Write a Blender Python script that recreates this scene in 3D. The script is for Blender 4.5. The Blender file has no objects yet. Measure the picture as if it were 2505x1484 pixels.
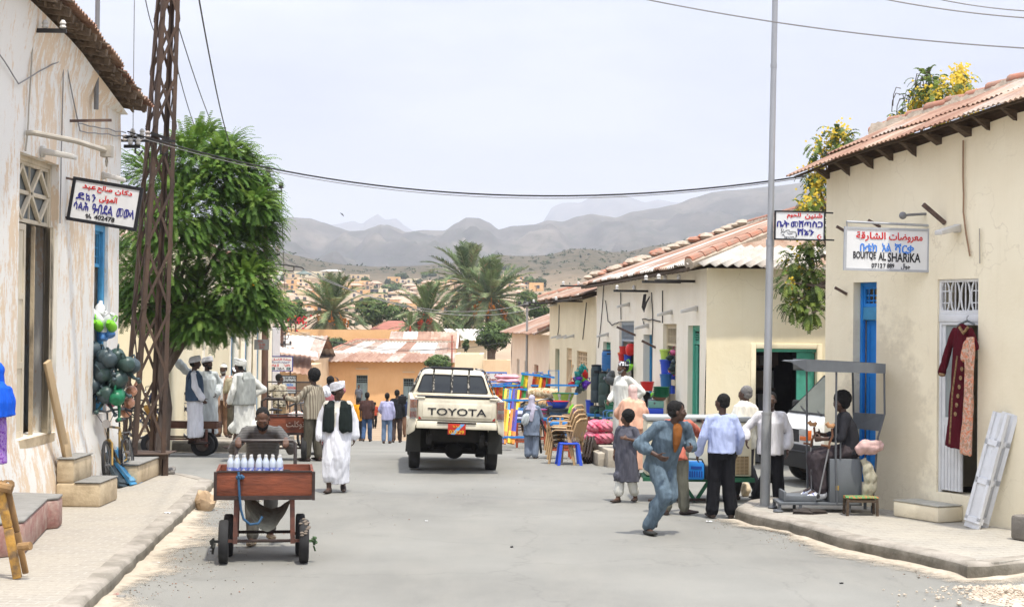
import bpy,bmesh,math,random
from mathutils import Vector,Matrix,noise
R=math.radians
SC=bpy.context.scene
COL=SC.collection
random.seed(7)
# ---------------------------------------------------------------- camera
F=4000.0  # focal length in units of a 2505 px wide picture
CAMH=2.6
PITCH=math.atan(53/F);ROLL=R(0.6)
CAM=Vector((0,0,CAMH))
_fw=Vector((0,math.cos(PITCH),math.sin(PITCH)))
_u0=Vector((0,-math.sin(PITCH),math.cos(PITCH)));_r0=Vector((1,0,0))
_rt=_r0*math.cos(ROLL)+_u0*math.sin(ROLL)
_up=_u0*math.cos(ROLL)-_r0*math.sin(ROLL)
cd=bpy.data.cameras.new('camera');cam=bpy.data.objects.new('camera',cd);COL.objects.link(cam)
cd.sensor_width=36;cd.lens=36*F/2505;cd.clip_start=0.5;cd.clip_end=30000
m=Matrix.Identity(4)
for i in range(3):
    m[i][0]=_rt[i];m[i][1]=_up[i];m[i][2]=-_fw[i];m[i][3]=CAM[i]
cam.matrix_world=m
SC.camera=cam
# ---------------------------------------------------------------- sky and sun
SUN_EL,SUN_AZ=R(72),R(150)  # azimuth from +Y towards +X
w=bpy.data.worlds.new("World");SC.world=w;w.use_nodes=True
nt=w.node_tree;N=nt.nodes;L=nt.links
bg=N['Background'];bg.inputs[1].default_value=0.1
sky=N.new('ShaderNodeTexSky');sky.sky_type='NISHITA';sky.sun_disc=False
sky.sun_elevation=SUN_EL;sky.sun_rotation=SUN_AZ;sky.dust_density=4;sky.air_density=1.0;sky.altitude=800
tc=N.new('ShaderNodeTexCoord')
mp=N.new('ShaderNodeMapping');mp.inputs['Scale'].default_value=(1.0,1.0,3.2)
L.new(tc.outputs['Generated'],mp.inputs[0])
nz=N.new('ShaderNodeTexNoise');nz.inputs['Scale'].default_value=3.4;nz.inputs['Detail'].default_value=7;nz.inputs['Roughness'].default_value=0.55
L.new(mp.outputs[0],nz.inputs['Vector'])
cr=N.new('ShaderNodeValToRGB')
cr.color_ramp.elements[0].position=0.36;cr.color_ramp.elements[0].color=(4.1,4.55,5.8,1)
cr.color_ramp.elements[1].position=0.66;cr.color_ramp.elements[1].color=(6.7,6.95,7.9,1)
L.new(nz.outputs['Fac'],cr.inputs[0])
sx=N.new('ShaderNodeSeparateXYZ');L.new(tc.outputs['Generated'],sx.inputs[0])
zr=N.new('ShaderNodeMapRange');zr.inputs['From Min'].default_value=0.15;zr.inputs['From Max'].default_value=0.95
zr.inputs['To Min'].default_value=1.0;zr.inputs['To Max'].default_value=3.8
L.new(sx.outputs['Z'],zr.inputs['Value'])
sc_=N.new('ShaderNodeVectorMath');sc_.operation='SCALE'
L.new(cr.outputs[0],sc_.inputs[0]);L.new(zr.outputs[0],sc_.inputs['Scale'])
mx=N.new('ShaderNodeMix');mx.data_type='RGBA';mx.inputs[0].default_value=0.9
L.new(sky.outputs[0],mx.inputs[6]);L.new(sc_.outputs[0],mx.inputs[7]);L.new(mx.outputs[2],bg.inputs[0])
sl=bpy.data.lights.new('sun','SUN');sun=bpy.data.objects.new('sun',sl);COL.objects.link(sun)
sl.energy=4.2;sl.angle=R(1.6);sl.color=(1.0,0.95,0.86)
_sd=Vector((math.sin(SUN_AZ)*math.cos(SUN_EL),math.cos(SUN_AZ)*math.cos(SUN_EL),math.sin(SUN_EL)))
sun.rotation_euler=_sd.to_track_quat('Z','Y').to_euler()
SC.view_settings.view_transform='Standard';SC.view_settings.look='None'
SC.view_settings.exposure=0.38;SC.view_settings.gamma=1
SC.cycles.use_denoising=True
SC.cycles.max_bounces=6;SC.cycles.diffuse_bounces=3;SC.cycles.glossy_bounces=2
SC.cycles.transparent_max_bounces=6;SC.cycles.volume_bounces=0
SC.cycles.caustics_reflective=False;SC.cycles.caustics_refractive=False
# ---------------------------------------------------------------- from a pixel of the 2505 px picture to a place in the world
def ray(u,v):return _rt*((u-1252.5)/F)+_up*((742-v)/F)+_fw
def P(u,v,Y):
    d=ray(u,v);return CAM+d*(Y/d.y)
def G(u,v,z=0.0):
    d=ray(u,v);return CAM+d*((z-CAMH)/d.z)
_GZ=[(-50,0),(31,0),(36,-.22),(42,-.55),(61,-1.75),(80,-2.3),(105,-2.85),(160,-3.8),(230,-3.6)]
def gz(y):
    for(a,za),(b,zb)in zip(_GZ,_GZ[1:]):
        if y<=b:return za+(zb-za)*(y-a)/(b-a)
    return _GZ[-1][1]
def S(u,v,off=0.0):  # where the pixel meets the street (or a slab off metres above it)
    d=ray(u,v);d=d/d.y;y=8.0
    while y<400 and CAM.z+d.z*y>gz(y)+off:y+=.25
    for _ in range(1):
        a,b=y-.25,y
        for _ in range(20):
            c=(a+b)/2
            if CAM.z+d.z*c>gz(c)+off:a=c
            else:b=c
    return CAM+d*b
# ---------------------------------------------------------------- materials
MATS={}
def M(name,col,rough=.8,vary=.12,scale=6.0,bump=.0,bscale=None,metal=0.0,stretch=None,spec=.3,col2=None,thr=None,alpha=1,trans=0,emit=None,detail=5):
    """plain surface: base colour varied by noise (towards col2 when given), fine bump"""
    if name in MATS:return MATS[name]
    mt=bpy.data.materials.new(name);mt.use_nodes=True;MATS[name]=mt
    n=mt.node_tree.nodes;l=mt.node_tree.links;b=n['Principled BSDF']
    b.inputs['Roughness'].default_value=rough;b.inputs['Metallic'].default_value=metal
    b.inputs['Specular IOR Level'].default_value=spec
    c=tuple(col)+(1,)
    if trans:b.inputs['Transmission Weight'].default_value=trans;b.inputs['IOR'].default_value=1.2
    if alpha<1:b.inputs['Alpha'].default_value=alpha
    if vary or col2 or bump:
        t=n.new('ShaderNodeTexCoord');mpn=n.new('ShaderNodeMapping');l.new(t.outputs['Object'],mpn.inputs[0])
        if stretch:mpn.inputs['Scale'].default_value=stretch
    if vary or col2:
        x=n.new('ShaderNodeTexNoise');x.inputs['Scale'].default_value=scale;x.inputs['Detail'].default_value=detail;x.inputs['Roughness'].default_value=.6
        l.new(mpn.outputs[0],x.inputs['Vector'])
        r=n.new('ShaderNodeValToRGB');l.new(x.outputs['Fac'],r.inputs[0])
        lo,hi=thr or(.3,.7)
        r.color_ramp.elements[0].position=lo;r.color_ramp.elements[1].position=hi
        if col2:r.color_ramp.elements[0].color=tuple(col2)+(1,)
        else:r.color_ramp.elements[0].color=tuple(q*(1-vary)for q in col)+(1,)
        r.color_ramp.elements[1].color=tuple(min(1,q*(1+vary*.4))for q in col)+(1,)
        l.new(r.outputs[0],b.inputs['Base Color'])
    else:b.inputs['Base Color'].default_value=c
    if bump:
        y=n.new('ShaderNodeTexNoise');y.inputs['Scale'].default_value=bscale or scale*4;y.inputs['Detail'].default_value=4
        l.new(mpn.outputs[0],y.inputs['Vector'])
        bp=n.new('ShaderNodeBump');bp.inputs['Strength'].default_value=bump;bp.inputs['Distance'].default_value=.02
        l.new(y.outputs['Fac'],bp.inputs['Height']);l.new(bp.outputs[0],b.inputs['Normal'])
    return mt
def cloth(name,col,rough=.9,bump=.35,vary=.15):
    return M(name,col,rough,vary+.06,11,bump+.35,13,stretch=(1.6,1.6,.55),spec=.1)
def ramp(n,l,src,stops,interp='LINEAR'):
    r=n.new('ShaderNodeValToRGB');r.color_ramp.interpolation=interp
    e=r.color_ramp.elements
    while len(e)<len(stops):e.new(.5)
    for q,(p,c)in zip(e,stops):q.position=p;q.color=tuple(c)+(1,)
    l.new(src,r.inputs[0]);return r.outputs[0]
def node_mat(name,rough=.85,spec=.25):
    mt=bpy.data.materials.new(name);mt.use_nodes=True;MATS[name]=mt
    b=mt.node_tree.nodes['Principled BSDF'];b.inputs['Roughness'].default_value=rough;b.inputs['Specular IOR Level'].default_value=spec
    return mt,mt.node_tree.nodes,mt.node_tree.links,b
def coords(n,l,scale=(1,1,1),rot=(0,0,0),kind='Object'):
    t=n.new('ShaderNodeTexCoord');mpn=n.new('ShaderNodeMapping');l.new(t.outputs[kind],mpn.inputs[0])
    mpn.inputs['Scale'].default_value=scale;mpn.inputs['Rotation'].default_value=rot;return mpn.outputs[0]
def noise_(n,l,vec,scale,detail=5,rough=.6):
    x=n.new('ShaderNodeTexNoise');x.inputs['Scale'].default_value=scale;x.inputs['Detail'].default_value=detail;x.inputs['Roughness'].default_value=rough
    l.new(vec,x.inputs['Vector']);return x.outputs['Fac']
def mixc(n,l,fac,a,b,mode='MIX'):
    x=n.new('ShaderNodeMix');x.data_type='RGBA';x.blend_type=mode
    if isinstance(fac,(int,float)):x.inputs[0].default_value=fac
    else:l.new(fac,x.inputs[0])
    for s,q in((6,a),(7,b)):
        if isinstance(q,tuple):x.inputs[s].default_value=q+(1,)
        else:l.new(q,x.inputs[s])
    return x.outputs[2]
def bump_(n,l,b,h,strength=.4,dist=.02):
    bp=n.new('ShaderNodeBump');bp.inputs['Strength'].default_value=strength;bp.inputs['Distance'].default_value=dist
    l.new(h,bp.inputs['Height']);l.new(bp.outputs[0],b.inputs['Normal'])
def wave_(n,l,vec,scale,dist=0,axis='X',prof='SIN',dscale=1):
    x=n.new('ShaderNodeTexWave');x.bands_direction=axis;x.wave_profile=prof
    x.inputs['Scale'].default_value=scale;x.inputs['Distortion'].default_value=dist;x.inputs['Detail Scale'].default_value=dscale
    l.new(vec,x.inputs['Vector']);return x.outputs['Fac']
# ---------------------------------------------------------------- mesh building
class MB:
    def __init__(s):s.v=[];s.f=[];s.m=[];s.T=Matrix.Identity(4)
    def add(s,vs,fs,m=0):
        o=len(s.v);T=s.T
        s.v.extend(T@Vector(q)for q in vs);s.f.extend(tuple(i+o for i in q)for q in fs);s.m.extend([m]*len(fs));return s
    def bx(s,x0,x1,y0,y1,z0,z1,m=0):
        return s.add([(x0,y0,z0),(x1,y0,z0),(x1,y1,z0),(x0,y1,z0),(x0,y0,z1),(x1,y0,z1),(x1,y1,z1),(x0,y1,z1)],
                     [(3,2,1,0),(4,5,6,7),(0,1,5,4),(1,2,6,5),(2,3,7,6),(3,0,4,7)],m)
    def hexa(s,a,m=0):  # eight corners: bottom ring then top ring
        return s.add(a,[(3,2,1,0),(4,5,6,7),(0,1,5,4),(1,2,6,5),(2,3,7,6),(3,0,4,7)],m)
    def bar(s,p,q,w=.04,h=None,m=0,ref=(0,0,1)):
        p=Vector(p);q=Vector(q);d=(q-p).normalized();h=h or w
        r=Vector(ref)
        if abs(d.dot(r))>.95:r=Vector((0,1,0))
        a=d.cross(r).normalized()*(w/2);b=a.cross(d).normalized()*(h/2)
        return s.hexa([p-a-b,p+a-b,p+a+b,p-a+b,q-a-b,q+a-b,q+a+b,q-a+b],m)
    def tube(s,pts,r,seg=8,m=0,cap=True,ref=None,closed=False):
        """rings along pts; r a number, a list of numbers, or a list of (ra, rb) with ra along ref"""
        pts=[Vector(p)for p in pts];n=len(pts)
        rs=[r]*n if isinstance(r,(int,float))else list(r)
        rs=[(q,q)if isinstance(q,(int,float))else q for q in rs]
        vs=[];fs=[];pa=None
        for i,p in enumerate(pts):
            if closed:d=pts[(i+1)%n]-pts[i-1]
            else:d=pts[min(i+1,n-1)]-pts[max(i-1,0)]
            d=d.normalized()if d.length>1e-9 else Vector((0,0,1))
            if ref is not None:a=Vector(ref)
            elif pa is not None:a=pa
            else:a=Vector((1,0,0))if abs(d.x)<.9 else Vector((0,1,0))
            a=a-d*a.dot(d)
            if a.length<1e-6:a=d.orthogonal()
            a.normalize();pa=a;b=d.cross(a)
            for k in range(seg):
                t=2*math.pi*k/seg
                vs.append(p+a*(rs[i][0]*math.cos(t))+b*(rs[i][1]*math.sin(t)))
        for i in range(n if closed else n-1):
            j=(i+1)%n
            for k in range(seg):
                k2=(k+1)%seg
                fs.append((i*seg+k,i*seg+k2,j*seg+k2,j*seg+k))
        if cap and not closed:
            fs.append(tuple(range(seg-1,-1,-1)));fs.append(tuple((n-1)*seg+k for k in range(seg)))
        return s.add(vs,fs,m)
    def cap(s,p,q,r0,r1,seg=10,m=0):  # capsule
        p=Vector(p);q=Vector(q);d=q-p
        if d.length<1e-6:return s.ball(p,(r0,)*3,seg)
        d.normalize()
        pts=[p-d*r0,p-d*r0*.7,p,q,q+d*r1*.7,q+d*r1]
        return s.tube(pts,[r0*.05,r0*.72,r0,r1,r1*.72,r1*.05],seg,m)
    def chain(s,pts,rs,seg=10,m=0):
        for a,b,ra,rb in zip(pts,pts[1:],rs,rs[1:]):s.cap(a,b,ra,rb,seg,m)
        return s
    def ball(s,c,r,seg=12,rings=8,m=0,rot=None):
        c=Vector(c);r=(r,)*3 if isinstance(r,(int,float))else r;vs=[];fs=[]
        for i in range(1,rings):
            t=math.pi*i/rings
            for k in range(seg):
                a=2*math.pi*k/seg
                q=Vector((r[0]*math.sin(t)*math.cos(a),r[1]*math.sin(t)*math.sin(a),r[2]*math.cos(t)))
                vs.append(c+(rot@q if rot else q))
        top=Vector((0,0,r[2]));n=len(vs)
        vs+=[c+(rot@top if rot else top),c-(rot@top if rot else top)]
        for i in range(rings-2):
            for k in range(seg):
                k2=(k+1)%seg;fs.append((i*seg+k,(i+1)*seg+k,(i+1)*seg+k2,i*seg+k2))
        for k in range(seg):
            k2=(k+1)%seg;fs.append((n,k,k2));fs.append((n+1,(rings-2)*seg+k2,(rings-2)*seg+k))
        return s.add(vs,fs,m)
    def lathe(s,prof,seg=20,c=(0,0,0),m=0,rot=None,cap=True):  # prof: (r, z) from bottom to top
        c=Vector(c);vs=[];fs=[]
        for r,z in prof:
            for k in range(seg):
                a=2*math.pi*k/seg;q=Vector((r*math.cos(a),r*math.sin(a),z));vs.append(c+(rot@q if rot else q))
        for i in range(len(prof)-1):
            for k in range(seg):
                k2=(k+1)%seg;fs.append((i*seg+k,i*seg+k2,(i+1)*seg+k2,(i+1)*seg+k))
        if cap:
            fs.append(tuple(range(seg-1,-1,-1)));fs.append(tuple((len(prof)-1)*seg+k for k in range(seg)))
        return s.add(vs,fs,m)
    def prism(s,poly,y0,y1,m=0):  # polygon in x,z pulled along y
        n=len(poly)
        vs=[(x,y0,z)for x,z in poly]+[(x,y1,z)for x,z in poly]
        fs=[tuple(range(n)),tuple(range(2*n-1,n-1,-1))]+[(i+n,(i+1)%n+n,(i+1)%n,i)for i in range(n)]
        return s.add(vs,fs,m)
    def slab(s,poly,z0,z1,m=0):  # polygon in x,y pulled along z
        n=len(poly)
        vs=[(p[0],p[1],z0)for p in poly]+[(p[0],p[1],z1)for p in poly]
        fs=[tuple(range(n-1,-1,-1)),tuple(range(n,2*n))]+[(i,(i+1)%n,(i+1)%n+n,i+n)for i in range(n)]
        return s.add(vs,fs,m)
    def quad(s,*p,m=0):return s.add(p,[tuple(range(len(p)))],m)
    def grid(s,fn,nu,nv,m=0):
        vs=[fn(i/nu,j/nv)for j in range(nv+1)for i in range(nu+1)]
        fs=[(j*(nu+1)+i,j*(nu+1)+i+1,(j+1)*(nu+1)+i+1,(j+1)*(nu+1)+i)for j in range(nv)for i in range(nu)]
        if callable(m):
            o=len(s.m);s.add(vs,fs,0)
            for q in range(len(fs)):s.m[o+q]=m((q%nu+.5)/nu,(q//nu+.5)/nv)
            return s
        return s.add(vs,fs,m)
    def mesh(s,name):
        me=bpy.data.meshes.new(name);me.from_pydata([tuple(q)for q in s.v],[],s.f)
        me.polygons.foreach_set('material_index',s.m);me.update();return me
    def build(s,name,mats,parent=None,smooth=True,bevel=0,loc=None,rot=None,fix=True,ang=38):
        me=s.mesh(name)
        if fix or bevel:
            bm=bmesh.new();bm.from_mesh(me)
            if fix:bmesh.ops.recalc_face_normals(bm,faces=bm.faces)
            if bevel:
                es=[e for e in bm.edges if len(e.link_faces)==2 and e.calc_face_angle(0)>.5]
                bmesh.ops.bevel(bm,geom=es,offset=bevel,segments=2,affect='EDGES',profile=.5,clamp_overlap=True)
            bm.to_mesh(me);bm.free()
        for q in(mats if isinstance(mats,(list,tuple))else[mats]):me.materials.append(q)
        if smooth:
            me.polygons.foreach_set('use_smooth',[True]*len(me.polygons));me.set_sharp_from_angle(angle=R(ang))
        return link(name,me,parent,loc,rot)
def link(name,me,parent=None,loc=None,rot=None):
    o=bpy.data.objects.new(name,me);COL.objects.link(o)
    if parent:o.parent=parent
    if loc is not None:o.location=loc
    if rot is not None:o.rotation_euler=rot
    return o
def tag(o,label=None,cat=None,group=None,kind=None):
    if label:o['label']=label
    if cat:o['category']=cat
    if group:o['group']=group
    if kind:o['kind']=kind
    return o
def thing(name,label,cat,loc=(0,0,0),rz=0,group=None,rot=None,sc=1):
    o=bpy.data.objects.new(name,None);COL.objects.link(o);o.location=loc
    o.rotation_euler=rot or(0,0,rz);o.scale=(sc,)*3
    return tag(o,label,cat,group)
def dup(root,loc,rz=None,label=None,group=None,rot=None,sc=None):
    r=root.copy();COL.objects.link(r);r.location=loc
    if rz is not None:r.rotation_euler=(0,0,rz)
    if rot is not None:r.rotation_euler=rot
    if sc:r.scale=(sc,)*3
    if label:r['label']=label
    if group:r['group']=group
    for ch in list(root.children):
        c=ch.copy();COL.objects.link(c);c.parent=r
        for g in list(ch.children):
            d=g.copy();COL.objects.link(d);d.parent=c
    return r
def evalmesh(o):
    dg=bpy.context.evaluated_depsgraph_get();return bpy.data.meshes.new_from_object(o.evaluated_get(dg))
def blob(name,mb,mats,voxel=.012,smooth=3,parent=None,fold=None,matfn=None,loc=None):
    """closed pieces fused into one continuous skin (voxel union), smoothed, then creased by fold(co) metres along the normal"""
    tmp=bpy.data.objects.new('tmp',mb.mesh('tmp'));COL.objects.link(tmp)
    md=tmp.modifiers.new('r','REMESH');md.mode='VOXEL';md.voxel_size=voxel;md.adaptivity=0
    if smooth:
        ms=tmp.modifiers.new('s','SMOOTH');ms.factor=.5;ms.iterations=smooth
    me=evalmesh(tmp);old=tmp.data;bpy.data.objects.remove(tmp);bpy.data.meshes.remove(old)
    if fold:
        ns=[v.normal.copy()for v in me.vertices]
        for v,n in zip(me.vertices,ns):v.co+=n*fold(v.co)
    me.name=name
    me.materials.clear()
    for q in(mats if isinstance(mats,(list,tuple))else[mats]):me.materials.append(q)
    if matfn:
        for p in me.polygons:p.material_index=matfn(p.center)
    me.polygons.foreach_set('use_smooth',[True]*len(me.polygons));me.update()
    return link(name,me,parent,loc)
def fold(a=.012,fx=13,fz=2.6,seed=0):
    o=Vector((seed*3.7,seed*1.3,seed*.7))
    def f(c):
        q=Vector((c.x*fx,c.y*fx,c.z*fz))+o
        return a*(1.4*abs(noise.noise(q))-.45+.5*noise.noise(q*2.1))
    return f
# ---------------------------------------------------------------- lettering
_AR={'ا':(0xFE8D,2),'ب':(0xFE8F,4),'ة':(0xFE93,2),'ت':(0xFE95,4),'ث':(0xFE99,4),'ج':(0xFE9D,4),'ح':(0xFEA1,4),'خ':(0xFEA5,4),'د':(0xFEA9,2),'ذ':(0xFEAB,2),
       'ر':(0xFEAD,2),'ز':(0xFEAF,2),'س':(0xFEB1,4),'ش':(0xFEB5,4),'ص':(0xFEB9,4),'ض':(0xFEBD,4),'ط':(0xFEC1,4),'ع':(0xFEC9,4),'غ':(0xFECD,4),'ف':(0xFED1,4),'ق':(0xFED5,4),
       'ك':(0xFED9,4),'ل':(0xFEDD,4),'م':(0xFEE1,4),'ن':(0xFEE5,4),'ه':(0xFEE9,4),'و':(0xFEED,2),'ى':(0xFEEF,2),'ي':(0xFEF1,4)}
def arabic(s):
    out=[]
    for w_ in s.split(' '):
        r=''
        for i,c in enumerate(w_):
            if c not in _AR:r+=c;continue
            base,n=_AR[c]
            prev=i>0 and w_[i-1]in _AR and _AR[w_[i-1]][1]==4
            nxt=i+1<len(w_)and w_[i+1]in _AR and n==4
            r+=chr(base+(3 if prev and nxt else 2 if nxt else 1 if prev else 0))
        out.append(r[::-1])
    return ' '.join(out[::-1])
def letters(text,mat,x,z,width,height,parent=None,y=-.012,name='lettering',bold=.012,slant=0,align=.5,thick=.002):
    """text as a thin mesh in the local x,z plane facing -y; fitted to width x height, centred at x,z"""
    cu=bpy.data.curves.new('t','FONT');cu.body=text;cu.size=1;cu.offset=bold;cu.extrude=.01;cu.resolution_u=3
    o=bpy.data.objects.new('t',cu);COL.objects.link(o);me=evalmesh(o)
    bpy.data.objects.remove(o);bpy.data.curves.remove(cu)
    xs=[v.co.x for v in me.vertices];ys=[v.co.y for v in me.vertices]
    if not xs:return None
    x0,x1,y0,y1=min(xs),max(xs),min(ys),max(ys)
    for v in me.vertices:
        a=(v.co.x-x0)/(x1-x0)-.5;b=(v.co.y-y0)/(y1-y0)-.5
        v.co=(x+a*width+b*height*slant,y-v.co.z/.01*thick,z+b*height)
    me.materials.clear();me.materials.append(mat);me.name=name
    for p in me.polygons:p.use_smooth=False
    return link(name,me,parent)
# ================================================================ ground, road, hills, haze
def interp(tab,x):
    if x<=tab[0][0]:return tab[0][1]
    for(a,p),(b,q)in zip(tab,tab[1:]):
        if x<=b:
            t=(x-a)/(b-a);t=t*t*(3-2*t)*.5+t*.5;return p+(q-p)*t
    return tab[-1][1]
def sst(a,b,x):t=max(0,min(1,(x-a)/(b-a)));return t*t*(3-2*t)
_Z=lambda t:[(660.5+.4932*a,458.7+.4932*b)for a,b in t]
NEAR=_Z([(-1400,310),(-300,318),(0,325),(100,340),(200,365),(300,385),(400,395),(550,400),(700,395),(850,380),(1000,368),(1100,332),(1250,342),(1400,330),(1500,298),(1600,300),(1700,318),(1800,310),(1880,285),(1950,272),(2050,255),(2200,215),(2300,185),(2400,150),(2500,138),(2800,110),(3400,120)])
MID=_Z([(-1400,170),(-700,120),(-300,180),(0,190),(90,150),(190,160),(260,185),(330,210),(390,228),(470,222),(530,205),(575,190),(620,205),(670,227),(760,215),(860,217),(920,180),(970,155),(1030,160),(1080,180),(1130,214),(1200,190),(1300,175),(1375,151),(1450,161),(1520,140),(1590,130),(1650,141),(1710,150),(1800,115),(1900,95),(2000,75),(2100,40),(2200,10),(2260,0),(2500,-22),(2900,-60),(3500,0)])
YC=850.0
def zat(v,Y):return CAMH+(795-v)/F*Y
def T(x,y):
    if y<160:b=gz(y)
    else:b=gz(y)
    if y>225:
        u=1252.5+x/max(y,1)*F
        zc=zat(interp(NEAR,u),YC)
        t=(y-225)/(YC-225)
        if t<=1:b=-3.6+(zc+3.6)*(t**1.12)+(noise.noise((x*.012,y*.012,2))*5+noise.noise((x*.04,y*.04,5))*1.2)*min(1,t*4)*(1-t**3)
        else:b=zc-(t-1)*60
    if y<66:b-=.07*(1-sst(58,66,y))
    return b+noise.noise((x*.3,y*.3,0))*.03*sst(60,75,y)
def on_hill(u,v):
    d=ray(u,v);d=d/d.y;y=150.0
    while y<YC-10:
        p=CAM+d*y
        if p.z<=T(p.x,y):break
        y+=2
    return CAM+d*y
# terrain
mt,n,l,b=node_mat('earth',.95,.1)
c=coords(n,l);f1=noise_(n,l,c,.035,6);f2=noise_(n,l,c,1.2,6,.7);f3=noise_(n,l,c,.22,8,.75)
base=ramp(n,l,f1,[(.3,(.24,.165,.105)),(.55,(.33,.24,.155)),(.75,(.40,.30,.20))])
base=mixc(n,l,ramp(n,l,f2,[(.35,(0,0,0)),(.8,(.45,.45,.45))]),base,(.44,.36,.26))
g=n.new('ShaderNodeSeparateXYZ');l.new(c,g.inputs[0])
hz=n.new('ShaderNodeMapRange');hz.inputs['From Min'].default_value=4;hz.inputs['From Max'].default_value=26;l.new(g.outputs['Z'],hz.inputs['Value'])
wv=wave_(n,l,coords(n,l),.16,6,'Z',dscale=.05)
hill=ramp(n,l,f3,[(.38,(.03,.034,.017)),(.5,(.085,.07,.042)),(.7,(.16,.118,.072))])
hill=mixc(n,l,ramp(n,l,wv,[(.5,(0,0,0)),(.62,(.28,.28,.28)),(.75,(0,0,0))]),hill,(.09,.085,.05))
l.new(mixc(n,l,hz.outputs[0],base,hill),b.inputs['Base Color']);bump_(n,l,b,f2,.5,.04)
ys=[2,8,14,20,26,31,33,36,39,42,46,50,55,58,61,64,68,74,80,88,96,105,115,130,145,160,180,200,225]+[225+12.5*k for k in range(1,58)]
xs_=[-420+10*k for k in range(105)]
g=MB();nx=len(xs_)
for y in ys:
    for x in xs_:g.v.append(Vector((x,y,T(x,y))))
for j in range(len(ys)-1):
    for i in range(nx-1):g.f.append((j*nx+i,j*nx+i+1,(j+1)*nx+i+1,(j+1)*nx+i));g.m.append(0)
tag(g.build('ground',MATS['earth']),kind='structure')
g=MB();g.quad((-9000,-300,-9),(9000,-300,-9),(9000,9500,-9),(-9000,9500,-9))
tag(g.build('plain',MATS['earth']),kind='structure')
# grey hills behind the town, and two far mountain groups
mt,n,l,b=node_mat('hill_rock',.95,.1)
c=coords(n,l,(1,.5,1.6));f1=noise_(n,l,c,.012,8,.65);f2=noise_(n,l,c,.07,6,.7)
q=ramp(n,l,f1,[(.32,(.028,.027,.022)),(.5,(.08,.07,.055)),(.68,(.155,.13,.10))])
q=mixc(n,l,ramp(n,l,f2,[(.5,(0,0,0)),(.62,(.75,.75,.75))]),q,(.045,.05,.028))
l.new(q,b.inputs['Base Color']);bump_(n,l,b,f1,.8,6)
def ridge(name,tab,Y0,front,back,z0,nu,nt,u0,u1,rough,mat):
    g=MB();rows=[(-1+i/nt)for i in range(nt)]+[0,.12,.3,.6,1]
    for t in rows:
        for i in range(nu+1):
            u=u0+(u1-u0)*i/nu;zr=zat(interp(tab,u),Y0);x=(u-1252.5)/F*Y0
            zr+=noise.noise((x*.01,3,Y0))*rough*.10
            if t<=0:
                s=1+t;y=Y0+t*front
                e=1.0+.5*noise.noise((x*.0035,Y0,1))
                k=s**e
                z=z0+(zr-z0)*k
                sp=1-2*abs(noise.noise((x*.006+y*.0012,y*.0022,Y0*.01)))
                sp+=.5*(1-2*abs(noise.noise((x*.017+5,y*.006,2))))
                z+=(sp-.9)*rough*s*(1-s)*2.6
                z+=noise.noise((x*.03,y*.03,7))*rough*.12*(1-s)**.5*s**.5
            else:
                y=Y0+t*back;z=z0+(zr-z0)*(1-t)
            g.v.append(Vector((x,y,z)))
    for j in range(len(rows)-1):
        for i in range(nu):g.f.append((j*(nu+1)+i,j*(nu+1)+i+1,(j+1)*(nu+1)+i+1,(j+1)*(nu+1)+i));g.m.append(0)
    return tag(g.build(name,mat,ang=80),kind='structure')
ridge('hills',MID,2500,1300,700,-5,420,46,-100,2500,60,MATS['hill_rock'])
FARL=_Z([(-900,330),(-200,260),(310,192),(370,180),(410,173),(450,192),(490,165),(530,139),(560,160),(575,163),(600,152),(625,152),(660,190),(700,218),(900,300),(1100,330),(1250,320),(1330,230),(1360,150),(1400,90),(1450,72),(1530,72),(1580,45),(1640,28),(1700,25),(1750,32),(1800,55),(1850,66),(1920,52),(2000,65),(2080,60),(2300,90),(2800,180)])
ridge('far_mountains',FARL,6200,1800,900,-5,260,24,100,2500,130,MATS['hill_rock'])
# ---------------------------------------------------------------- road
mt,n,l,b=node_mat('asphalt',.9,.2)
c=coords(n,l);f1=noise_(n,l,c,.35,6);f2=noise_(n,l,c,60,3,.7);f3=noise_(n,l,coords(n,l,(1,.25,1)),1.3,7,.7)
f4=noise_(n,l,coords(n,l,(1,.35,1)),.8,9,.75)
q=ramp(n,l,f1,[(.3,(.18,.174,.152)),(.7,(.245,.238,.208))])
q=mixc(n,l,ramp(n,l,f3,[(.45,(0,0,0)),(.75,(.5,.5,.5))]),q,(.27,.255,.215))
q=mixc(n,l,ramp(n,l,f2,[(.3,(.35,.35,.35)),(.55,(0,0,0))]),q,(.13,.13,.122))
q=mixc(n,l,ramp(n,l,f4,[(.60,(0,0,0)),(.68,(.6,.6,.6))]),q,(.145,.14,.125))
vo=n.new('ShaderNodeTexVoronoi');vo.feature='DISTANCE_TO_EDGE';vo.inputs['Scale'].default_value=.34
wn=n.new('ShaderNodeVectorMath');wn.operation='ADD';nn_=n.new('ShaderNodeTexNoise');nn_.inputs['Scale'].default_value=1.6;nn_.inputs['Detail'].default_value=6;l.new(c,nn_.inputs['Vector']);l.new(c,wn.inputs[0]);l.new(nn_.outputs['Color'],wn.inputs[1]);l.new(wn.outputs[0],vo.inputs['Vector'])
q=mixc(n,l,ramp(n,l,vo.outputs['Distance'],[(.002,(.2,.2,.2)),(.009,(0,0,0))]),q,(.10,.095,.085))
l.new(q,b.inputs['Base Color']);bump_(n,l,b,f2,.35,.006)
g=MB()
yy=[4+.5*k for k in range(115)]
edge=[(-26,22)]
for j,y in enumerate(yy):
    for i in range(41):
        x=-26+48*i/40
        g.v.append(Vector((x,y+(.9*noise.noise((x*.7,3,1))*(j/114)**8),gz(y)+noise.noise((x*.4,y*.25,3))*.012)))
for j in range(len(yy)-1):
    for i in range(40):g.f.append((j*41+i,j*41+i+1,(j+1)*41+i+1,(j+1)*41+i));g.m.append(0)
tag(g.build('road',MATS['asphalt'],ang=80),kind='structure')
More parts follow.
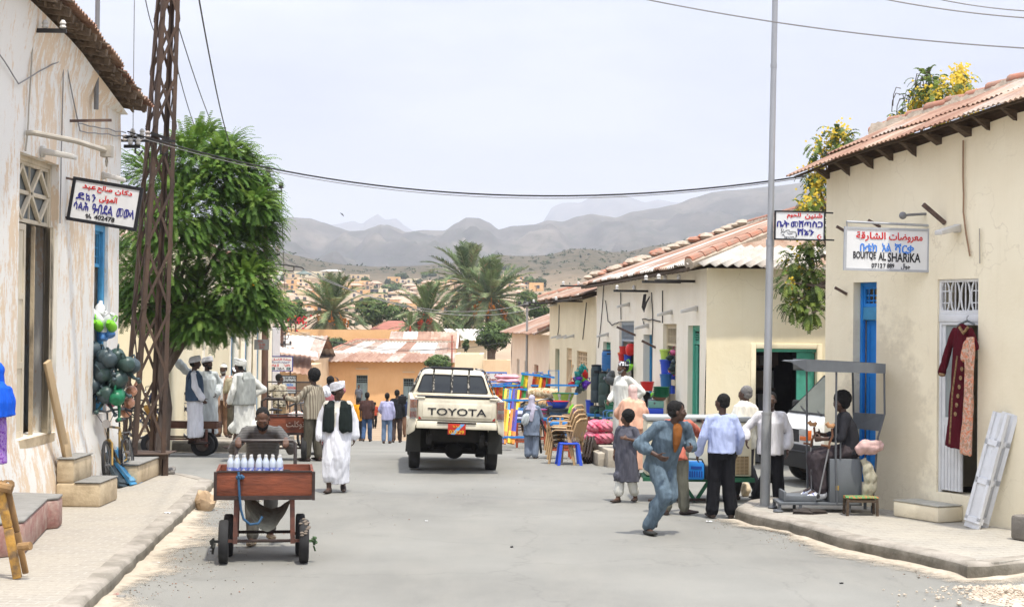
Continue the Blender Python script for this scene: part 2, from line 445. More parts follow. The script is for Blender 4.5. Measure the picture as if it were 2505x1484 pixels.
# ---------------------------------------------------------------- pavements
def tiles(name,c1,c2,cm,rot,sx,sy):
    mt,n,l,b=node_mat(name,.9,.15)
    c=coords(n,l,rot=(0,0,rot));bt=n.new('ShaderNodeTexBrick');l.new(c,bt.inputs[0])
    bt.inputs['Scale'].default_value=1;bt.inputs['Brick Width'].default_value=sx;bt.inputs['Row Height'].default_value=sy
    bt.inputs['Mortar Size'].default_value=.011;bt.inputs['Mortar Smooth'].default_value=.3;bt.offset=.5
    for k,q in(('Color1',c1),('Color2',c2),('Mortar',cm)):bt.inputs[k].default_value=q+(1,)
    f=noise_(n,l,coords(n,l),1.1,8,.7);f2=noise_(n,l,coords(n,l),30,3)
    q=mixc(n,l,ramp(n,l,f,[(.4,(.75,.75,.75)),(.6,(.08,.08,.08))]),bt.outputs['Color'],(c1[0]*1.12,c1[1]*1.1,c1[2]*1.06))
    q=mixc(n,l,ramp(n,l,f2,[(.3,(.4,.4,.4)),(.5,(0,0,0))]),q,(.19,.165,.13));l.new(q,b.inputs['Base Color'])
    bump_(n,l,b,f2,.3,.008)
tiles('tile_left',(.335,.305,.255),(.31,.28,.232),(.40,.37,.315),.06,.26,.13)
tiles('tile_right',(.35,.325,.275),(.31,.29,.25),(.22,.2,.165),-.35,.3,.15)
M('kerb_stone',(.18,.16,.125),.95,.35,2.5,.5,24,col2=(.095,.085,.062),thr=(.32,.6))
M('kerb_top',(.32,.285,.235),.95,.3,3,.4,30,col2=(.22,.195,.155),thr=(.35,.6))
def poly_len(p):return sum((Vector(a)-Vector(b)).length for a,b in zip(p,p[1:]))
def resample(p,step):
    out=[Vector(p[0])]
    for a,b in zip(p,p[1:]):
        a=Vector(a);b=Vector(b);n_=max(1,int((b-a).length/step))
        out+=[a+(b-a)*(k/n_)for k in range(1,n_+1)]
    return out
def kerb(name,line,h,inward,width=.2,seedv=0):
    """a run of worn kerb blocks; line runs along the top outer edge, inward is the side of the pavement"""
    p=resample([(q[0],q[1],0)for q in line],.16);g=MB();N_=len(p)
    prof=[(0.015,-.09),(.0,h*.45),(.008,h-.035),(.035,h+.002),(width,h+.006),(width,-.05)]
    for i,q in enumerate(p):
        d=(p[min(i+1,N_-1)]-p[max(i-1,0)]).normalized();nn=Vector((-d.y,d.x,0))*inward
        ch=.02*noise.noise((q.x*3,q.y*3,seedv))+.012*noise.noise((q.x*9,q.y*9,seedv))
        for a,z in prof:g.v.append(q+nn*(a+(ch if a<.05 else 0))+Vector((0,0,gz(q.y)+z+(ch*.6 if .02<a<.1 else 0))))
    k=len(prof)
    for i in range(N_-1):
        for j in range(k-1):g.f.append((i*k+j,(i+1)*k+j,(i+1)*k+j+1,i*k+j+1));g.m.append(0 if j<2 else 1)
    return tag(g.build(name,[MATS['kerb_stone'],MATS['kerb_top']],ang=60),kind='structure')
def pavement(name,poly,h,mat):
    g=MB();g.slab(poly,-.06,h);return tag(g.build(name,mat),kind='structure')
LK=[S(256,1466,0),S(359,1364),S(480,1244),S(524,1196)]
d0=(LK[0]-LK[1]).normalized();LK=[LK[0]+d0*12]+LK
LC=[G(520,1172,.15),G(470,1160,.15),G(411,1152,.15)]
kerb('kerb_shop_side',[*LK,*LC,(-6.6,LC[-1].y+.1)],.15,1,.22)
pavement('pavement_shop_side',[(q.x-.08,q.y-.02)for q in LK]+[(q.x-.05,q.y-.1)for q in LC]+[(-8,LC[-1].y),(-8,LK[0].y)],.15,MATS['tile_left'])
RK=[G(*q,.17)for q in((1797,1240),(1815,1247),(1844,1254),(1926,1271),(2054,1308),(2236,1344),(2340,1368),(2366,1377),(2420,1377),(2505,1368))]
dr=(RK[-1]-RK[-2]).normalized();RK.append(RK[-1]+dr*4)
RB=[G(1830,1222,.17),G(2010,1188,.17)]
kerb('kerb_boutique_side',[RB[1],RB[0]]+RK,.17,1,.22,4)
pavement('pavement_boutique_side',[(RB[1].x+.05,RB[1].y-.05),(RB[0].x+.05,RB[0].y-.05)]+[(q.x+.06,q.y+.07)for q in RK]+[(14,RK[-1].y+6),(9,26)],.17,MATS['tile_right'])
FK=[(-14,34.2),(-6.6,34.25),(-5.75,34.5),(-5.55,35.2),(-5.9,42),(-6.6,50)]
kerb('kerb_far_corner',FK,.24,1,.22,8)
g=MB();g.slab([(-14,34.36),(-6.6,34.4),(-5.88,34.62),(-5.7,35.2),(-6.05,42),(-6.8,50),(-14,50)],-1.4,.2)
# keep the far slab level with its sloping kerb
for q in g.v:
    if q.z>0:q.z=gz(q.y)+.24
tag(g.build('pavement_far_corner',MATS['tile_left']),kind='structure')
# ---------------------------------------------------------------- sand and grit along the edges
mt,n,l,b=node_mat('sand',.95,.1)
c=coords(n,l);f1=noise_(n,l,c,2.2,7,.7);f2=noise_(n,l,c,38,4,.7)
q=ramp(n,l,f1,[(.3,(.40,.335,.25)),(.55,(.50,.43,.33)),(.75,(.58,.51,.41))])
q=mixc(n,l,ramp(n,l,f2,[(.28,(.6,.6,.6)),(.45,(0,0,0)),(.7,(0,0,0)),(.78,(.5,.5,.5))]),q,(.33,.29,.225));l.new(q,b.inputs['Base Color']);bump_(n,l,b,f2,.6,.015)
t2=n.new('ShaderNodeUVMap');sp=n.new('ShaderNodeSeparateXYZ');l.new(t2.outputs[0],sp.inputs[0])
ad=n.new('ShaderNodeMath');ad.operation='MULTIPLY_ADD';l.new(noise_(n,l,c,7,9,.8),ad.inputs[0]);ad.inputs[1].default_value=.95;l.new(sp.outputs['Y'],ad.inputs[2])
l.new(ramp(n,l,ad.outputs[0],[(.62,(.95,.95,.95)),(1.0,(0,0,0))]),b.inputs['Alpha'])
def verge(name,line,width,side,rise=.03,h=lambda q:gz(q.y)):
    p=resample([(q[0],q[1],0)for q in line],.12);g=MB();nn_=len(p);K=9;uv=[]
    for i,q in enumerate(p):
        d=(p[min(i+1,nn_-1)]-p[max(i-1,0)]).normalized();nn=Vector((-d.y,d.x,0))*side
        wd=width*(.75+.9*noise.noise((q.x*.6,q.y*.6,1))+.35*noise.noise((q.x*2.5,q.y*2.5,4)))
        for k in range(K):
            t=k/(K-1);r=q+nn*(max(wd,.08)*t-.03);r.z=h(r)+.006+rise*(1-t)**2*(.7+.8*noise.noise((r.x*3,r.y*3,0)))
            g.v.append(r);uv.append((i,t))
    for i in range(nn_-1):
        for k in range(K-1):g.f.append((i*K+k,(i+1)*K+k,(i+1)*K+k+1,i*K+k+1));g.m.append(0)
    o=g.build(name,MATS['sand'],ang=80);ul=o.data.uv_layers.new(name='UVMap')
    for lp in o.data.loops:ul.data[lp.index].uv=(uv[lp.vertex_index][0],uv[lp.vertex_index][1]*1.0)
    return tag(o,kind='structure')
verge('sand_verge',[(q.x,q.y)for q in LK],1.35,-1)
verge('sand_verge',[(q.x,q.y)for q in RK],.8,-1)
verge('sand_verge',[RB[1],RB[0]],.5,-1)
ROWX=lambda y:3.69-.0815*(y-31)
verge('sand_verge',[(ROWX(y),y)for y in range(30,76,2)],2.9,1,.06)
verge('sand_verge',[(-14,34.1),(-5.6,34.2)],.5,-1)
verge('sand_verge',[(-5.45,34.6),(-5.8,42),(-6.5,50),(-7.4,60)],.9,-1)
verge('sand_verge',[(22,60.2),(2,60.2),(-12,60.2)],3.2,1,.02)
# haze between the street and the mountains
hm=bpy.data.materials.new('haze_air');hm.use_nodes=True;n=hm.node_tree.nodes;n.remove(n['Principled BSDF'])
pv=n.new('ShaderNodeVolumePrincipled');pv.inputs['Color'].default_value=(.93,.95,1.0,1);pv.inputs['Density'].default_value=.00026;pv.inputs['Anisotropy'].default_value=0.0
hm.node_tree.links.new(pv.outputs[0],n['Material Output'].inputs['Volume'])
g=MB();g.bx(-9500,9500,-400,9900,-10,640);tag(g.build('haze',hm,smooth=False),kind='stuff')
# ================================================================ buildings
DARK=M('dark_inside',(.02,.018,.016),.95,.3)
WOOD_D=M('old_rafter',(.10,.07,.045),.9,.45,8,.5,stretch=(1,1,6))
def plaster(name,c1,c2,streak=.35,bump=.25):
    mt,n,l,b=node_mat(name,.92,.12)
    c=coords(n,l);f1=noise_(n,l,c,.7,6,.6);f2=noise_(n,l,coords(n,l,(3,3,.35)),1.6,6,.7);f3=noise_(n,l,c,7,5,.7)
    q=ramp(n,l,f1,[(.3,c2),(.6,c1)])
    q=mixc(n,l,ramp(n,l,f2,[(.52,(0,0,0)),(.8,(streak,)*3)]),q,(c2[0]*.72,c2[1]*.68,c2[2]*.6))
    q=mixc(n,l,ramp(n,l,f3,[(.66,(0,0,0)),(.74,(.5,.5,.5))]),q,(c2[0]*.8,c2[1]*.76,c2[2]*.68))
    # splash-back dirt near the ground: a stain with its own height
    vo=n.new('ShaderNodeTexVoronoi');vo.feature='DISTANCE_TO_EDGE';vo.inputs['Scale'].default_value=.8;nn_=n.new('ShaderNodeTexNoise');nn_.inputs['Scale'].default_value=2.2;nn_.inputs['Detail'].default_value=6;wn=n.new('ShaderNodeVectorMath');wn.operation='ADD';l.new(c,nn_.inputs['Vector']);l.new(c,wn.inputs[0]);l.new(nn_.outputs['Color'],wn.inputs[1]);l.new(wn.outputs[0],vo.inputs['Vector'])
    ck=n.new('ShaderNodeMath');ck.operation='MULTIPLY';l.new(ramp(n,l,vo.outputs['Distance'],[(.002,(.26,.26,.26)),(.009,(0,0,0))]),ck.inputs[0]);l.new(ramp(n,l,f1,[(.45,(0,0,0)),(.6,(1,1,1))]),ck.inputs[1]);q=mixc(n,l,ck.outputs[0],q,(c2[0]*.5,c2[1]*.45,c2[2]*.38))
    l.new(q,b.inputs['Base Color'])
    f4=noise_(n,l,c,2.5,6,.6)
    bump_(n,l,b,mixc(n,l,.35,f4,f3),bump,.05);return mt
CREAM=plaster('cream_plaster',(.80,.69,.48),(.72,.61,.41))
CREAMB=plaster('cream_plaster_boutique',(.90,.81,.60),(.83,.73,.52),.25,.3)
n=CREAMB.node_tree.nodes;l=CREAMB.node_tree.links;b=n['Principled BSDF'];c=coords(n,l);vm=n.new('ShaderNodeVectorMath');vm.operation='DISTANCE';mpn=n.new('ShaderNodeMapping');l.new(c,mpn.inputs[0]);mpn.inputs['Scale'].default_value=(1,.2,.55);l.new(mpn.outputs[0],vm.inputs[0]);vm.inputs[1].default_value=(1.25,0,.55)
ad=n.new('ShaderNodeMath');ad.operation='MULTIPLY_ADD';l.new(noise_(n,l,c,3.2,8,.7),ad.inputs[0]);ad.inputs[1].default_value=-1.5;l.new(vm.outputs['Value'],ad.inputs[2])
l.new(mixc(n,l,ramp(n,l,ad.outputs[0],[(-.08+.08,(.34,.34,.34)),(.3,(0,0,0))]),b.inputs['Base Color'].links[0].from_socket,(.36,.29,.20)),b.inputs['Base Color'])  # hand and splash stains beside the blue door
WHITEW=plaster('white_limewash',(.90,.83,.69),(.84,.76,.60),.35)
PINKW=plaster('pinkish_limewash',(.80,.66,.50),(.74,.58,.42),.4)
PALEY=plaster('pale_yellow_plaster',(.86,.77,.55),(.80,.69,.46),.25)
ORANGE=plaster('orange_plaster',(.72,.43,.20),(.78,.50,.25),.3)
SANDW=plaster('sand_plaster',(.72,.54,.34),(.62,.45,.27),.4)
STEPC=M('step_concrete',(.50,.40,.26),.95,.2,3,.4,20,col2=(.33,.25,.155),thr=(.3,.55))
STEPT=M('step_top',(.25,.24,.215),.95,.2,5,.3,30)
# peeling white paint over peach on the old shop
mt,n,l,b=node_mat('peeling_paint',.93,.1)
c=coords(n,l,(2.8,2.8,.8));f1=noise_(n,l,c,1.9,13,.82);f2=noise_(n,l,coords(n,l,(1,1,.5)),.45,5);f3=noise_(n,l,coords(n,l,(1,4,.6)),5,6,.75);f5=noise_(n,l,coords(n,l,(1,1,.7)),3,4)
ad=n.new('ShaderNodeMath');ad.operation='MULTIPLY_ADD';l.new(f2,ad.inputs[0]);ad.inputs[1].default_value=.55;l.new(f1,ad.inputs[2])
q=ramp(n,l,ad.outputs[0],[(.60,(.78,.75,.68)),(.785,(.79,.76,.69)),(.805,(.70,.55,.39)),(.95,(.74,.60,.43))])
q=mixc(n,l,ramp(n,l,f3,[(.62,(0,0,0)),(.72,(.55,.55,.55))]),q,(.55,.42,.30))
q=mixc(n,l,ramp(n,l,f5,[(.72,(0,0,0)),(.76,(.6,.6,.6))]),q,(.48,.60,.56))
l.new(q,b.inputs['Base Color']);bump_(n,l,b,f1,.5,.02);PEEL=mt
def tin(name,c1,c2,thr=(.42,.56)):
    mt,n,l,b=node_mat(name,.7,.3)
    f1=noise_(n,l,coords(n,l,(1,.4,1)),1.4,8,.7);f2=noise_(n,l,coords(n,l),14,4,.7)
    q=ramp(n,l,f1,[(thr[0],c1),(thr[1],c2)])
    q=mixc(n,l,ramp(n,l,f2,[(.55,(0,0,0)),(.7,(.5,.5,.5))]),q,tuple(x*.6 for x in c2));l.new(q,b.inputs['Base Color']);return mt
TIN=[tin('tin_pale',(.40,.34,.28),(.30,.20,.145)),tin('tin_rusty',(.33,.20,.135),(.24,.125,.078)),tin('tin_tan',(.42,.31,.23),(.30,.18,.115)),tin('tin_white',(.52,.48,.42),(.40,.32,.25),(.5,.75))]
TILE=M('roof_tile',(.38,.145,.085),.85,.3,5,.4,12,col2=(.27,.19,.14))
MORTAR=M('mortar',(.46,.38,.29),.95,.3,6,.6,20)
RUSTR=M('town_roof',(.36,.19,.12),.9,.35,1.5,col2=(.50,.38,.28))
def corrug(parent,a,b_,c_,d,pitch=.16,amp=.02,name='roof',mats=None,seed=1,sheet=.85,thick=.012,wob=.02):
    """corrugated sheets: a,b_ along the eave (low edge), c_,d along the upper edge"""
    a,b_,c_,d=map(Vector,(a,b_,c_,d));rnd=random.Random(seed);g=MB();W=(b_-a).length;U=(d-a).length
    nx=max(8,int(W/pitch*4));nv=max(2,int(U/.5));nn=(b_-a).cross(d-a).normalized()
    if nn.z<0:nn=-nn
    mats=mats or TIN
    rowsplit=sorted(rnd.random()for _ in range(max(1,int(U/2.2))))
    cols={}
    def pick(s,t):
        k=(int(s*W/sheet),sum(1 for r in rowsplit if t>r))
        if k not in cols:cols[k]=rnd.choices(range(len(mats)),[4,4,3,3][:len(mats)])[0]
        return cols[k]
    lift={}
    def f(s,t):
        p=a.lerp(b_,s).lerp(d.lerp(c_,s),t)
        k=int(s*W/sheet);lift.setdefault(k,(rnd.uniform(0,.02),rnd.uniform(-.03,.05)))
        p=p+nn*(amp*math.sin(2*math.pi*s*W/pitch)+lift[k][0]+wob*noise.noise((p.x,p.y,seed)))
        return p+(a-d).normalized()*(lift[k][1]*(1-t)**4)
    g.grid(f,nx,nv,pick)
    nq=len(g.v);g.v+=[q-nn*thick for q in g.v]
    g.f+=[tuple(i+nq for i in reversed(q))for q in g.f];g.m+=list(g.m)
    for i in range(nx):g.f.append((i,i+nq,i+1+nq,i+1));g.m.append(g.m[i])
    return g.build(name,mats,parent,smooth=True,fix=False,ang=70)
class Facade:
    def __init__(s,p0,p1,root=None):
        s.p0=Vector((p0[0],p0[1],0));s.p1=Vector((p1[0],p1[1],0));d=s.p1-s.p0;s.L=d.length;s.d=d.normalized();s.n=Vector((-s.d.y,s.d.x,0))
        s.rz=math.atan2(s.d.y,s.d.x);s.root=root
    def sz(s,u,v,off=0.0):  # pixel -> (along, height) on the wall plane moved off metres inwards
        r=ray(u,v);q=s.p0+s.n*off-CAM;t=q.dot(s.n)/r.dot(s.n);p=CAM+r*t;return(p-s.p0).dot(s.d),p.z
    def at(s,x,y=0,z=0):return s.p0+s.d*x+s.n*y+Vector((0,0,z))
    def op(s,u0,u1,vt,vb=None,zb=None):
        um=(u0+u1)/2;x0=s.sz(u0,800)[0];x1=s.sz(u1,800)[0];zt=s.sz(um,vt)[1]
        return[x0,x1,s.sz(um,vb)[1]if vb is not None else zb,zt]
def wall(root,fa,x0,x1,zb,zt,ops,mat,name='wall',depth=.3,thick=None,rough=.012,seed=0,plinth=None):
    """plaster wall with real openings; zb/zt numbers or functions of x; ops = [x0, x1, z0, z1]"""
    fz=(lambda x:zb)if not callable(zb)else zb;ft=(lambda x:zt)if not callable(zt)else zt
    def sub(a,b_,st):
        n_=max(1,int((b_-a)/st));return[a+(b_-a)*k/n_ for k in range(n_)]
    xs=sorted({x0,x1,*[o[0]for o in ops],*[o[1]for o in ops]});X=[q for a,b_ in zip(xs,xs[1:])for q in sub(a,b_,.5)]+[x1]
    zmin=min(fz(x0),fz(x1));zs=sorted({zmin,*[o[2]for o in ops],*[o[3]for o in ops],min(ft(x)for x in X)});Z=[q for a,b_ in zip(zs,zs[1:])for q in sub(a,b_,.5)]+[zs[-1]]
    g=MB()
    def pt(x,z,last):
        zz=ft(x)if last else z;edge=any(abs(x-o[0])<.01 or abs(x-o[1])<.01 for o in ops)
        y=0 if edge else rough*noise.noise((x*.8+seed,zz*.8,seed))*1.6
        if plinth and z<plinth[0]:y-=plinth[1]*min(1,(plinth[0]-z)/.15)
        return(x,y,zz)
    nx=len(X)
    Zt=Z+[None]
    for j,z in enumerate(Zt):
        for x in X:g.v.append(Vector(pt(x,z if z is not None else 0,z is None)))
    for j in range(len(Zt)-1):
        for i in range(nx-1):
            xm=(X[i]+X[i+1])/2;zm=(Z[j]+Z[j+1])/2 if j<len(Z)-1 else Z[-1]+.001
            if any(o[0]<xm<o[1]and o[2]<zm<o[3]for o in ops):continue
            g.f.append((j*nx+i,j*nx+i+1,(j+1)*nx+i+1,(j+1)*nx+i));g.m.append(0)
    for o in ops:
        a,b_,c_,d=o[:4]
        g.quad((a,0,c_),(a,depth,c_),(a,depth,d),(a,0,d));g.quad((b_,0,c_),(b_,0,d),(b_,depth,d),(b_,depth,c_))
        g.quad((a,0,d),(a,depth,d),(b_,depth,d),(b_,0,d));g.quad((a,0,c_),(b_,0,c_),(b_,depth,c_),(a,depth,c_))
    o=g.build(name,mat,root,fix=False,ang=30)
    return o
def shell(root,fa,x0,x1,depth,zb,zt,mat,y0=.3,inner=True):
    """the other walls of the building, and a dim room behind the openings"""
    g=MB();g.bx(x0,x0+.25,y0+.002,depth,zb,zt);g.bx(x1-.25,x1,y0+.002,depth,zb,zt);g.bx(x0+.252,x1-.252,depth-.25,depth,zb,zt)
    g.build('rear_wall',mat,root,smooth=False)
    if inner:
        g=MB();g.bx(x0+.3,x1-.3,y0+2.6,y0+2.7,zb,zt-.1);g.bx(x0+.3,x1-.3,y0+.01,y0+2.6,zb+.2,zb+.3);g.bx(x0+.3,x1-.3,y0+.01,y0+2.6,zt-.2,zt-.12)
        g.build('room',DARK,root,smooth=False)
def frame(root,o,mat,y=.06,w=.06,t=.05,name='door_frame'):
    a,b_,c_,d=o[:4];g=MB();g.bx(a,a+w,y,y+t,c_,d);g.bx(b_-w,b_,y,y+t,c_,d);g.bx(a+w,b_-w,y,y+t,d-w,d)
    return g.build(name,mat,root,bevel=.006)
def leaf(root,x0,x1,z0,z1,mat,y=.1,t=.04,panels=3,name='door',hinge=None,ang=0):
    """one panelled door leaf; hinge 0/1 = turns about its left/right edge by ang into the room"""
    g=MB();W=x1-x0;H=z1-z0;s=.08*min(1,W/.5)
    g.bx(0,W,.012,t-.006,0,H);g.bx(0,s,0,t,0,H);g.bx(W-s,W,0,t,0,H)
    for k in range(panels+1):
        zz=(H-s)*k/panels;g.bx(s,W-s,0,t,zz,zz+s)
    o=g.build(name,mat,root,smooth=False)
    if hinge==1:
        o.data.transform(Matrix.Translation((-W,0,0)));o.location=(x1,y,z0);o.rotation_euler=(0,0,-ang)
    else:o.location=(x0,y,z0);o.rotation_euler=(0,0,ang)
    return o
def grille(root,o,mat,kind,y=.08,name='grille',w=.03):
    a,b_,c_,d=o[:4];g=MB();W=b_-a;H=d-c_
    g.bx(a,a+.04,y,y+.04,c_,d);g.bx(b_-.04,b_,y,y+.04,c_,d);g.bx(a+.04,b_-.04,y,y+.04,d-.04,d);g.bx(a+.04,b_-.04,y,y+.04,c_,c_+.05)
    yb=y+.02
    if kind=='bars':
        n_=max(4,int(W/.11))
        for k in range(1,n_):g.bar((a+W*k/n_,yb,c_),(a+W*k/n_,yb,d),.016)
        for q in(.3,.55):g.bar((a,yb+.012,c_+H*q),(b_,yb+.012,c_+H*q),.02)
    if kind=='slant':
        n_=max(4,int(W/.1))
        for k in range(1,n_):g.bar((a+W*k/n_,yb,c_),(a+W*(k-.3+.6*(k%2))/n_,yb,d),.016)
        g.bar((a,yb+.012,c_+H*.5),(b_,yb+.012,c_+H*.5),.02)
    if kind=='diamond':
        n_=2 if W>.5 else 1;m_=a+W/2
        for k in range(n_+1):
            xx=a+W*k/n_
            if 0<k<n_:g.bar((xx,yb,c_),(xx,yb,d),.02)
        g.bar((a,yb+.01,c_+H/2),(b_,yb+.01,c_+H/2),w)
        n2=4
        for k in range(n2):
            xa=a+W*k/n2;xb=a+W*(k+1)/n2;z0_,z1_=(c_+.04,c_+H/2)if True else(0,0)
            up=k%2==0
            g.bar((xa,yb-.012,c_+H/2 if up else d-.05),(xb,yb-.012,d-.05 if up else c_+H/2),w)
            g.bar((xa,yb-.012,c_+H/2 if up else c_+.05),(xb,yb-.012,c_+.05 if up else c_+H/2),w)
    if kind=='ovals':
        for k in range(4):
            xx=a+W*(k+.5)/4;pts=[(xx+.5*W/4.6*math.sin(2*math.pi*i/14),yb,c_+H/2+H*.47*math.cos(2*math.pi*i/14))for i in range(14)]
            g.tube(pts,.012,5,closed=True)
        for k in range(1,8,2):g.bar((a+W*k/8,yb,c_),(a+W*k/8,yb,d),.014)
        for q in(.32,.66):
            g.bar((a,yb+.012,c_+H*q),(a+W*.3,yb+.012,c_+H*q),.014);g.bar((b_-W*.3,yb+.012,c_+H*q),(b_,yb+.012,c_+H*q),.014)
    if kind=='lattice':
        n_=4;mrow=max(3,int(H/(W/n_)))
        for k in range(n_):
            for j in range(mrow):
                cx,cz=a+W*(k+.5)/n_,c_+H*(j+.5)/mrow;rr=min(W/n_,H/mrow)*.42
                g.tube([(cx+rr*math.cos(2*math.pi*i/8),yb,cz+rr*math.sin(2*math.pi*i/8))for i in range(8)],.022,5,closed=True)
        for k in range(1,n_):g.bar((a+W*k/n_,yb,c_),(a+W*k/n_,yb,d),.025)
        for j in range(1,mrow):g.bar((a,yb,c_+H*j/mrow),(b_,yb,c_+H*j/mrow),.025)
    if kind=='louvre':
        n_=max(4,int(H/.07));mid=a+W/2
        g.bx(mid-.05,mid+.05,y,y+.04,c_+.05,d-.04)
        for k in range(n_):
            zz=c_+.06+(H-.12)*k/n_
            g.bar((a+.04,yb,zz),(mid-.05,yb,zz),.05,.012,ref=(0,.6,1));g.bar((mid+.05,yb,zz),(b_-.04,yb,zz),.05,.012,ref=(0,.6,1))
    return g.build(name,mat,root,smooth=False)
LAMPW=M('lamp_white',(.60,.58,.53),.5,.1)
def wall_lamp(root,x,z,n_='wall_lamp',s=1.0):
    g=MB();g.bx(x-.05,x+.05,-.05,0,z-.05*s,z+.06*s)
    g.hexa([(x-.07*s,-.34*s,z-.09),(x+.07*s,-.34*s,z-.09),(x+.07*s,-.04,z-.03),(x-.07*s,-.04,z-.03),(x-.07*s,-.34*s,z-.03),(x+.07*s,-.34*s,z-.03),(x+.08*s,-.04,z+.05),(x-.08*s,-.04,z+.05)])
    return g.build(n_,LAMPW,root,bevel=.012)
CABLE=M('cable_black',(.03,.028,.026),.6,.1)
GREYWIRE=M('grey_wire',(.25,.24,.23),.6,.1)
def cable(root,pts,r=.012,mat=None,name='cable'):
    pts=[Vector(q)for q in pts];out=[]
    for a,b_ in zip(pts,pts[1:]):
        n_=max(2,int((b_-a).length/.2))
        for k in range(n_):
            q=a.lerp(b_,k/n_);out.append(q+Vector((.02*noise.noise(q*2),0,.02*noise.noise(q*2.3))))
    out.append(pts[-1]);g=MB();g.tube(out,r,5);return g.build(name,mat or CABLE,root)
def bracket(root,x,z,L=.35,name='insulator_bracket',up=True):
    """iron arm out of the wall with porcelain insulators"""
    g=MB();g.bar((x,0,z),(x,-L,z),.05,.05)
    for q in(.4,.9):g.lathe([(.02,0),(.045,.02),(.03,.05),(.045,.07),(.02,.11)],8,(x,-L*q,z+.025),m=1)
    return g.build(name,[CABLE,LAMPW],root)
# ---------------------------------------------------------------- 1 old shop with peeling paint
LF=Facade((-6.1,13.5),(-6.1,25.35))
shop=thing('old_shop','tall old shop with peeling white paint over peach plaster and a ragged tin eave','building',LF.p0,LF.rz)
dO=LF.op(43,139,385,1066);d2=LF.op(229,262,548,1010)
EZ=[(0,6.75),(19.8-13.5,6.6),(22-13.5,6.42),(23.9-13.5,6.1),(25.1-13.5,5.88),(25.6-13.5,5.80)]
ez=lambda x:interp(EZ,x)
wall(shop,LF,0,LF.L,-.05,lambda x:ez(x)-.04,[dO,d2],PEEL,depth=.35,rough=.02,plinth=(1.08,.12))
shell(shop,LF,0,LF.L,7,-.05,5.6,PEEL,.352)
CREAMP=M('cream_door_paint',(.62,.54,.40),.7,.2,5,.25,18,stretch=(1,1,.3))
GREENG=M('dusty_glass',(.16,.18,.18),.4,.3,4)
tz=LF.sz(92,546)[1]
frame(shop,dO,CREAMP,.1,.07)
grille(shop,[dO[0]+.07,dO[1]-.07,tz,dO[3]-.07],CREAMP,'diamond',.12,'transom',.05)
g=MB();g.bx(dO[0]+.07,dO[1]-.07,.165,.175,tz,dO[3]-.07);g.build('transom_glass',GREENG,shop,smooth=False)
W=dO[1]-dO[0]
leaf(shop,dO[0]+.07,dO[0]+W*.40,dO[2],tz-.02,CREAMP,.12,.05,3)
leaf(shop,dO[0]+W*.74,dO[1]-.07,dO[2],tz-.02,CREAMP,.12,.05,3,hinge=1,ang=-.5)
SHUT=M('roll_shutter',(.10,.10,.10),.6,.3,4)
g=MB();a0,a1=dO[0]+W*.42,dO[0]+W*.62;g.grid(lambda s,t:(a0+(a1-a0)*s,.3+.012*math.sin(t*160),dO[2]+t*(tz-.3-dO[2])*.72),1,130);g.build('shutter',SHUT,shop,fix=False)
g=MB();g.bx(dO[0]+.1,dO[1]-.1,-.02,.1,dO[2]-.12,dO[2]-.002);g.bx(dO[0]+W*.62,dO[0]+W*.62+.03,.12,.17,dO[2],tz-.02);g.build('sill',STEPC,shop)
BLUEP=M('blue_paint',(.07,.30,.52),.6,.25,5,.2,20);BLUE2=M('bright_blue_paint',(.02,.22,.62),.5,.15,4,.15,14)
tz2=LF.sz(245,652)[1];frame(shop,d2,BLUEP,.05,.1,.08)
grille(shop,[d2[0]+.1,d2[1]-.1,tz2,d2[3]-.1],BLUEP,'bars',.1,'transom')
leaf(shop,d2[0]+.1,d2[0]+.35,d2[2],tz2-.02,BLUEP,.1,.05,3,hinge=0,ang=1.1)
wall_lamp(shop,*LF.sz(100,372),s=1.3);wall_lamp(shop,*LF.sz(250,430))
IRON=M('rusty_iron',(.13,.085,.065),.8,.4,10,.3,40,col2=(.075,.05,.042))
PIPE=M('painted_pipe',(.42,.38,.31),.7,.2,8)
x,z=LF.sz(60,325);g=MB();g.tube([(x,-.02,z),(x,-.12,z),(x+.5,-.5,z-.04),(x+1.1,-.75,z-.1)],.035,8);g.bx(x+1.05,x+1.2,-.82,-.68,z-.18,z-.03);g.tube([(x+1.12,-.75,z-.18),(x+1.16,-.75,z-.24),(x+1.12,-.75,z-.3),(x+1.08,-.75,z-.24)],.012,6,closed=True)
g.build('awning_arm',PIPE,shop)
x,z=LF.sz(170,296);g=MB();g.bar((x,0,z),(x+.12,-.55,z+.03),.035);g.build('iron_spike',IRON,shop)
x,z=LF.sz(75,75);bracket(shop,x,z,.45)
cable(shop,[(x,-.03,z),(x-.15,-.03,z-1.2),(x-.25,-.03,4.7)],.012,PIPE)
x2,z2=LF.sz(152,142);x3,z3=LF.sz(300,325);cable(shop,[(x-1.8,-.04,z-.4),(x-.6,-.04,z-.75),(x2,-.04,z2)],.009,GREYWIRE);cable(shop,[(x2,-.04,z2),(x2+.7,-.04,z2-.8),(x3,-.05,z3)],.009,GREYWIRE)
cable(shop,[(x2,-.04,z2),(x2+.8,-.04,z2-.9),(x3,-.05,z3-.06)],.009,GREYWIRE);cable(shop,[(x2-.05,-.03,z2),(x2-.1,-.03,3.9)],.009,GREYWIRE)
bracket(shop,x3+.15,z3-.05,.3);bracket(shop,x3+.1,z3-.2,.25)
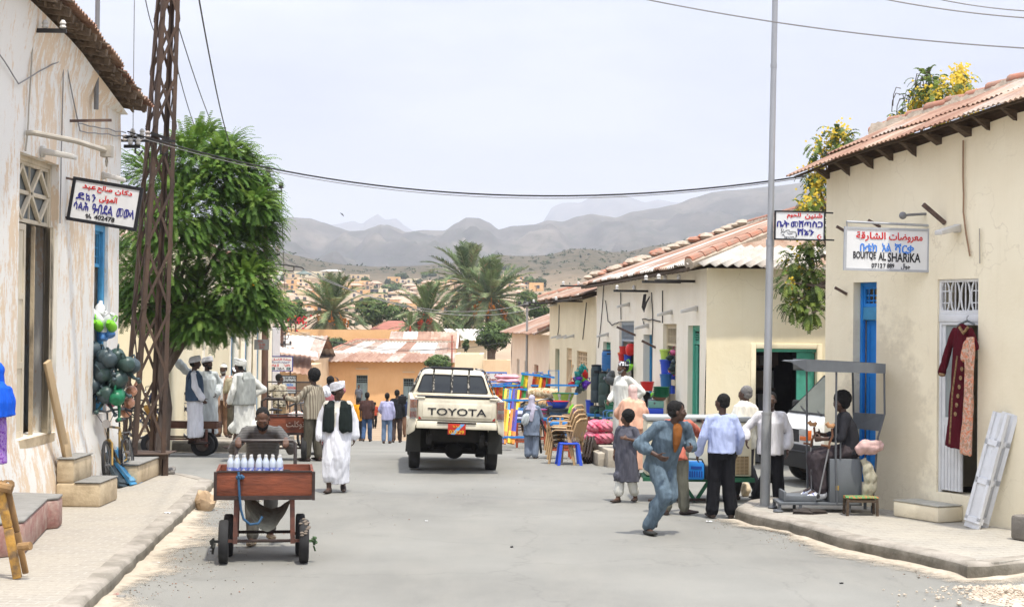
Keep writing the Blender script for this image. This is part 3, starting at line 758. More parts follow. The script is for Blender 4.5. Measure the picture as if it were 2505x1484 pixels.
# roof: ragged tin over rafters, dropping towards the corner
rf=None;nseg=8;rnd=random.Random(3)
xs2=[0,3,6.3,8.5,10.4,11.6,12.1]
for i,(xa,xb)in enumerate(zip(xs2,xs2[1:])):
    za,zb_=ez(xa)+.16,ez(xb)+.16
    q=corrug(shop,(xa,-.42,za),(xb,-.42,zb_),(xb,3,zb_+.9),(xa,3,za+.9),.12,.022,'roof',[TIN[1],TIN[1],TIN[2]],seed=i,wob=.05)
g=MB()
for k in range(26):
    xx=4+k*.31;zz=ez(xx);g.bar((xx,.2,zz+.12),(xx+rnd.uniform(-.03,.03),-.36-rnd.uniform(0,.06),zz+.03),.07,.1)
for xa,xb in zip(xs2,xs2[1:]):g.bar((xa,-.3,ez(xa)+.1),(xb,-.3,ez(xb)+.1),.04,.07);g.bar((xa,-.13,ez(xa)+.09),(xb,-.13,ez(xb)+.09),.03,.05)
for k in range(60):
    xx=rnd.uniform(5,12);yy=rnd.uniform(-.42,-.05);zz=ez(xx)+.05+rnd.uniform(-.06,.06);g.bar((xx,yy,zz),(xx+rnd.uniform(.1,.3),yy+rnd.uniform(-.08,.08),zz+rnd.uniform(-.05,.03)),.03,.015)
g.build('rafter',M('weathered_thatch',(.16,.115,.075),.95,.5,12,.6,40),shop,smooth=False)
p=P(225,55,23.2);g=MB();g.tube([(0,0,-1.2),(0,0,.95)],.035,8);g.bx(-.09,.09,-.05,.05,.78,.95);t_=thing('roof_pole','short grey pole with dark box behind the eave of the old shop','pole',(p.x,p.y+.3,p.z));g.build('pole',M('dull_metal',(.2,.2,.2),.6),t_)
# ---------------------------------------------------------------- 2 boutique
W1,W2=G(2139,1241,.17),G(2411,1284,.17);dd=(W2-W1).normalized()
def on_line(u):
    r=ray(u,800);k=r.x/r.y;t=(k*W1.y-W1.x)/(dd.x-k*dd.y);return W1+dd*t
c0=on_line(2019);c1=on_line(2720)
BF=Facade(c0,c1)
bou=thing('boutique','pale yellow boutique building with tin eave, blue door and dress shop doorway','building',BF.p0,BF.rz)
ob=BF.op(2087,2144,690,zb=.48);od=BF.op(2293,2393,682,1209)
bt=[(0,BF.sz(2022,425)[1]),(BF.sz(2200,370)[0],BF.sz(2200,372)[1]),(BF.sz(2330,330)[0],BF.sz(2330,330)[1]),(BF.sz(2505,275)[0],BF.sz(2505,272)[1]),(BF.L,BF.sz(2505,272)[1]+.12)]
btf=lambda x:interp(bt,x)
wall(bou,BF,0,BF.L,0,btf,[ob,od],CREAMB,depth=.32,rough=.02,seed=5,plinth=None)
shell(bou,BF,0,BF.L,7,0,4.45,CREAMB,.322)
z1_=BF.sz(2115,775)[1]
frame(bou,ob,BLUE2,.12,.05,.06);grille(bou,[ob[0]+.05,ob[1]-.05,z1_+.14,ob[3]-.05],BLUE2,'bars',.14,'transom')
g=MB();g.bx(ob[0]+.05,ob[1]-.05,.13,.17,z1_-.04,z1_+.138);g.build('lintel',BLUEP,bou,bevel=.005)
leaf(bou,ob[0]+.05,ob[1]-.05,ob[2],z1_-.042,BLUE2,.2,.05,3)
WHITEP=M('white_gloss_paint',(.70,.70,.69),.45,.12,5,.1,14)
z2_=BF.sz(2343,768)[1]
grille(bou,[od[0],od[1],z2_,od[3]],WHITEP,'ovals',.03,'grille')
g=MB();g.bx(od[0],od[1],.02,.12,z2_-.1,z2_-.002);g.build('lintel',WHITEP,bou,bevel=.004)
frame(bou,[od[0],od[1],od[2],z2_-.1],WHITEP,.03,.04,.05)
lx1=BF.sz(2346,800)[0];zm=BF.sz(2316,1030)[1]
g=MB();g.bx(od[0]+.04,lx1,.05,.09,zm-.05,zm+.05);g.bx(od[0]+.04,od[0]+.1,.05,.09,zm+.05,z2_-.12);g.bx(lx1-.06,lx1,.05,.09,zm+.05,z2_-.12)
nb=6
for k in range(nb):
    xa=od[0]+.04+(lx1-od[0]-.04)*k/nb;xb=od[0]+.04+(lx1-od[0]-.04)*(k+1)/nb;g.bx(xa,xb-.012,.05,.085,od[2]+.03,zm-.05);g.bx(xb-.012,xb,.06,.085,od[2]+.03,zm-.05)
dl=g.build('door',WHITEP,bou,smooth=False)
g=MB();g.bx(od[0]+.1,lx1-.06,.065,.072,zm+.05,z2_-.12);g.build('pane',M('shop_glass',(.30,.33,.32),.15,.2,3,spec=.5),dl,smooth=False)
# things one glimpses behind the glass: a bright street reflection is left to the gloss
wall_lamp(bou,*BF.sz(2345,560));g=MB();x,z=BF.sz(2265,527);g.tube([(x,0,z+.02),(x-.05,-.25,z),(x-.07,-.3,z-.01)],.018,7);g.ball((x-.08,-.32,z-.01),.05);g.build('lamp_holder',M('dull_metal',(.2,.2,.2),.6),bou)
x,z=BF.sz(2312,535);g=MB();g.bar((x,0,z-.06),(x-.1,-.28,z+.18),.05);g.build('iron_stub',IRON,bou)
for u,v in((2072,565),(2150,550),(2068,714)):
    x,z=BF.sz(u,v);g=MB();g.bar((x+.03,0,z-.03),(x-.03,-.16,z+.06),.035);g.build('iron_stub',IRON,bou)
x,z=BF.sz(2360,345);x5,z5=BF.sz(2405,625);cable(bou,[(x,-.03,z),(x+.01,-.03,z-.9),(x+.14,-.03,z5)],.012,M('brown_cable',(.32,.2,.12),.7))
x,z=BF.sz(2402,560);cable(bou,[(x,-.03,z),(x,-.03,z5-.1)],.009,PIPE)
DIRTY=M('wall_stain',(.50,.42,.30),.95,.2)
# roof edge
prof=[(-.42,-.13,.02),(1.3,.95,.42)]
bx_=[-.34]+[BF.L*k/8 for k in range(1,9)]
for i,(xa,xb)in enumerate(zip(bx_,bx_[1:])):
    za=btf(max(xa,0))-(.1 if xa<0 else 0)+.06;zb_=btf(xb)+.06
    corrug(bou,(xa,-.42,za),(xb,-.42,zb_),(xb,.35,zb_+.33),(xa,.35,za+.33),.085,.013,'roof',[TIN[2],TIN[0],TIN[1]],seed=20+i)
    corrug(bou,(xa,.25,za+.33),(xb,.25,zb_+.33),(xb,1.2,zb_+.74),(xa,1.2,za+.74),.085,.013,'roof',[TIN[1],TIN[2],TIN[0]],seed=40+i,wob=.03)
g=MB();rnd=random.Random(9)
k=0;xx=-.36
while xx<BF.L:
    za=btf(max(xx,0))+.78-(.1 if xx<0 else 0);L_=.40;zb_=btf(max(xx+L_,0))+.78;r=rnd.uniform(.07,.085)
    g.tube([(xx,1.12,za+.03),(xx+L_*1.08,1.12+rnd.uniform(-.02,.02),zb_-.0)],[r*1.06,r*.92],10);xx+=L_
g.build('ridge_tile',TILE,bou)
g=MB();g.grid(lambda s,t:(-.3+s*(BF.L+.3),1.03+.06*t-.04,btf(max(0,-.3+s*(BF.L+.3)))+.66+.16*t+.035*noise.noise((s*90,t*3,1))+.03*noise.noise((s*33,t*3,1))),160,3);g.build('mortar_bed',MORTAR,bou,fix=False)
g=MB()
for k in range(11):
    xx=.02+k*.46+rnd.uniform(-.07,.07);zz=btf(xx);q=rnd.uniform(.06,.13);e=rnd.uniform(-.03,.04);g.hexa([(xx,-.20+e,zz+.03),(xx+q,-.21+e,zz+.03),(xx+q,0,zz-.09-e),(xx,0,zz-.08),(xx,-.27+e,zz+.06),(xx+q,-.27+e,zz+.06),(xx+q,.05,zz+.04),(xx,.05,zz+.04)])
for xa,xb in zip(bx_[1:]if 0 else bx_,bx_[1:]):a,b_=btf(max(xa,0)),btf(xb);xa_=max(xa,0);g.hexa([(xa_,.02,a-.05),(xb,.02,b_-.05),(xb,.28,b_-.05),(xa_,.28,a-.05),(xa_,.02,a+.19),(xb,.02,b_+.19),(xb,.28,b_+.22),(xa_,.28,a+.22)])
for xa,xb in zip(bx_,bx_[1:]):g.bar((xa,-.30,btf(max(xa,0))+.06-(.1 if xa<0 else 0)),(xb,-.30,btf(xb)+.06),.03,.03)
g.build('rafter',WOOD_D,bou,smooth=False)
# ---------------------------------------------------------------- 3 long white row with shops
A0=(ROWX(46.6),46.6);A1=(3.69,31.0)
AF=Facade(A0,A1);AS=Facade(A1,(10.5,31.6))
row=thing('corner_shop_row','long whitewashed row of plastic goods shops with grilles and rusty tin roof','building',AF.p0,AF.rz)
zf=lambda x:gz(AF.at(x).y)
o_green=AF.op(1683,1712,796,zb=.25);o_tan=AF.op(1622,1655,792,zb=.1);o_blue=AF.op(1574,1597,818,zb=-.1);o_grey=AF.op(1515,1551,785,zb=-.2);o_small=AF.op(1476,1494,836,zb=-.4);o_dark=AF.op(1462.5,1466,864,zb=-.5)
wall(row,AF,0,AF.L,-1.2,3.72,[o_green,o_tan,o_blue,o_grey,o_small],WHITEW,depth=.32,rough=.03,seed=2)
shell(row,AF,0,AF.L-3.7,8,-1.2,3.6,WHITEW,.322)
G1=M('sea_green_paint',(.09,.40,.28),.6,.25,4,.2,15);G2=M('deep_green_paint',(.02,.16,.09),.6,.3,4);TANP=M('tan_paint',(.60,.50,.34),.7,.15,6);GREYP=M('grey_blue_paint',(.36,.41,.44),.6,.15,6)
zg=AF.sz(1697,842)[1];frame(row,o_green,G1,.1,.07,.06);grille(row,[o_green[0]+.07,o_green[1]-.07,zg,o_green[3]-.07],G1,'louvre',.12,'transom')
leaf(row,o_green[0]+.07,o_green[0]+.30,o_green[2],zg-.02,G1,.14,.05,4);leaf(row,o_green[0]+.36,o_green[1]-.07,o_green[2],zg-.02,G2,.24,.05,4)
zt_=AF.sz(1638,846)[1];frame(row,o_tan,TANP,.08,.06);grille(row,[o_tan[0]+.06,o_tan[1]-.06,zt_,o_tan[3]-.06],TANP,'slant',.09,'grille')
g=MB();xm=(o_tan[0]*.38+o_tan[1]*.62);g.bx(xm-.03,xm+.03,.1,.16,o_tan[2],zt_);g.bx(o_tan[0]+.06,xm-.032,.09,.15,1.35,1.47);g.build('shelf_frame',TANP,row,smooth=False)
zb2=AF.sz(1588,848)[1];frame(row,o_blue,BLUEP,.15,.06);leaf(row,o_blue[0]+.06,o_blue[1]-.06,zb2,o_blue[3]-.06,BLUEP,.17,.04,1,'transom');leaf(row,o_blue[0]+.06,o_blue[1]-.06,o_blue[2],zb2-.03,BLUEP,.22,.05,3)
zg2=AF.sz(1533,835)[1];frame(row,o_grey,GREYP,.06,.06);grille(row,[o_grey[0]+.06,o_grey[1]-.06,zg2,o_grey[3]-.06],GREYP,'bars',.07,'grille')
grille(row,[o_small[0],o_small[1],AF.sz(1485,855)[1],o_small[3]],G1,'louvre',.1,'transom');leaf(row,o_small[0],o_small[1],o_small[2],AF.sz(1485,856)[1],G2,.15,.05,3)
for u,v in((1541,745),(1587,797),(1645,764),(1706,755),(1489,818)):wall_lamp(row,*AF.sz(u,v),s=.95)
for u,v in((1585,712),(1730-30,688),(1665,690)):bracket(row,*AF.sz(u,v),.8)
x,z=AF.sz(1590,715)
for k in range(4):cable(row,[(x-.25+.1*k,-.1,z-.05),(x-.2+.1*k,-.15,z-.35-.03*k),(x+.1+.05*k,-.12,z-.25),(x+.2,-.04,z-.1)],.012)
for p_ in([(1597,715),(1600,770),(1600,800),(1598,840)],[(1480,690),(1477,740),(1472,800),(1466,850)],[(1521,715),(1522,782)],[(1624,710),(1624,790)],[(1484,735),(1490,785),(1500,795),(1516,788)],[(1580,798),(1575,780),(1600,782),(1618,786)]):
    cable(row,[(*[AF.sz(*q)[0]],-.03,AF.sz(*q)[1])for q in p_],.014)
x,z=AF.sz(1604,850);g=MB();g.bar((x,0,z),(x-.1,-.3,z+.15),.05);g.build('iron_stub',IRON,row);x,z=AF.sz(1555,820);g=MB();g.bar((x,0,z),(x-.1,-.45,z+.2),.05);g.build('iron_stub',IRON,row)
# roof over the row
RT=lambda x,y,z:(x,y,z)
corrug(row,(-.35,-.45,3.78),(AF.L+.3,-.45,3.78),(AF.L-3.9,4.4,5.55),(-.35,4.4,5.55),.2,.03,'roof',TIN,31,.9)
corrug(row,(-.35,9.2,3.78),(AF.L+.3,9.2,3.78),(AF.L-3.9,4.4,5.55),(-.35,4.4,5.55),.3,.03,'rear_roof',TIN,32,.9)
g=MB()
for k in range(30):xx=.1+k*.53;g.bar((xx,-.36,3.70),(xx,.3,3.92),.09,.1)
g.bar((-.3,-.4,3.69),(AF.L+.25,-.4,3.69),.04,.06);g.build('rafter',WOOD_D,row,smooth=False)
def tileline(root,a,b_,r=.095,step=.38,name='ridge_tile',mort=True):
    a=Vector(a);b_=Vector(b_);n_=max(1,int((b_-a).length/step));g=MB();rnd=random.Random(n_)
    for k in range(n_):
        p=a.lerp(b_,k/n_);q=a.lerp(b_,(k+1.08)/n_);g.tube([p,q+Vector((0,0,.0))],[r*rnd.uniform(.95,1.1),r*.86],9)
    o=g.build(name,TILE,root)
    g=MB();g.tube([a-Vector((0,0,r*.6)),b_-Vector((0,0,r*.6))],r*1.15,8);g.build('mortar_bed',MORTAR,root);return o
tileline(row,(AF.L+.25,-.4,3.84),(AF.L-3.9,4.4,5.62));tileline(row,(-.3,4.4,5.62),(AF.L-3.9,4.4,5.62))
# broken tiles and stones holding the sheets down along the far verge
g=MB();rnd=random.Random(5)
for k in range(60):
    t=rnd.random()**.8;yy=-.2+t*4.5;zz=3.86+(yy+.45)*.365;s=rnd.uniform(.1,.24)
    g.ball((-.28+rnd.uniform(-.12,.2),yy,zz+.03),(s*1.5,s,s*.5),6,4,m=rnd.choice((0,0,1)),rot=Matrix.Rotation(rnd.uniform(0,3),3,'Z'))
g.build('roof_stones',[MORTAR,TILE],row,smooth=False)
# side wall towards the side street, with a wide dark shop opening
AS.rz=math.atan2(AS.d.y,AS.d.x)
side=thing('side_street_shop','pale yellow shop front with green double doors under a white tin roof','building',AS.p0,AS.rz)
os_=AS.op(1850,1999,853,zb=-.02)
wall(side,AS,0,AS.L,-.1,3.72,[os_],PALEY,depth=.3,rough=.02,seed=8)
g=MB();a,b_,c_,d=os_;g.bx(a-.1,a-.003,-.02,.02,c_,d+.1);g.bx(b_+.003,b_+.1,-.02,.02,c_,d+.1);g.bx(a,b_,-.02,.02,d+.003,d+.1);g.build('door_surround',PALEY,side,bevel=.008)
g=MB();g.bx(a,b_,.05,.09,d-.06,d);g.build('lintel',G1,side)
leaf(side,b_-.36,b_-.02,c_,d-.07,G1,.12,.05,2)
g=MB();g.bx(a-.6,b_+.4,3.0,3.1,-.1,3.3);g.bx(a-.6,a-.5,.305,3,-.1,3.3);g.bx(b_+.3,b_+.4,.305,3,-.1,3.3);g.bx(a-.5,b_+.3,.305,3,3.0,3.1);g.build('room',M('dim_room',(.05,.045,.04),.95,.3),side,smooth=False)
SHC=[M('carton',(.25,.2,.14),.9),M('yellow_goods',(.55,.42,.03),.6),M('teal_goods',(.06,.25,.25),.6),M('grey_goods',(.25,.26,.27),.6),M('brown_goods',(.13,.09,.07),.7)]
g=MB();rnd=random.Random(2)
for zz in(.5,.95,1.4,1.85):
    g.bx(a-.1,b_-.4,1.6,2.0,zz-.04,zz,4);xx=a
    while xx<b_-.5:
        w_=rnd.uniform(.12,.35);g.bx(xx,xx+w_-.02,1.62,1.95,zz+.002,zz+rnd.uniform(.15,.36),rnd.choice((0,1,2,3,3,4)));xx+=w_
g.bx(a+.2,b_-.45,.9,1.3,-.02,.85,3);g.build('shelf',SHC,side,smooth=False)
corrug(side,(-.3,-.4,3.76),(AS.L,-.4,3.76),(AS.L,4.2,5.5),(4.3,4.2,5.5),.22,.035,'roof',[TIN[3],TIN[3],TIN[2],TIN[1]],41,1.1)
# ---------------------------------------------------------------- 4, 5 the next two buildings down the row
B0=(ROWX(59.4),59.4);BFb=Facade(B0,(ROWX(46.62),46.62))
rb=thing('lower_shop','lower cream shop beside the barrels with lattice fanlights and an orange curtained doorway','building',BFb.p0,BFb.rz)
b1=BFb.op(1359,1369,853,zb=-1.7);b2=BFb.op(1387,1399.5,851,zb=-1.4);b3=BFb.op(1412,1437,859,zb=-1.2)
wall(rb,BFb,0,BFb.L-.02,-2.2,3.45,[b1,b2,b3],CREAM,depth=.32,rough=.03,seed=12);shell(rb,BFb,0,BFb.L-.02,7,-2.2,3.3,CREAM,.322)
leaf(rb,b1[0],b1[1],b1[2],b1[3],G2,.12,.05,4)
grille(rb,[b2[0],b2[1],BFb.sz(1393,880)[1],b2[3]],SANDW,'lattice',.06,'fanlight');grille(rb,[b3[0],b3[1],BFb.sz(1424,896)[1],b3[3]],SANDW,'lattice',.06,'fanlight')
ORC=cloth('orange_cloth',(.75,.33,.03));g=MB();g.grid(lambda s,t:(b2[0]+.1+s*(b2[1]-b2[0]-.3),.15+.05*math.sin(s*14),b2[2]+.2+t*(BFb.sz(1393,882)[1]-b2[2]-.2)),24,2);g.build('curtain',ORC,rb,fix=False)
leaf(rb,b3[1]-.55,b3[1],b3[2],BFb.sz(1424,897)[1],M('brown_door',(.30,.12,.06),.7),.12,.05,3)
for u,v in((1372,822),(1386,823),(1405,822),(1363,745)):wall_lamp(rb,*BFb.sz(u,v))
for u,v in((1425,737),(1445,700),(1362,742)):bracket(rb,*BFb.sz(u,v),.9)
for p_ in([(1437,740),(1432,790),(1428,830)],[(1370,745),(1369,800),(1366,822)]):cable(rb,[(BFb.sz(*q)[0],-.03,BFb.sz(*q)[1])for q in p_],.016)
corrug(rb,(-.4,-.45,3.5),(BFb.L-.05,-.45,3.5),(BFb.L-.05,3.6,4.75),(-.4,3.6,4.75),.22,.03,'roof',[TIN[0],TIN[1],TIN[2]],51);corrug(rb,(-.4,7.4,3.5),(BFb.L-.05,7.4,3.5),(BFb.L-.05,3.6,4.75),(-.4,3.6,4.75),.3,.03,'rear_roof',TIN,52)
tileline(rb,(-.35,-.4,3.6),(-.35,3.6,4.85));g=MB()
for k in range(24):xx=.1+k*.53;g.bar((xx,-.36,3.4),(xx,.3,3.6),.09,.1)
g.bar((-.2,-.4,3.41),(BFb.L-.1,-.4,3.41),.04,.06)
g.build('rafter',WOOD_D,rb,smooth=False)
CFc=Facade((ROWX(76),76),(ROWX(59.45),59.45))
rc=thing('pinkish_house','low pinkish house at the lower end of the shop row under a patched tin roof','building',CFc.p0,CFc.rz)
w1=CFc.op(1265,1271.5,878,915);w2=CFc.op(1284,1290,882,910);w3=CFc.op(1308,1318,892,zb=-1.9)
wall(rc,CFc,0,CFc.L,-3.2,2.25,[w1,w2,w3],PINKW,depth=.3,rough=.05,seed=14);shell(rc,CFc,0,CFc.L,7,-3.2,2.1,PINKW,.302)
for o_ in(w1,w2):leaf(rc,o_[0],o_[1],o_[2],o_[3],GREYP,.1,.04,2,'shutter')
leaf(rc,w3[0],w3[1],w3[2],w3[3],M('brown_door',(.3,.12,.06)),.1,.05,3)
corrug(rc,(-.5,-.5,2.28),(CFc.L,-.5,2.28),(CFc.L,3.4,3.75),(-.5,3.4,3.75),.25,.03,'roof',[TIN[2],TIN[1],TIN[0]],61);corrug(rc,(-.5,7.2,2.28),(CFc.L,7.2,2.28),(CFc.L,3.4,3.75),(-.5,3.4,3.75),.3,.03,'rear_roof',TIN,62)
tileline(rc,(CFc.L-.2,-.4,2.4),(CFc.L-.2,3.4,3.85))
g=MB();g.prism([(0,-3.3),(0,.2),(-.4,.1),(-1.0,-.9),(-1.7,-2.2),(-2.0,-3.3)],0,.4);g.build('buttress',PINKW,rc)
# ---------------------------------------------------------------- 6 cream block on the far pavement, behind the tree
KF=Facade((-7.57,38),(-8.96,60))
kb=thing('pilastered_shop','cream shop block with white pilasters and blue doors on the corner behind the tree','building',KF.p0,KF.rz)
ks=[]
for k in range(5):ks.append([1.2+k*4.2,2.6+k*4.2,-1.6,2.6])
wall(kb,KF,0,KF.L,-2.2,4.4,ks,PALEY,depth=.3,rough=.02);shell(kb,KF,0,KF.L,8,-2.2,4.2,PALEY,.302)
g=MB()
for k in range(12):g.bx(.1+k*2.0,.5+k*2.0,-.14,-.03,-2.2,4.39)
g.build('pilaster',WHITEW,kb,bevel=.01)
for o_ in ks:leaf(kb,o_[0],(o_[0]+o_[1])/2-.01,o_[2],o_[3],BLUEP,.1,.05,4);leaf(kb,(o_[0]+o_[1])/2+.01,o_[1],o_[2],o_[3],BLUEP,.1,.05,4)
KS=Facade((-17,38),(-7.57,38));Kx=lambda x:x-9.43
g=MB();g.bx(-4,.0,-.25,.0,-1,4.4);g.build('parapet',PALEY,kb)
k2=thing('side_street_house','plain cream house front seen through the lattice mast across the side street','building',KS.p0,0)
kd=[6.0,7.1,.2,2.4];wall(k2,KS,0,KS.L-.02,-.1,4.3,[kd],PALEY,depth=.3,rough=.02,seed=3);shell(k2,KS,0,KS.L-.02,6,-.1,4.2,PALEY,.302)
leaf(k2,kd[0],kd[1],kd[2],kd[3],BLUEP,.1,.05,3)
corrug(k2,(-.2,-.3,4.4),(KS.L-.2,-.3,4.4),(KS.L-3,4,5.2),(-.2,4,5.2),.3,.03,'roof',TIN,71)
corrug(kb,(.5,-.4,4.45),(KF.L,-.4,4.45),(KF.L,4,5.2),(3.5,4,5.2),.3,.03,'roof',TIN,72)
# ---------------------------------------------------------------- 7 orange building closing the street, and its neighbours
def uX(u,Y):return(u-1252.5)/F*Y
OF=Facade((uX(768,105),105),(uX(1114,105.5),105.5))
ora=thing('orange_building','long orange plastered building closing the street, patched tin roof and pale blue doors','building',OF.p0,OF.rz)
o1=OF.op(873,901,917,998);o2=OF.op(988,1014,925,zb=-2.7)
oz=OF.sz(900,884)[1]
wall(ora,OF,0,OF.L,-3.3,oz,[o1,o2],ORANGE,depth=.3,rough=.03);shell(ora,OF,0,OF.L,9,-3.3,oz-.1,ORANGE,.302)
PALEB=M('faded_blue_paint',(.26,.36,.37),.7,.25,3)
for o_ in(o1,o2):
    zz=o_[3]-.55;mid=(o_[0]+o_[1])/2
    grille(ora,[o_[0],o_[1],zz,o_[3]],PALEB,'bars',.08,'transom');leaf(ora,o_[0],mid-.01,o_[2],zz,PALEB,.1,.05,3);leaf(ora,mid+.01,o_[1],o_[2],zz,PALEB,.1,.05,3)
    g=MB();g.bx(o_[0]-.05,o_[1]+.05,-.12,-.003,o_[3]+.35,o_[3]+.45);g.build('canopy_slab',SANDW,ora)
rr=(884-856)*105/F+.2
corrug(ora,(-.5,-.6,oz),(OF.L+.1,-.6,oz+.02),(OF.L+.1,5,oz+1.25),(2.5,5,oz+1.25),.3,.03,'roof',[TIN[0],TIN[1],TIN[3],TIN[2]],81,1.0)
corrug(ora,(-.5,9.5,oz),(-.5,-.6,oz),(2.5,5,oz+1.25),(2.5,5.02,oz+1.25),.3,.03,'hip_roof',[TIN[1],TIN[2]],82,1.0)
corrug(ora,(OF.L+.1,9.5,oz),(-.5,9.5,oz),(2.5,5,oz+1.25),(OF.L+.1,5,oz+1.25),.3,.03,'rear_roof',TIN,83,1.0)
tileline(ora,(-.4,-.55,oz+.08),(2.5,5,oz+1.33),.11);tileline(ora,(2.5,5,oz+1.33),(OF.L,5,oz+1.33),.11)
def box_house(name,label,u0,u1,vt,Y,D,mat,roof=None,vb=None,wins=0,parapet=.15,rot=0,group=None,rmat=None,cat='house',doors=0,winlist=None,gable=.9):
    """house front facing the camera between two picture columns; flat or tin roof"""
    X0,X1=uX(u0,Y),uX(u1,Y);zt=P((u0+u1)/2,vt,Y).z;zb=T((X0+X1)/2,Y)-.6
    o=thing(name,label,cat,(X0,Y,zb),rot,group);W=X1-X0;H=zt-zb;g=MB()
    g.bx(0,W,0,D,0,H-(parapet if not roof else 0))
    if not roof:
        q=.22;g.bx(0,W,0,q,H-parapet,H);g.bx(0,W,D-q,D,H-parapet,H);g.bx(0,q,q,D-q,H-parapet,H);g.bx(W-q,W,q,D-q,H-parapet,H)
    g.build('wall',mat,o,smooth=False)
    nwin=wins;rnd=random.Random(int(u0*7+vt))
    if winlist is None:winlist=[((k+.5+rnd.uniform(-.15,.15))*W/max(1,nwin),H*.62,.8,1.0)for k in range(nwin)]
    for(cx,cz,ww,hh)in winlist:
        g=MB();g.bx(cx-ww/2,cx+ww/2,-.05,.02,cz-hh/2,cz+hh/2);wobj=g.build('window',M('house_window',(.10,.10,.11),.5,.2),o,smooth=False)
    if doors:
        g=MB();cx=W*.3;g.bx(cx-.5,cx+.5,-.04,.02,.6,2.6);g.build('door',M('house_door',(.14,.2,.22),.6),o,smooth=False)
    if roof=='tin':
        corrug(o,(-.3,-.4,H),(W+.3,-.4,H),(W+.3,D/2,H+gable),(-.3,D/2,H+gable),.3,.03,'roof',TIN if not rmat else rmat,int(u0),1.0)
        corrug(o,(-.3,D+.4,H),(W+.3,D+.4,H),(W+.3,D/2,H+gable),(-.3,D/2,H+gable),.3,.03,'rear_roof',TIN,int(u0)+1,1.0)
        g=MB();g.prism([(0,H),(W,H),(W,H+.01),(0,H+.01)],0,D);g.build('ceiling',mat,o)
    if roof=='gable_end':
        corrug(o,(-.3,D,H),(-.3,-.4,H),(W/2,-.4,H+gable),(W/2,D,H+gable),.3,.03,'roof',TIN,int(u0),1.0);corrug(o,(W+.3,-.4,H),(W+.3,D,H),(W/2,D,H+gable),(W/2,-.4,H+gable),.3,.03,'roof',TIN,int(u0),1.0)
        g=MB();g.prism([(0,H+.002),(W,H+.002),(W/2,H+gable-.03)],0,D-.1);g.build('gable',mat,o)
    if roof=='hip':
        g=MB();e=.4;g.add([(-e,-e,H),(W+e,-e,H),(W+e,D+e,H),(-e,D+e,H),(W*.3,D/2,H+gable),(W*.7,D/2,H+gable)],[(0,1,5,4),(1,2,5),(2,3,4,5),(3,0,4),(3,2,1,0)]);g.build('roof',rmat or RUSTR,o,smooth=False)
    return o
box_house('parapet_building','cream parapet building with a flat roof behind the white pickup',1114,1182,866,98,6,CREAM,parapet=.4)
box_house('brick_yard_wall','unplastered tan yard wall with a sloping top beside the cream parapet building',1183,1250,880,97,1.2,SANDW,parapet=.1,cat='wall')
o=box_house('ochre_compound','wide ochre compound wall standing behind the orange building under the palms',690,1010,806,136,6,ORANGE,parapet=.25,winlist=[(4,3.8,.3,.4),(7.5,3.6,.3,.4)])
box_house('red_roof_house','house with a dull red hipped roof between two date palms',905,1010,812,142,6,SANDW,'hip',rmat=M('red_town_roof',(.33,.13,.09),.9,.2,2),gable=1.0)
box_house('gable_shed','orange shed with a tin gable roof under the red fruited palm',960,1112,850,119,6,ORANGE,'tin',gable=1.15)
box_house('white_roof_house','cream house with a bright white tin roof behind the gable shed',1085,1190,832,132,7,CREAM,'tin',rmat=[TIN[3]],gable=.9)
box_house('tin_roof_house','house with a broad rusty tin roof behind the repair shop sign',640,770,880,97,9,SANDW,'tin',gable=1.4)
box_house('tall_ochre_house','plain ochre house wall rising behind the tin roofs below the tree',600,740,812,126,5,SANDW,parapet=.2)
# shack with loose tin awnings
sh=thing('awning_shack','mud walled shack with two loose sheets of tin sticking out as awnings','shack',(uX(655,78),78,-2.4))
W=uX(765,78)-uX(655,78);g=MB();g.bx(0,W,0,4,-.3,3.0);g.build('wall',SANDW,sh,smooth=False)
corrug(sh,(0,-1.8,2.85),(W+.2,-1.5,2.55),(W-.2,1,3.55),(-.3,1,3.75),.25,.03,'awning',[TIN[2],TIN[1]],91,.9)
corrug(sh,(-.1,-1.2,3.75),(W+.4,-1.0,3.4),(W+.2,.4,3.62),(-.2,.4,3.95),.25,.02,'awning',[TIN[3]],92,.9)
g=MB();g.bx(1.4,2.3,-.05,.02,0,2.2);g.build('door',M('shack_door',(.30,.24,.17)),sh)
ws=thing('striped_kiosk','narrow white corrugated kiosk wall beside the brown pole','kiosk',(uX(651,64),62.5,-1.9));g=MB();Wk=.5
g.grid(lambda s,t:(s*.5,.03*math.sin(s*60),t*4.3),60,1);g.bx(-.0,.5,.05,2,0,4.3);g.build('wall',WHITEP,ws,fix=False)
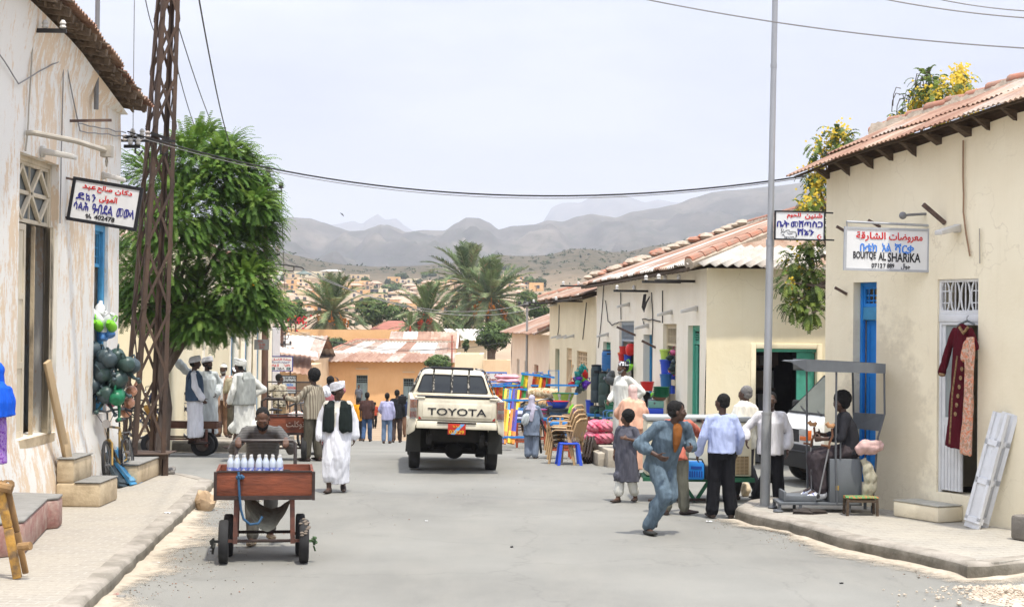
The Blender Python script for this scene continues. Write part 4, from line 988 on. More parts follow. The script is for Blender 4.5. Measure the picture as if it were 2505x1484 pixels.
# ---------------------------------------------------------------- 8 the town on the hillside
H_=lambda a,b_:(611.6+.293*a,550.4+.293*b_)
HC=[SANDW,CREAM,ORANGE,PINKW,M('mud_plaster',(.52,.38,.25),.95,.2,1)]
town=[(365,585,386,440,1,'cream villa annexe with a long flat roof on the hillside',4,None),(583,765,386,446,1,'white villa with a pale hipped roof standing above the town',4,'hip'),(830,985,412,457,0,None,3,None),(385,760,442,492,4,'long brown compound wall below the white villa',0,None),
        (393,432,440,492,3,'small square gatehouse in the brown compound wall',1,None),(0,120,408,462,1,None,2,None),(150,290,488,532,4,'low dark shed under the street lamp arm',0,'hip'),(320,388,494,540,2,None,1,None),(388,505,474,532,3,None,2,None),(822,935,478,514,2,None,1,None),
        (985,1090,487,524,3,None,2,'hip'),(1145,1245,432,486,2,None,2,None),(1245,1305,452,486,3,None,1,None),(1305,1430,447,494,1,None,3,None),(1430,1560,480,524,0,None,2,'hip'),(890,990,542,580,2,'small orange red walled house in the middle of the town',1,None),(200,500,588,642,3,'long pinkish town house behind the far pole',4,None),(355,520,546,588,2,None,2,'hip'),
        (1030,1130,573,630,0,None,1,None),(1150,1390,566,625,1,None,4,'hip'),(1100,1260,632,690,2,None,2,None),(2440,2520,560,640,0,None,1,None),(1180,1400,592,650,3,None,2,None),(2330,2450,480,560,2,'orange house at the edge of the shrubs above the row roofs',1,None),(430,640,520,556,3,None,2,'hip'),(0,150,520,580,0,None,1,None),
        (640,830,505,545,2,None,1,None),(760,900,560,610,3,None,2,None),(1560,1700,500,550,0,None,1,None),(2020,2140,470,520,3,None,1,None),(2190,2300,505,560,1,None,2,'hip'),(1700,1850,560,620,2,None,1,None),(60,200,450,490,3,None,1,None),(900,1030,500,540,4,None,1,None),(1000,1150,530,570,1,None,2,None),(700,800,545,590,1,None,1,None),(300,400,455,490,2,None,1,None),(1400,1500,540,580,3,None,1,None)]
colname={0:'sandy',1:'cream',2:'orange',3:'pinkish',4:'brown'}
for(a,b_,c_,d,k,lab,wn,rf_)in town:
    u0,v0=H_(a,c_);u1,v1=H_(b_,d);q=on_hill((u0+u1)/2,v1);Y=q.y
    lab2=lab or f'small {colname[k]} {"tin roofed" if rf_ else "flat roofed"} house on the hillside with {wn} dark window{"s" if wn > 1 else ""}'
    box_house('hillside_house',lab2,u0,u1,v0,Y,7+(a%5),HC[k],roof=rf_,wins=wn,parapet=.3,group='houses of the town on the hillside',rmat=TIN[3]if a==583 else None,gable=.9)
rnd=random.Random(77);ntown=len(town)
for k in range(95):
    a=rnd.uniform(150,2300);d=430+320*rnd.random();w_=rnd.uniform(70,200)*(.7+(d-430)/600);hh=rnd.uniform(28,46)*(.8+(d-430)/500)
    if a>1500 and d>600:continue
    town.append((a,a+w_,d-hh,d,rnd.choice((0,1,2,3,2,0)),None,rnd.choice((1,2,2,3)),rnd.choice((None,None,None,'hip'))))
for(a,b_,c_,d,k,lab,wn,rf_)in town[ntown:]:
    u0,v0=H_(a,c_);u1,v1=H_(b_,d);q=on_hill((u0+u1)/2,v1)
    if q.y>640:continue
    box_house('hillside_house',f'small {colname[k]} {"tin roofed" if rf_ else "flat roofed"} house on the hillside with {wn} dark window{"s" if wn > 1 else ""}',u0,u1,v0,q.y,7,HC[k],roof=rf_,wins=wn,parapet=.3,group='houses of the town on the hillside',gable=.8)
# ---------------------------------------------------------------- steps and blocks
def steps(name,label,parts,mats=None,cat='steps',loc=None):
    o=thing(name,label,cat,loc or parts[0][0]);base=Vector(o.location)
    for nm,g,mt_ in parts[1:]if loc is None else parts:g.build(nm,mt_,o,bevel=.025,ang=60)
    return o
def block(name,label,u0,v0,u1,v1,X0,h0,h1,cat='step',mats=None):
    """concrete block against the left wall: near corner and far corner of its street side in pixels on the pavement"""
    a=G(u0,v0,.15);c_=G(u1,v1,.15);o=thing(name,label,cat,(X0,a.y,.15));g=MB()
    g.bx(0,a.x-X0,0,c_.y-a.y,h0,h1-.03);g.build('base',mats or STEPC,o,bevel=.03)
    g=MB();g.bx(-.0,a.x-X0+.015,-.015,c_.y-a.y+.015,h1-.028,h1);g.build('tread',STEPT,o,bevel=.012);return o
st=thing('doorstep','two rendered concrete steps below the tall cream shop door','steps',(-5.98,20.9,.15))
a=G(245,1240,.15);b_=G(80,1236,.15)
y0=min(a.y,b_.y)-.0;g=MB();g.bx(0,a.x+5.98,0,.95,0,.31);g.build('lower_step',STEPC,st,bevel=.03);g=MB();g.bx(0,a.x+5.98-.35,.012,.93,.312,.62);g.build('upper_step',STEPC,st,bevel=.03)
g=MB();g.bx(a.x+5.98-.345,a.x+5.98+.004,-.01,.96,.314,.33);g.bx(0,a.x+5.98-.34,0,.95,.622,.64);g.build('tread',STEPT,st,bevel=.008);st.location=(-5.98,a.y,.15)
block('doorstep','low concrete block at the foot of the blue doorway beside the bicycle',338,1184,350,1160,-6.1,0,.31)
a=G(143,1292,.15);b_=G(0,1357,.15)
rs=thing('doorstep','red painted concrete step with a worn grey top by the trestle','step',(-6.0,b_.y,.15));g=MB()
RED=M('red_painted_concrete',(.27,.135,.11),.95,.3,6,.5,24,col2=(.42,.31,.25),thr=(.3,.62))
poly=[(0,-1.6),(b_.x+6.0,-.3),(b_.x+6.25,0),(a.x+6.0-.1,a.y-b_.y-.12),(a.x+6.0,a.y-b_.y),(a.x+5.95,a.y-b_.y+.35),(0,a.y-b_.y+.5)]
g.slab(poly,0,.34);g.build('base',RED,rs,bevel=.03);g=MB();g.slab(poly,.342,.372);g.build('tread',STEPT,rs,bevel=.01)
a=BF.sz(2240,1236);
bs=thing('doorstep','whitewashed concrete step below the dress shop doorway','step',BF.at(od[0]-.35,-.42,.17),BF.rz);g=MB();g.bx(0,.85,0,.42,0,.2);g.build('base',CREAMB,bs,bevel=.03);g=MB();g.bx(0,.85,0,.4,.202,.215);g.build('tread',M('worn_step_top',(.45,.43,.36),.95,.3,6),bs)
q=G(2470,1318,.17);cb=thing('concrete_block','dark grey concrete block at the end of the boutique pavement','block',(q.x,q.y,.17),BF.rz);g=MB();g.bx(0,.6,0,.5,0,.29);g.build('block',M('dark_concrete',(.20,.18,.15),.95,.3,4,.6,20),cb,bevel=.04)
for u0,u1,vt,vb,off,lab in((1462,1485,1108,1140,.0,'low worn concrete doorstep beside the leaning panels'),(1486,1545,1100,1143,.4,'higher worn concrete doorstep where the man in the white robe stands')):
    q=S(u0,vb);k=F/q.y;o=thing('doorstep',lab,'step',q,AF.rz+math.pi/2+.0);o.rotation_euler=(0,0,.1);g=MB();W=(u1-u0)/k;g.bx(0,W,0,1.3,-.1,(vb-vt)/k);g.build('step',M('pale_step',(.42,.37,.29),.95,.25,4,.5,20),o,bevel=.02,ang=40)
# ================================================================ trees
def leafmat(name,col,vary=.35,trans=.12):
    mt=M(name,col,.6,vary,3,spec=.2);n=mt.node_tree.nodes;l=mt.node_tree.links;b=n['Principled BSDF'];t=n.new('ShaderNodeBsdfTranslucent');x=n.new('ShaderNodeMixShader');x.inputs[0].default_value=trans*2.5
    l.new(b.inputs['Base Color'].links[0].from_socket,t.inputs[0]);l.new(b.outputs[0],x.inputs[1]);l.new(t.outputs[0],x.inputs[2]);l.new(x.outputs[0],n['Material Output'].inputs[0]);return mt
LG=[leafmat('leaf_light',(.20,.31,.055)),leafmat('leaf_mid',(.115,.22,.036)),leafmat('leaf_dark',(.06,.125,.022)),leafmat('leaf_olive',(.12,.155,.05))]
BARK=M('bark',(.16,.12,.09),.95,.4,5,.7,14,stretch=(1,1,.3),col2=(.075,.055,.042))
def frond(g,p,d,L_,n_,ll,lw,droop,m,up=Vector((0,0,1)),rnd=random):
    """feather leaf: leaflets in pairs along a drooping midrib"""
    p=Vector(p);d=Vector(d).normalized();st=L_/n_;side=d.cross(up)
    if side.length<.1:side=Vector((1,0,0))
    side.normalize()
    for i in range(n_):
        t=i/n_;d=(d+Vector((0,0,-droop*st/L_*(1+t)))).normalized();q=p+d*st
        nrm=side.cross(d).normalized();l_=ll*(1-.55*abs(t-.45))*rnd.uniform(.85,1.1)
        for s in(-1,1):
            e=q+(side*s*.85+d*.45-Vector((0,0,.25))+nrm*rnd.uniform(-.1,.1)).normalized()*l_
            o=d*(lw/2);o2=len(g.v)
            g.v+=[q-o,q+o,e+o*.7,e-o*.7];g.f.append((o2,o2+1,o2+2,o2+3));g.m.append(m)
        p=q
def limbs(g,base,top,r0,n_,spread,rnd,targets=None):
    base=Vector(base);top=Vector(top)
    pts=[base.lerp(top,k/5)+Vector((rnd.uniform(-.06,.06),rnd.uniform(-.06,.06),0))*(k>0)for k in range(6)]
    g.tube(pts,[r0*(1.25-.13*k)if k else r0*1.45 for k in range(6)],9)
    for k in range(n_):
        a=pts[rnd.choice((3,4,5))];e=targets[k%len(targets)]if targets else top+Vector((rnd.uniform(-1,1)*spread,rnd.uniform(-1,1)*spread,rnd.uniform(.3,1)*spread))
        e=Vector(e);md=a.lerp(e,.5)+Vector((rnd.uniform(-.1,.1),rnd.uniform(-.1,.1),.12))*spread*.5
        g.tube([a,a.lerp(md,.5),md,md.lerp(e,.6),e],[r0*.5,r0*.42,r0*.3,r0*.18,r0*.07],6)
# big tree with feathery leaves behind the mast
rnd=random.Random(11);YT=32.2;kT=F/YT
tb=P(392,1105,YT);tb.z=gz(YT)+.1
tree=thing('feathery_tree','big bright green tree with drooping feathery leaves behind the rusty lattice mast','tree',tb)
cl=[(470,400,85),(560,440,80),(380,440,85),(600,520,75),(480,520,120),(340,560,85),(620,600,65),(540,620,95),(400,660,95),(600,720,55),(490,740,75),(350,740,65),(650,745,42),(470,800,42),(560,790,45),(330,680,60),(500,355,45),(570,385,55),(615,435,55),(640,490,45),(655,550,40),(655,510,32),(420,560,100),(405,770,45),(500,785,40),(610,765,45),(675,760,30),(450,785,38),(640,690,45),(310,770,40)]
tg=[]
g=MB()
for(u,v,r)in cl:
    c=P(u-max(0,u-500)*.12,v,YT+rnd.uniform(-.7,.7))-tb;rr=r/kT;tg.append(c)
    for k in range(int(60+r*3.4)):
        z=rnd.uniform(-.75,1);a=rnd.uniform(0,6.283);s=math.sqrt(1-z*z);dirv=Vector((s*math.cos(a),s*math.sin(a),z))
        p=c+Vector((dirv.x*rr,dirv.y*rr*1.1,dirv.z*rr*.85))*rnd.uniform(.35,.95)
        out=(dirv+Vector((p.x*.35,p.y*.3,.35))).normalized()
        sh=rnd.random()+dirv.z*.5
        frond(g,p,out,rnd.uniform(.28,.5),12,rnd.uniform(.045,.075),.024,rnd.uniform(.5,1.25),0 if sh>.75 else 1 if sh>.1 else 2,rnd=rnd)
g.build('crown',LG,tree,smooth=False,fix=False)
g=MB();limbs(g,(0,0,-.3),P(412,780,YT)-tb,.13,14,1.0,rnd,tg);g.build('trunk',BARK,tree)
# ---- generic leafy tree or shrub drawn inside a picture box at a real distance
def leafy(name,label,u0,u1,v0,v1,Y,mats,n_=700,ls=None,trunk=True,seed=0,group=None,cat='tree',flowers=None,base_v=None,nclump=None,ground=None):
    rnd=random.Random(seed+int(u0));k=F/Y;c=P((u0+u1)/2,(v0+v1)/2,Y);bz=T(c.x,Y)if ground is None else ground
    o=thing(name,label,cat,(c.x,Y,bz),0,group);rx=(u1-u0)/1.8/k;rz=(v1-v0)/1.8/k;cz=c.z-bz;ls=ls or 4.6/k
    nc=nclump or max(16,int((rx*rz)**.5*k/2.2));cs=[]
    for i in range(nc):
        z=rnd.uniform(-.8,.85);a=rnd.uniform(0,6.283);s=math.sqrt(1-z*z)*rnd.uniform(.2,.85);cs.append((Vector((s*math.cos(a)*rx,s*math.sin(a)*rx,cz+z*rz*.8)),rnd.uniform(.2,.42)))
    g=MB()
    for i in range(n_):
        cc,cr_=rnd.choice(cs)if i%5<3 else(Vector((0,0,cz)),.92);d=Vector((rnd.gauss(0,1),rnd.gauss(0,1),rnd.gauss(0,1))).normalized()*(rnd.random()**.35)
        p=cc+Vector((d.x*rx*cr_,d.y*rx*cr_,d.z*rz*cr_));s=ls*rnd.uniform(.6,1.3)
        nn=(d+Vector((rnd.uniform(-.5,.5),rnd.uniform(-.5,.5),.4))).normalized();a_=nn.orthogonal().normalized();a_.rotate(Matrix.Rotation(rnd.uniform(0,6.28),3,nn));b_=nn.cross(a_)
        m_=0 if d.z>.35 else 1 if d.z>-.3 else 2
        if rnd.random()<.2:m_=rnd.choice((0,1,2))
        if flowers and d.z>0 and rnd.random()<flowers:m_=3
        g.quad(p-a_*s,p+b_*s*.45,p+a_*s,p-b_*s*.45,m=m_)
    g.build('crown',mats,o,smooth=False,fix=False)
    if trunk:
        g=MB();limbs(g,(0,0,-.3),(rnd.uniform(-.1,.1)*rx,0,cz-rz*.3),max(.05,rx*.09),6,rx*.6,rnd,[q for q,_ in cs]);g.build('trunk',BARK,o)
    return o
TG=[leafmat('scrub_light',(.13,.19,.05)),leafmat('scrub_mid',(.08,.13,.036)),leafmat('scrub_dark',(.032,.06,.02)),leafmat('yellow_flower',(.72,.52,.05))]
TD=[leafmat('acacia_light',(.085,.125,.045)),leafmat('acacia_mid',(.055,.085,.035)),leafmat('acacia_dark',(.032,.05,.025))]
mid_trees=[('shrub','dark green thicket under the tallest palm',1072,1150,755,838,158,TG,1500),('shrub','dull green thicket between the two red fruited palms and the dark tree',935,1000,742,800,156,TG,1100),('shrub','green thicket on the far side of the paired palms',1222,1292,742,822,158,TG,1300),('dark_green_tree','dense dark green tree between two date palms',868,960,725,795,150,TG,2600),('leafy_tree','bright green tree beside the far power pole, red flowers under it',692,748,735,790,132,TG,1600),('leafy_tree','fresh green tree at the foot of the paired palms',1258,1318,712,752,170,TG,1300),('leafy_tree','leafy green tree above the tin roof of the lower shop',1290,1345,735,785,130,TG,1400),
             ('shrub','wide green shrub leaning over the wall beside the pinkish house',1158,1255,786,858,112,TG,2600),('small_tree','small round tree growing in front of the orange building',1040,1108,866,906,96,TG,1600),('shrub','grey green shrub over the tin roof left of the orange building roof',757,862,824,868,115,TD,2200),('shrub','slim dark shrub behind the parapet building',1133,1147,828,858,110,TG,300)]
for q in mid_trees:
    lab=q[1].replace('left of the','next to the')
    leafy(q[0],lab,*q[2:8][0:4],q[6],q[7],q[8])
g=MB();rnd=random.Random(4);q=P(722,785,128);o=thing('red_flower_bush','small bush with red blossoms below the bright green tree','shrub',(q.x,128,T(q.x,128)))
for k in range(45):
    p=Vector((rnd.gauss(0,.5),rnd.gauss(0,.3),q.z-o.location.z+rnd.gauss(0,.3)));s=.1;g.quad(p+Vector((-s,0,0)),p+Vector((0,0,-s)),p+Vector((s,0,0)),p+Vector((0,0,s)),m=rnd.choice((0,0,1)))
g.tube([(0,0,-.2),(0,.05,q.z-o.location.z)],.04,5,m=2);g.build('blossom',[M('red_blossom',(.5,.02,.03),.7),TG[1],BARK],o,smooth=False,fix=False)
far=[(930,1000,435,495),(510,612,490,545),(990,1062,510,542),(1090,1292,488,560),(1200,1322,400,456),(458,502,545,585),(2270,2380,430,500),(2360,2480,440,530),(2190,2300,492,552),(1435,1500,400,432),(1130,1170,450,490),(1395,1440,455,490),(850,915,488,520),(300,360,540,585),(410,500,590,650),(1060,1160,560,625),(2100,2200,440,500),(2020,2090,400,440),(640,700,560,600),(1490,1560,400,430),(1900,1990,500,560),(230,280,430,470),(90,140,480,520)]
for i,(a,b_,c_,d)in enumerate(far):
    u0,v0=H_(a,c_);u1,v1=H_(b_,d);q=on_hill((u0+u1)/2,v1)
    leafy('hillside_tree','dull green acacia among the houses on the hillside',u0,u1,v0,v1,q.y,TD if i%3 else TG,420,seed=i,group='acacias among the hillside houses')
# scattered scrub on the dry hills, one mass
g=MB();rnd=random.Random(21)
for k in range(5200):
    x=rnd.uniform(-180,420);y=rnd.uniform(300,880)
    if noise.noise((x*.012,y*.012,9))<-.12:continue
    z=T(x,y);s=rnd.uniform(.3,.95)*(1 if rnd.random()<.85 else 1.9)
    for j in range(7):
        p=Vector((x+rnd.gauss(0,.6)*s,y+rnd.gauss(0,.6)*s,z+abs(rnd.gauss(0,.4))*s));a_=Vector((rnd.uniform(-1,1),rnd.uniform(-1,1),rnd.uniform(-.4,.4))).normalized()*s*.6;b_=Vector((0,0,1)).lerp(Vector((rnd.uniform(-1,1),rnd.uniform(-1,1),0)),.4)*s*.45
        g.quad(p-a_,p-b_,p+a_,p+b_,m=rnd.choice((0,1,1,2)))
tag(g.build('hillside_scrub',TD,smooth=False,fix=False),kind='stuff')
# ---------------------------------------------------------------- date palms
PG=[leafmat('palm_light',(.25,.30,.14)),leafmat('palm_mid',(.16,.225,.085)),leafmat('palm_dark',(.075,.12,.045)),M('palm_dry',(.34,.25,.14),.8,.3,3)]
DATE=[M('date_orange',(.70,.26,.03),.6,.3,4),M('date_red',(.60,.09,.03),.6,.3,4)]
PTR=M('palm_trunk',(.15,.115,.085),.95,.4,6,.8,10,stretch=(1,1,4))
def palm(label,u,v,r,Y,nf=46,dry=6,dates=4,dm=0,up=0.0,seed=0,light=0):
    rnd=random.Random(seed);k=F/Y;c=P(u,v,Y);bz=T(c.x,Y);o=thing('date_palm',label,'palm tree',(c.x,Y,bz));h=c.z-bz;L_=1.38*r/k
    g=MB()
    nf=int(nf*1.25)
    for i in range(nf+dry):
        isd=i>=nf;t=i/nf;az=i*2.39996+rnd.uniform(-.2,.2)
        el=R(84-138*(t**.95))+rnd.uniform(-.12,.12)+up*(1-t)if not isd else R(rnd.uniform(-60,-25))
        d=Vector((math.cos(az)*math.cos(el),math.sin(az)*math.cos(el),math.sin(el)));p=Vector((0,0,h+.15));LL=L_*(.64+.36*math.cos(el))*rnd.uniform(.88,1.12)*(.8 if isd else 1);ns=30;droop=rnd.uniform(.5,.9)if not isd else .9
        st=LL/ns;m_=3 if isd else rnd.choice((0,0,1,1,2)if not light else(0,1,1,2,2));pr=[];dd_=d.copy()
        for j in range(ns):
            tt=j/ns;dd_=(dd_+Vector((0,0,-droop*(.3+1.5*tt)/ns))).normalized();q=p+dd_*st;side=dd_.cross(Vector((0,0,1)))
            if side.length<.05:side=Vector((1,0,0))
            side.normalize();nrm=side.cross(dd_)
            if tt>.14:
                ll=L_*.155*(math.sin(math.pi*min(1,(tt-.08)*1.02))**.5+.12)
                for sd in(-1,1):
                    for _ in range(2):
                        e=q+(side*sd*.75+dd_*.75+nrm*rnd.uniform(.0,.4)-Vector((0,0,.2))).normalized()*ll*rnd.uniform(.8,1.1);ow=dd_*(.05*L_/3.4+.006);o2=len(g.v);f_=p.lerp(q,rnd.random())
                        g.v+=[f_-ow,f_+ow,e];g.f.append((o2,o2+1,o2+2));g.m.append(m_ if rnd.random()<.85 else rnd.choice((0,1,3)))
            pr.append(p);p=q
        g.tube(pr,[.05*L_/3.4*(1-.8*j/ns)for j in range(ns)],4,m=3 if isd else 0,cap=False)
    g.build('crown',PG,o,smooth=False,fix=False)
    g=MB();n_=14;g.tube([(0.04*math.sin(i),0,-.4+(h+.3)*i/n_)for i in range(n_+1)],[(.24 if i%2 else .27)*L_/3.4*(1.1 if i>n_-3 else 1)for i in range(n_+1)],10);g.build('trunk',PTR,o)
    for j in range(dates):
        az=R(-90)+(j-(dates-1)/2)*1.0+rnd.uniform(-.2,.2);d=Vector((math.cos(az),math.sin(az),0));g=MB();e=Vector((0,0,h+.1))+d*L_*.26+Vector((0,0,-.28*L_*rnd.uniform(.3,1)))
        g.tube([(0,0,h+.1),Vector((0,0,h+.28))+d*L_*.14,e+Vector((0,0,.2))],.03,4,m=0)
        for q in range(46):p=e+Vector((rnd.gauss(0,.1),rnd.gauss(0,.1),rnd.gauss(-.02,.15)))*L_/2.6;g.ball(p,.05*L_/2.6,5,4,m=0)
        g.build('date_cluster',DATE[dm],o)
    return o
palm('thick pale date palm with orange fruit over the grey green shrub',812,768,92,140,52,8,3,0,.05,1)
palm('date palm with red fruit and a skirt of dry fronds',1045,776,84,128,34,20,2,1,.02,2,1)
palm('short young date palm with hanging dry fronds beside the red fruited palm',1003,806,42,124,14,12,1,1,0,3,1)
palm('tallest date palm with upright dark green fronds behind the others',1146,694,96,165,46,4,0,0,.12,4,1)
palm('broad date palm heavy with orange fruit beside the tallest palm',1200,736,98,150,58,6,5,0,.03,5)
# ---------------------------------------------------------------- yellow flowering tree behind the boutique
rnd=random.Random(31);YF=29.6;kf=F/YF;q0=P(2120,800,YF);ft=thing('yellow_flowering_tree','tree with yellow blossoms and hanging pods spreading behind the boutique roof','tree',(q0.x,YF,0))
base=Vector((q0.x,YF,0));g=MB();tg=[]
YC_=[(2285,235,52,.25),(2340,215,48,.75),(2375,250,30,.8),(2240,265,40,.45),(2215,305,35,.6),(2300,275,48,.5),(2265,205,30,.05),(2350,190,26,.8),(2005,360,26,.1),(2048,330,30,.5),(2062,350,26,.2),(2115,352,24,.05),(1992,425,26,.25),(2004,455,24,.5),(1990,490,30,.45),(1965,515,24,.5),(1995,545,28,.15),(1985,600,34,.05),(1945,640,34,.12),(1975,660,38,.05),(1990,700,36,.05),(1930,690,26,.1),(1965,735,34,.0),(1985,765,26,.0),(1938,745,22,.08),(2100,380,30,.1),(2170,360,36,.3)]
for(u,v,r,fl)in YC_:
    c=P(u,v,YF+rnd.uniform(-.3,.25))-base;rr=r/kf;tg.append(c)
    for k in range(int(r*1.9)):
        d=Vector((rnd.gauss(0,1),rnd.gauss(0,1),rnd.gauss(0,1))).normalized();p=c+d*rr*rnd.uniform(.2,.95)
        if rnd.random()<fl:
            for j in range(5):
                e=p+Vector((rnd.gauss(0,.06),rnd.gauss(0,.06),rnd.gauss(0,.09)));s=.026;g.quad(e+Vector((-s,0,0)),e+Vector((0,-s*.4,-s)),e+Vector((s,0,0)),e+Vector((0,s*.4,s)),m=3)
        else:frond(g,p,d+Vector((0,0,.1)),rnd.uniform(.16,.28),6,.06,.034,1.2,rnd.choice((0,1,1,2)),rnd=rnd)
for(u,v)in((2240,230),(2225,240),(2250,190),(2262,180),(2275,185),(2215,290),(2250,250),(2235,250),(2290,200),(2245,215),(2205,225),(2325,315),(2255,235)):
    for j in range(3):
        c=P(u+rnd.uniform(-12,12),v+rnd.uniform(-10,10),YF)-base;dx=rnd.uniform(-.12,.12);g.tube([c,c+Vector((dx,0,.02)),c+Vector((dx*1.6,0,-.12)),c+Vector((dx*1.7,0,-.32))],.008,4,m=4)
g.build('crown',[leafmat('cassia_light',(.20,.26,.05)),leafmat('cassia_mid',(.13,.19,.04)),leafmat('cassia_dark',(.07,.11,.03)),TG[3]]+[M('dry_pod',(.075,.055,.04),.8)],ft,smooth=False,fix=False)
g=MB();limbs(g,(0,0,-.2),(.1,0,4.0),.13,27,.8,rnd,tg);g.build('trunk',BARK,ft)
# ================================================================ masts, poles, wires
bp_=P(351,1092,26.3);mast=thing('lattice_mast','rusty steel lattice mast leaning slightly at the corner of the old shop','pylon',(bp_.x,bp_.y,.55))
tp_=P(411,0,26.3);HT=tp_.z-.55;lean=(tp_.x-bp_.x)/HT;H2=HT*1.3
def mleg(i,z):
    a=R(-102)+i*math.pi/2;r=.375+(.20-.375)*z/HT;return Vector((r*math.cos(a)+lean*z,r*math.sin(a),z))
RUST=M('rust_brown',(.10,.062,.041),.85,.45,3.5,.4,26,col2=(.055,.040,.032),stretch=(1,1,.5))
for i in range(4):
    g=MB();a=R(-102)+i*math.pi/2;t1=Vector((math.cos(a+2.356),math.sin(a+2.356),0));t2=Vector((math.cos(a-2.356),math.sin(a-2.356),0));w_=.068
    for t_ in(t1,t2):
        p,q=mleg(i,-.05),mleg(i,H2);nx_=Vector((-t_.y,t_.x,0))*.007;g.hexa([p-nx_,p+t_*w_-nx_,p+t_*w_+nx_,p+nx_,q-nx_,q+t_*w_*.85-nx_,q+t_*w_*.85+nx_,q+nx_])
    g.build('leg',RUST,mast,smooth=False)
for i in range(4):
    g=MB();z=.05;hgt=1.12;kk=0
    while z<H2-.4:
        a1,b1,a2,b2=mleg(i,z),mleg((i+1)%4,z),mleg(i,z+hgt),mleg((i+1)%4,z+hgt);out=((a1+b1)/2-Vector((lean*z,0,z)));out.z=0;out.normalize()
        for(p,q,o_)in((a1,b2,.012),(b1,a2,-.004)):g.bar(p+out*o_,q+out*o_,.043,.009,ref=out)
        z+=hgt;hgt*=.955;kk+=1
    g.build('bracing',RUST,mast,smooth=False)
g=MB();g.bar(mleg(0,5.05)+Vector((-.05,0,0)),mleg(0,5.05)+Vector((.25,-.02,-.1)),.05);z5_=4.95
for s in(-1,1):g.tube([(lean*4.9-.12+.2*s,-.32,4.9),(lean*4.9-.12+.2*s,-.34,4.72),(lean*4.9-.06+.2*s,-.36,4.68),(lean*4.9+.0+.2*s,-.34,4.76)],.016,5)
for s in range(4):g.lathe([(.02,0),(.05,.03),(.03,.06),(.05,.09),(.02,.12)],8,(lean*5-.5+.12*s,-.3,4.9+.06*(s%2)),m=1)
g.bar((lean*5-.6,-.3,4.92),(lean*5+.3,-.3,4.92),.04);g.build('insulator_bracket',[CABLE,M('porcelain',(.35,.3,.26),.4)],mast)
g=MB();pl=[(-.52,-.30),(.0,-.42),(.45,-.30),(.45,.42),(-.52,.42)];g.slab(pl,-.065,-.05);g.build('steel_plate',RUST,mast);
g=MB()
for(x,y)in((.40,-.24),(-.5,.1)):g.bx(x-.05,x+.05,y-.02,y+.02,-.4,-.066);g.bx(x-.05,x-.03,y-.02,y+.1,-.4,-.066)
g.bar((-.45,-.27,-.1),(.42,-.27,-.1),.03,.07);g.build('base_frame',RUST,mast)
g=MB();g.slab([(-.5,-.25),(.3,-.30),(.36,.3),(-.45,.35)],-.42,-.07);g.build('footing',M('rubble_concrete',(.42,.30,.19),.95,.4,5,.9,12,col2=(.22,.15,.095)),mast,bevel=.06)
GALV=M('galvanised',(.42,.43,.44),.45,.25,3,.1,10,metal=.5,stretch=(1,1,.3),spec=.4);GALV2=M('galvanised_worn',(.36,.36,.34),.55,.35,4,.2,14,metal=.3,stretch=(1,1,.4))
b0=G(1871,1236,.17);t0=P(1896,0,b0.y);pole=thing('galvanised_pole','tall thin galvanised steel pole on the kerb by the butcher sign','pole',b0)
def pl(z):return Vector(((t0.x-b0.x)*z/(t0.z-b0.z),0,z))
zA,zB=1.25,4.0
g=MB();g.tube([pl(-.1),pl(.95)],.069,12);g.tube([pl(.95),pl(zA)],[.069,.069],12);g.tube([pl(zA),pl(zA+.03)],.074,12);g.build('lower_shaft',GALV2,pole)
g=MB();g.tube([pl(zA+.03),pl(3.6)],[.055,.052],12);g.tube([pl(3.6),pl(8.2)],[.044,.038],12);g.tube([pl(3.56),pl(3.64)],.058,12);g.tube([pl(6.0),pl(6.05)],.045,12);g.build('upper_shaft',GALV,pole)
# brown pole with crossarms and a street lamp
YB=44.0;zb0=gz(YB)+.22;q=P(648,700,YB);bpole=thing('power_pole','brown power pole with crossarms, insulators and a shaded street lamp beside the feathery tree','power pole',(q.x,YB,zb0))
L0=lambda u,v,dy=0:P(u,v,YB+dy)-Vector((q.x,YB,zb0))
POLEB=M('pole_brown',(.15,.085,.06),.8,.35,3,.3,20,stretch=(1,1,.3))
g=MB();g.tube([L0(647,1075),L0(648,850),L0(649,640),L0(651,440)],[.095,.09,.07,.045],10);g.build('shaft',POLEB,bpole)
for(a,b_,ins)in(((634,432),(663,431),[(657,431)]),((653,470.5),(691,469),[(688,469)]),((636,487),(649,487),[]),((618,624),(686,623),[(622,624),(662,623),(680,623)])):
    g=MB();p,r=L0(*a),L0(*b_);g.bar(p-Vector((0,.06,0)),r-Vector((0,.06,0)),.06,.055);o_=g.build('crossarm',CABLE,bpole)
    for(u,v)in ins:
        g=MB();e=L0(u,v)-Vector((0,.06,0));g.tube([e,e+Vector((0,0,.1))],.012,5);g.lathe([(.03,.08),(.085,.10),(.05,.13),(.085,.16),(.05,.19),(.07,.22),(.03,.25)],9,e);g.build('insulator',M('porcelain',(.35,.3,.26),.4)if v>600 else CABLE,o_)
g=MB();g.tube([L0(650,643),L0(660,645),L0(700,648),L0(738,654),L0(742,657),L0(743,664)],.022,6);g.tube([L0(651,658),L0(690,661),L0(716,663),L0(719,660),L0(719,651)],.016,6);g.tube([L0(651,670),L0(690,674),L0(697,670),L0(698,662)],.016,6);g.build('lamp_arm',CABLE,bpole)
g=MB();e=L0(743,668);g.lathe([(.225,-.03),(.2,0),(.1,.035),(.04,.06),(.03,.1)],14,e);g.ball(e+Vector((0,0,-.04)),.05,m=1);g.build('lamp_shade',[M('enamel_green',(.14,.17,.15),.5),LAMPW],bpole)
g=MB();g.bar(L0(690,664,-.2),L0(668,702,-.2),.13,.09);g.build('tube_lamp',LAMPW,bpole,bevel=.02)
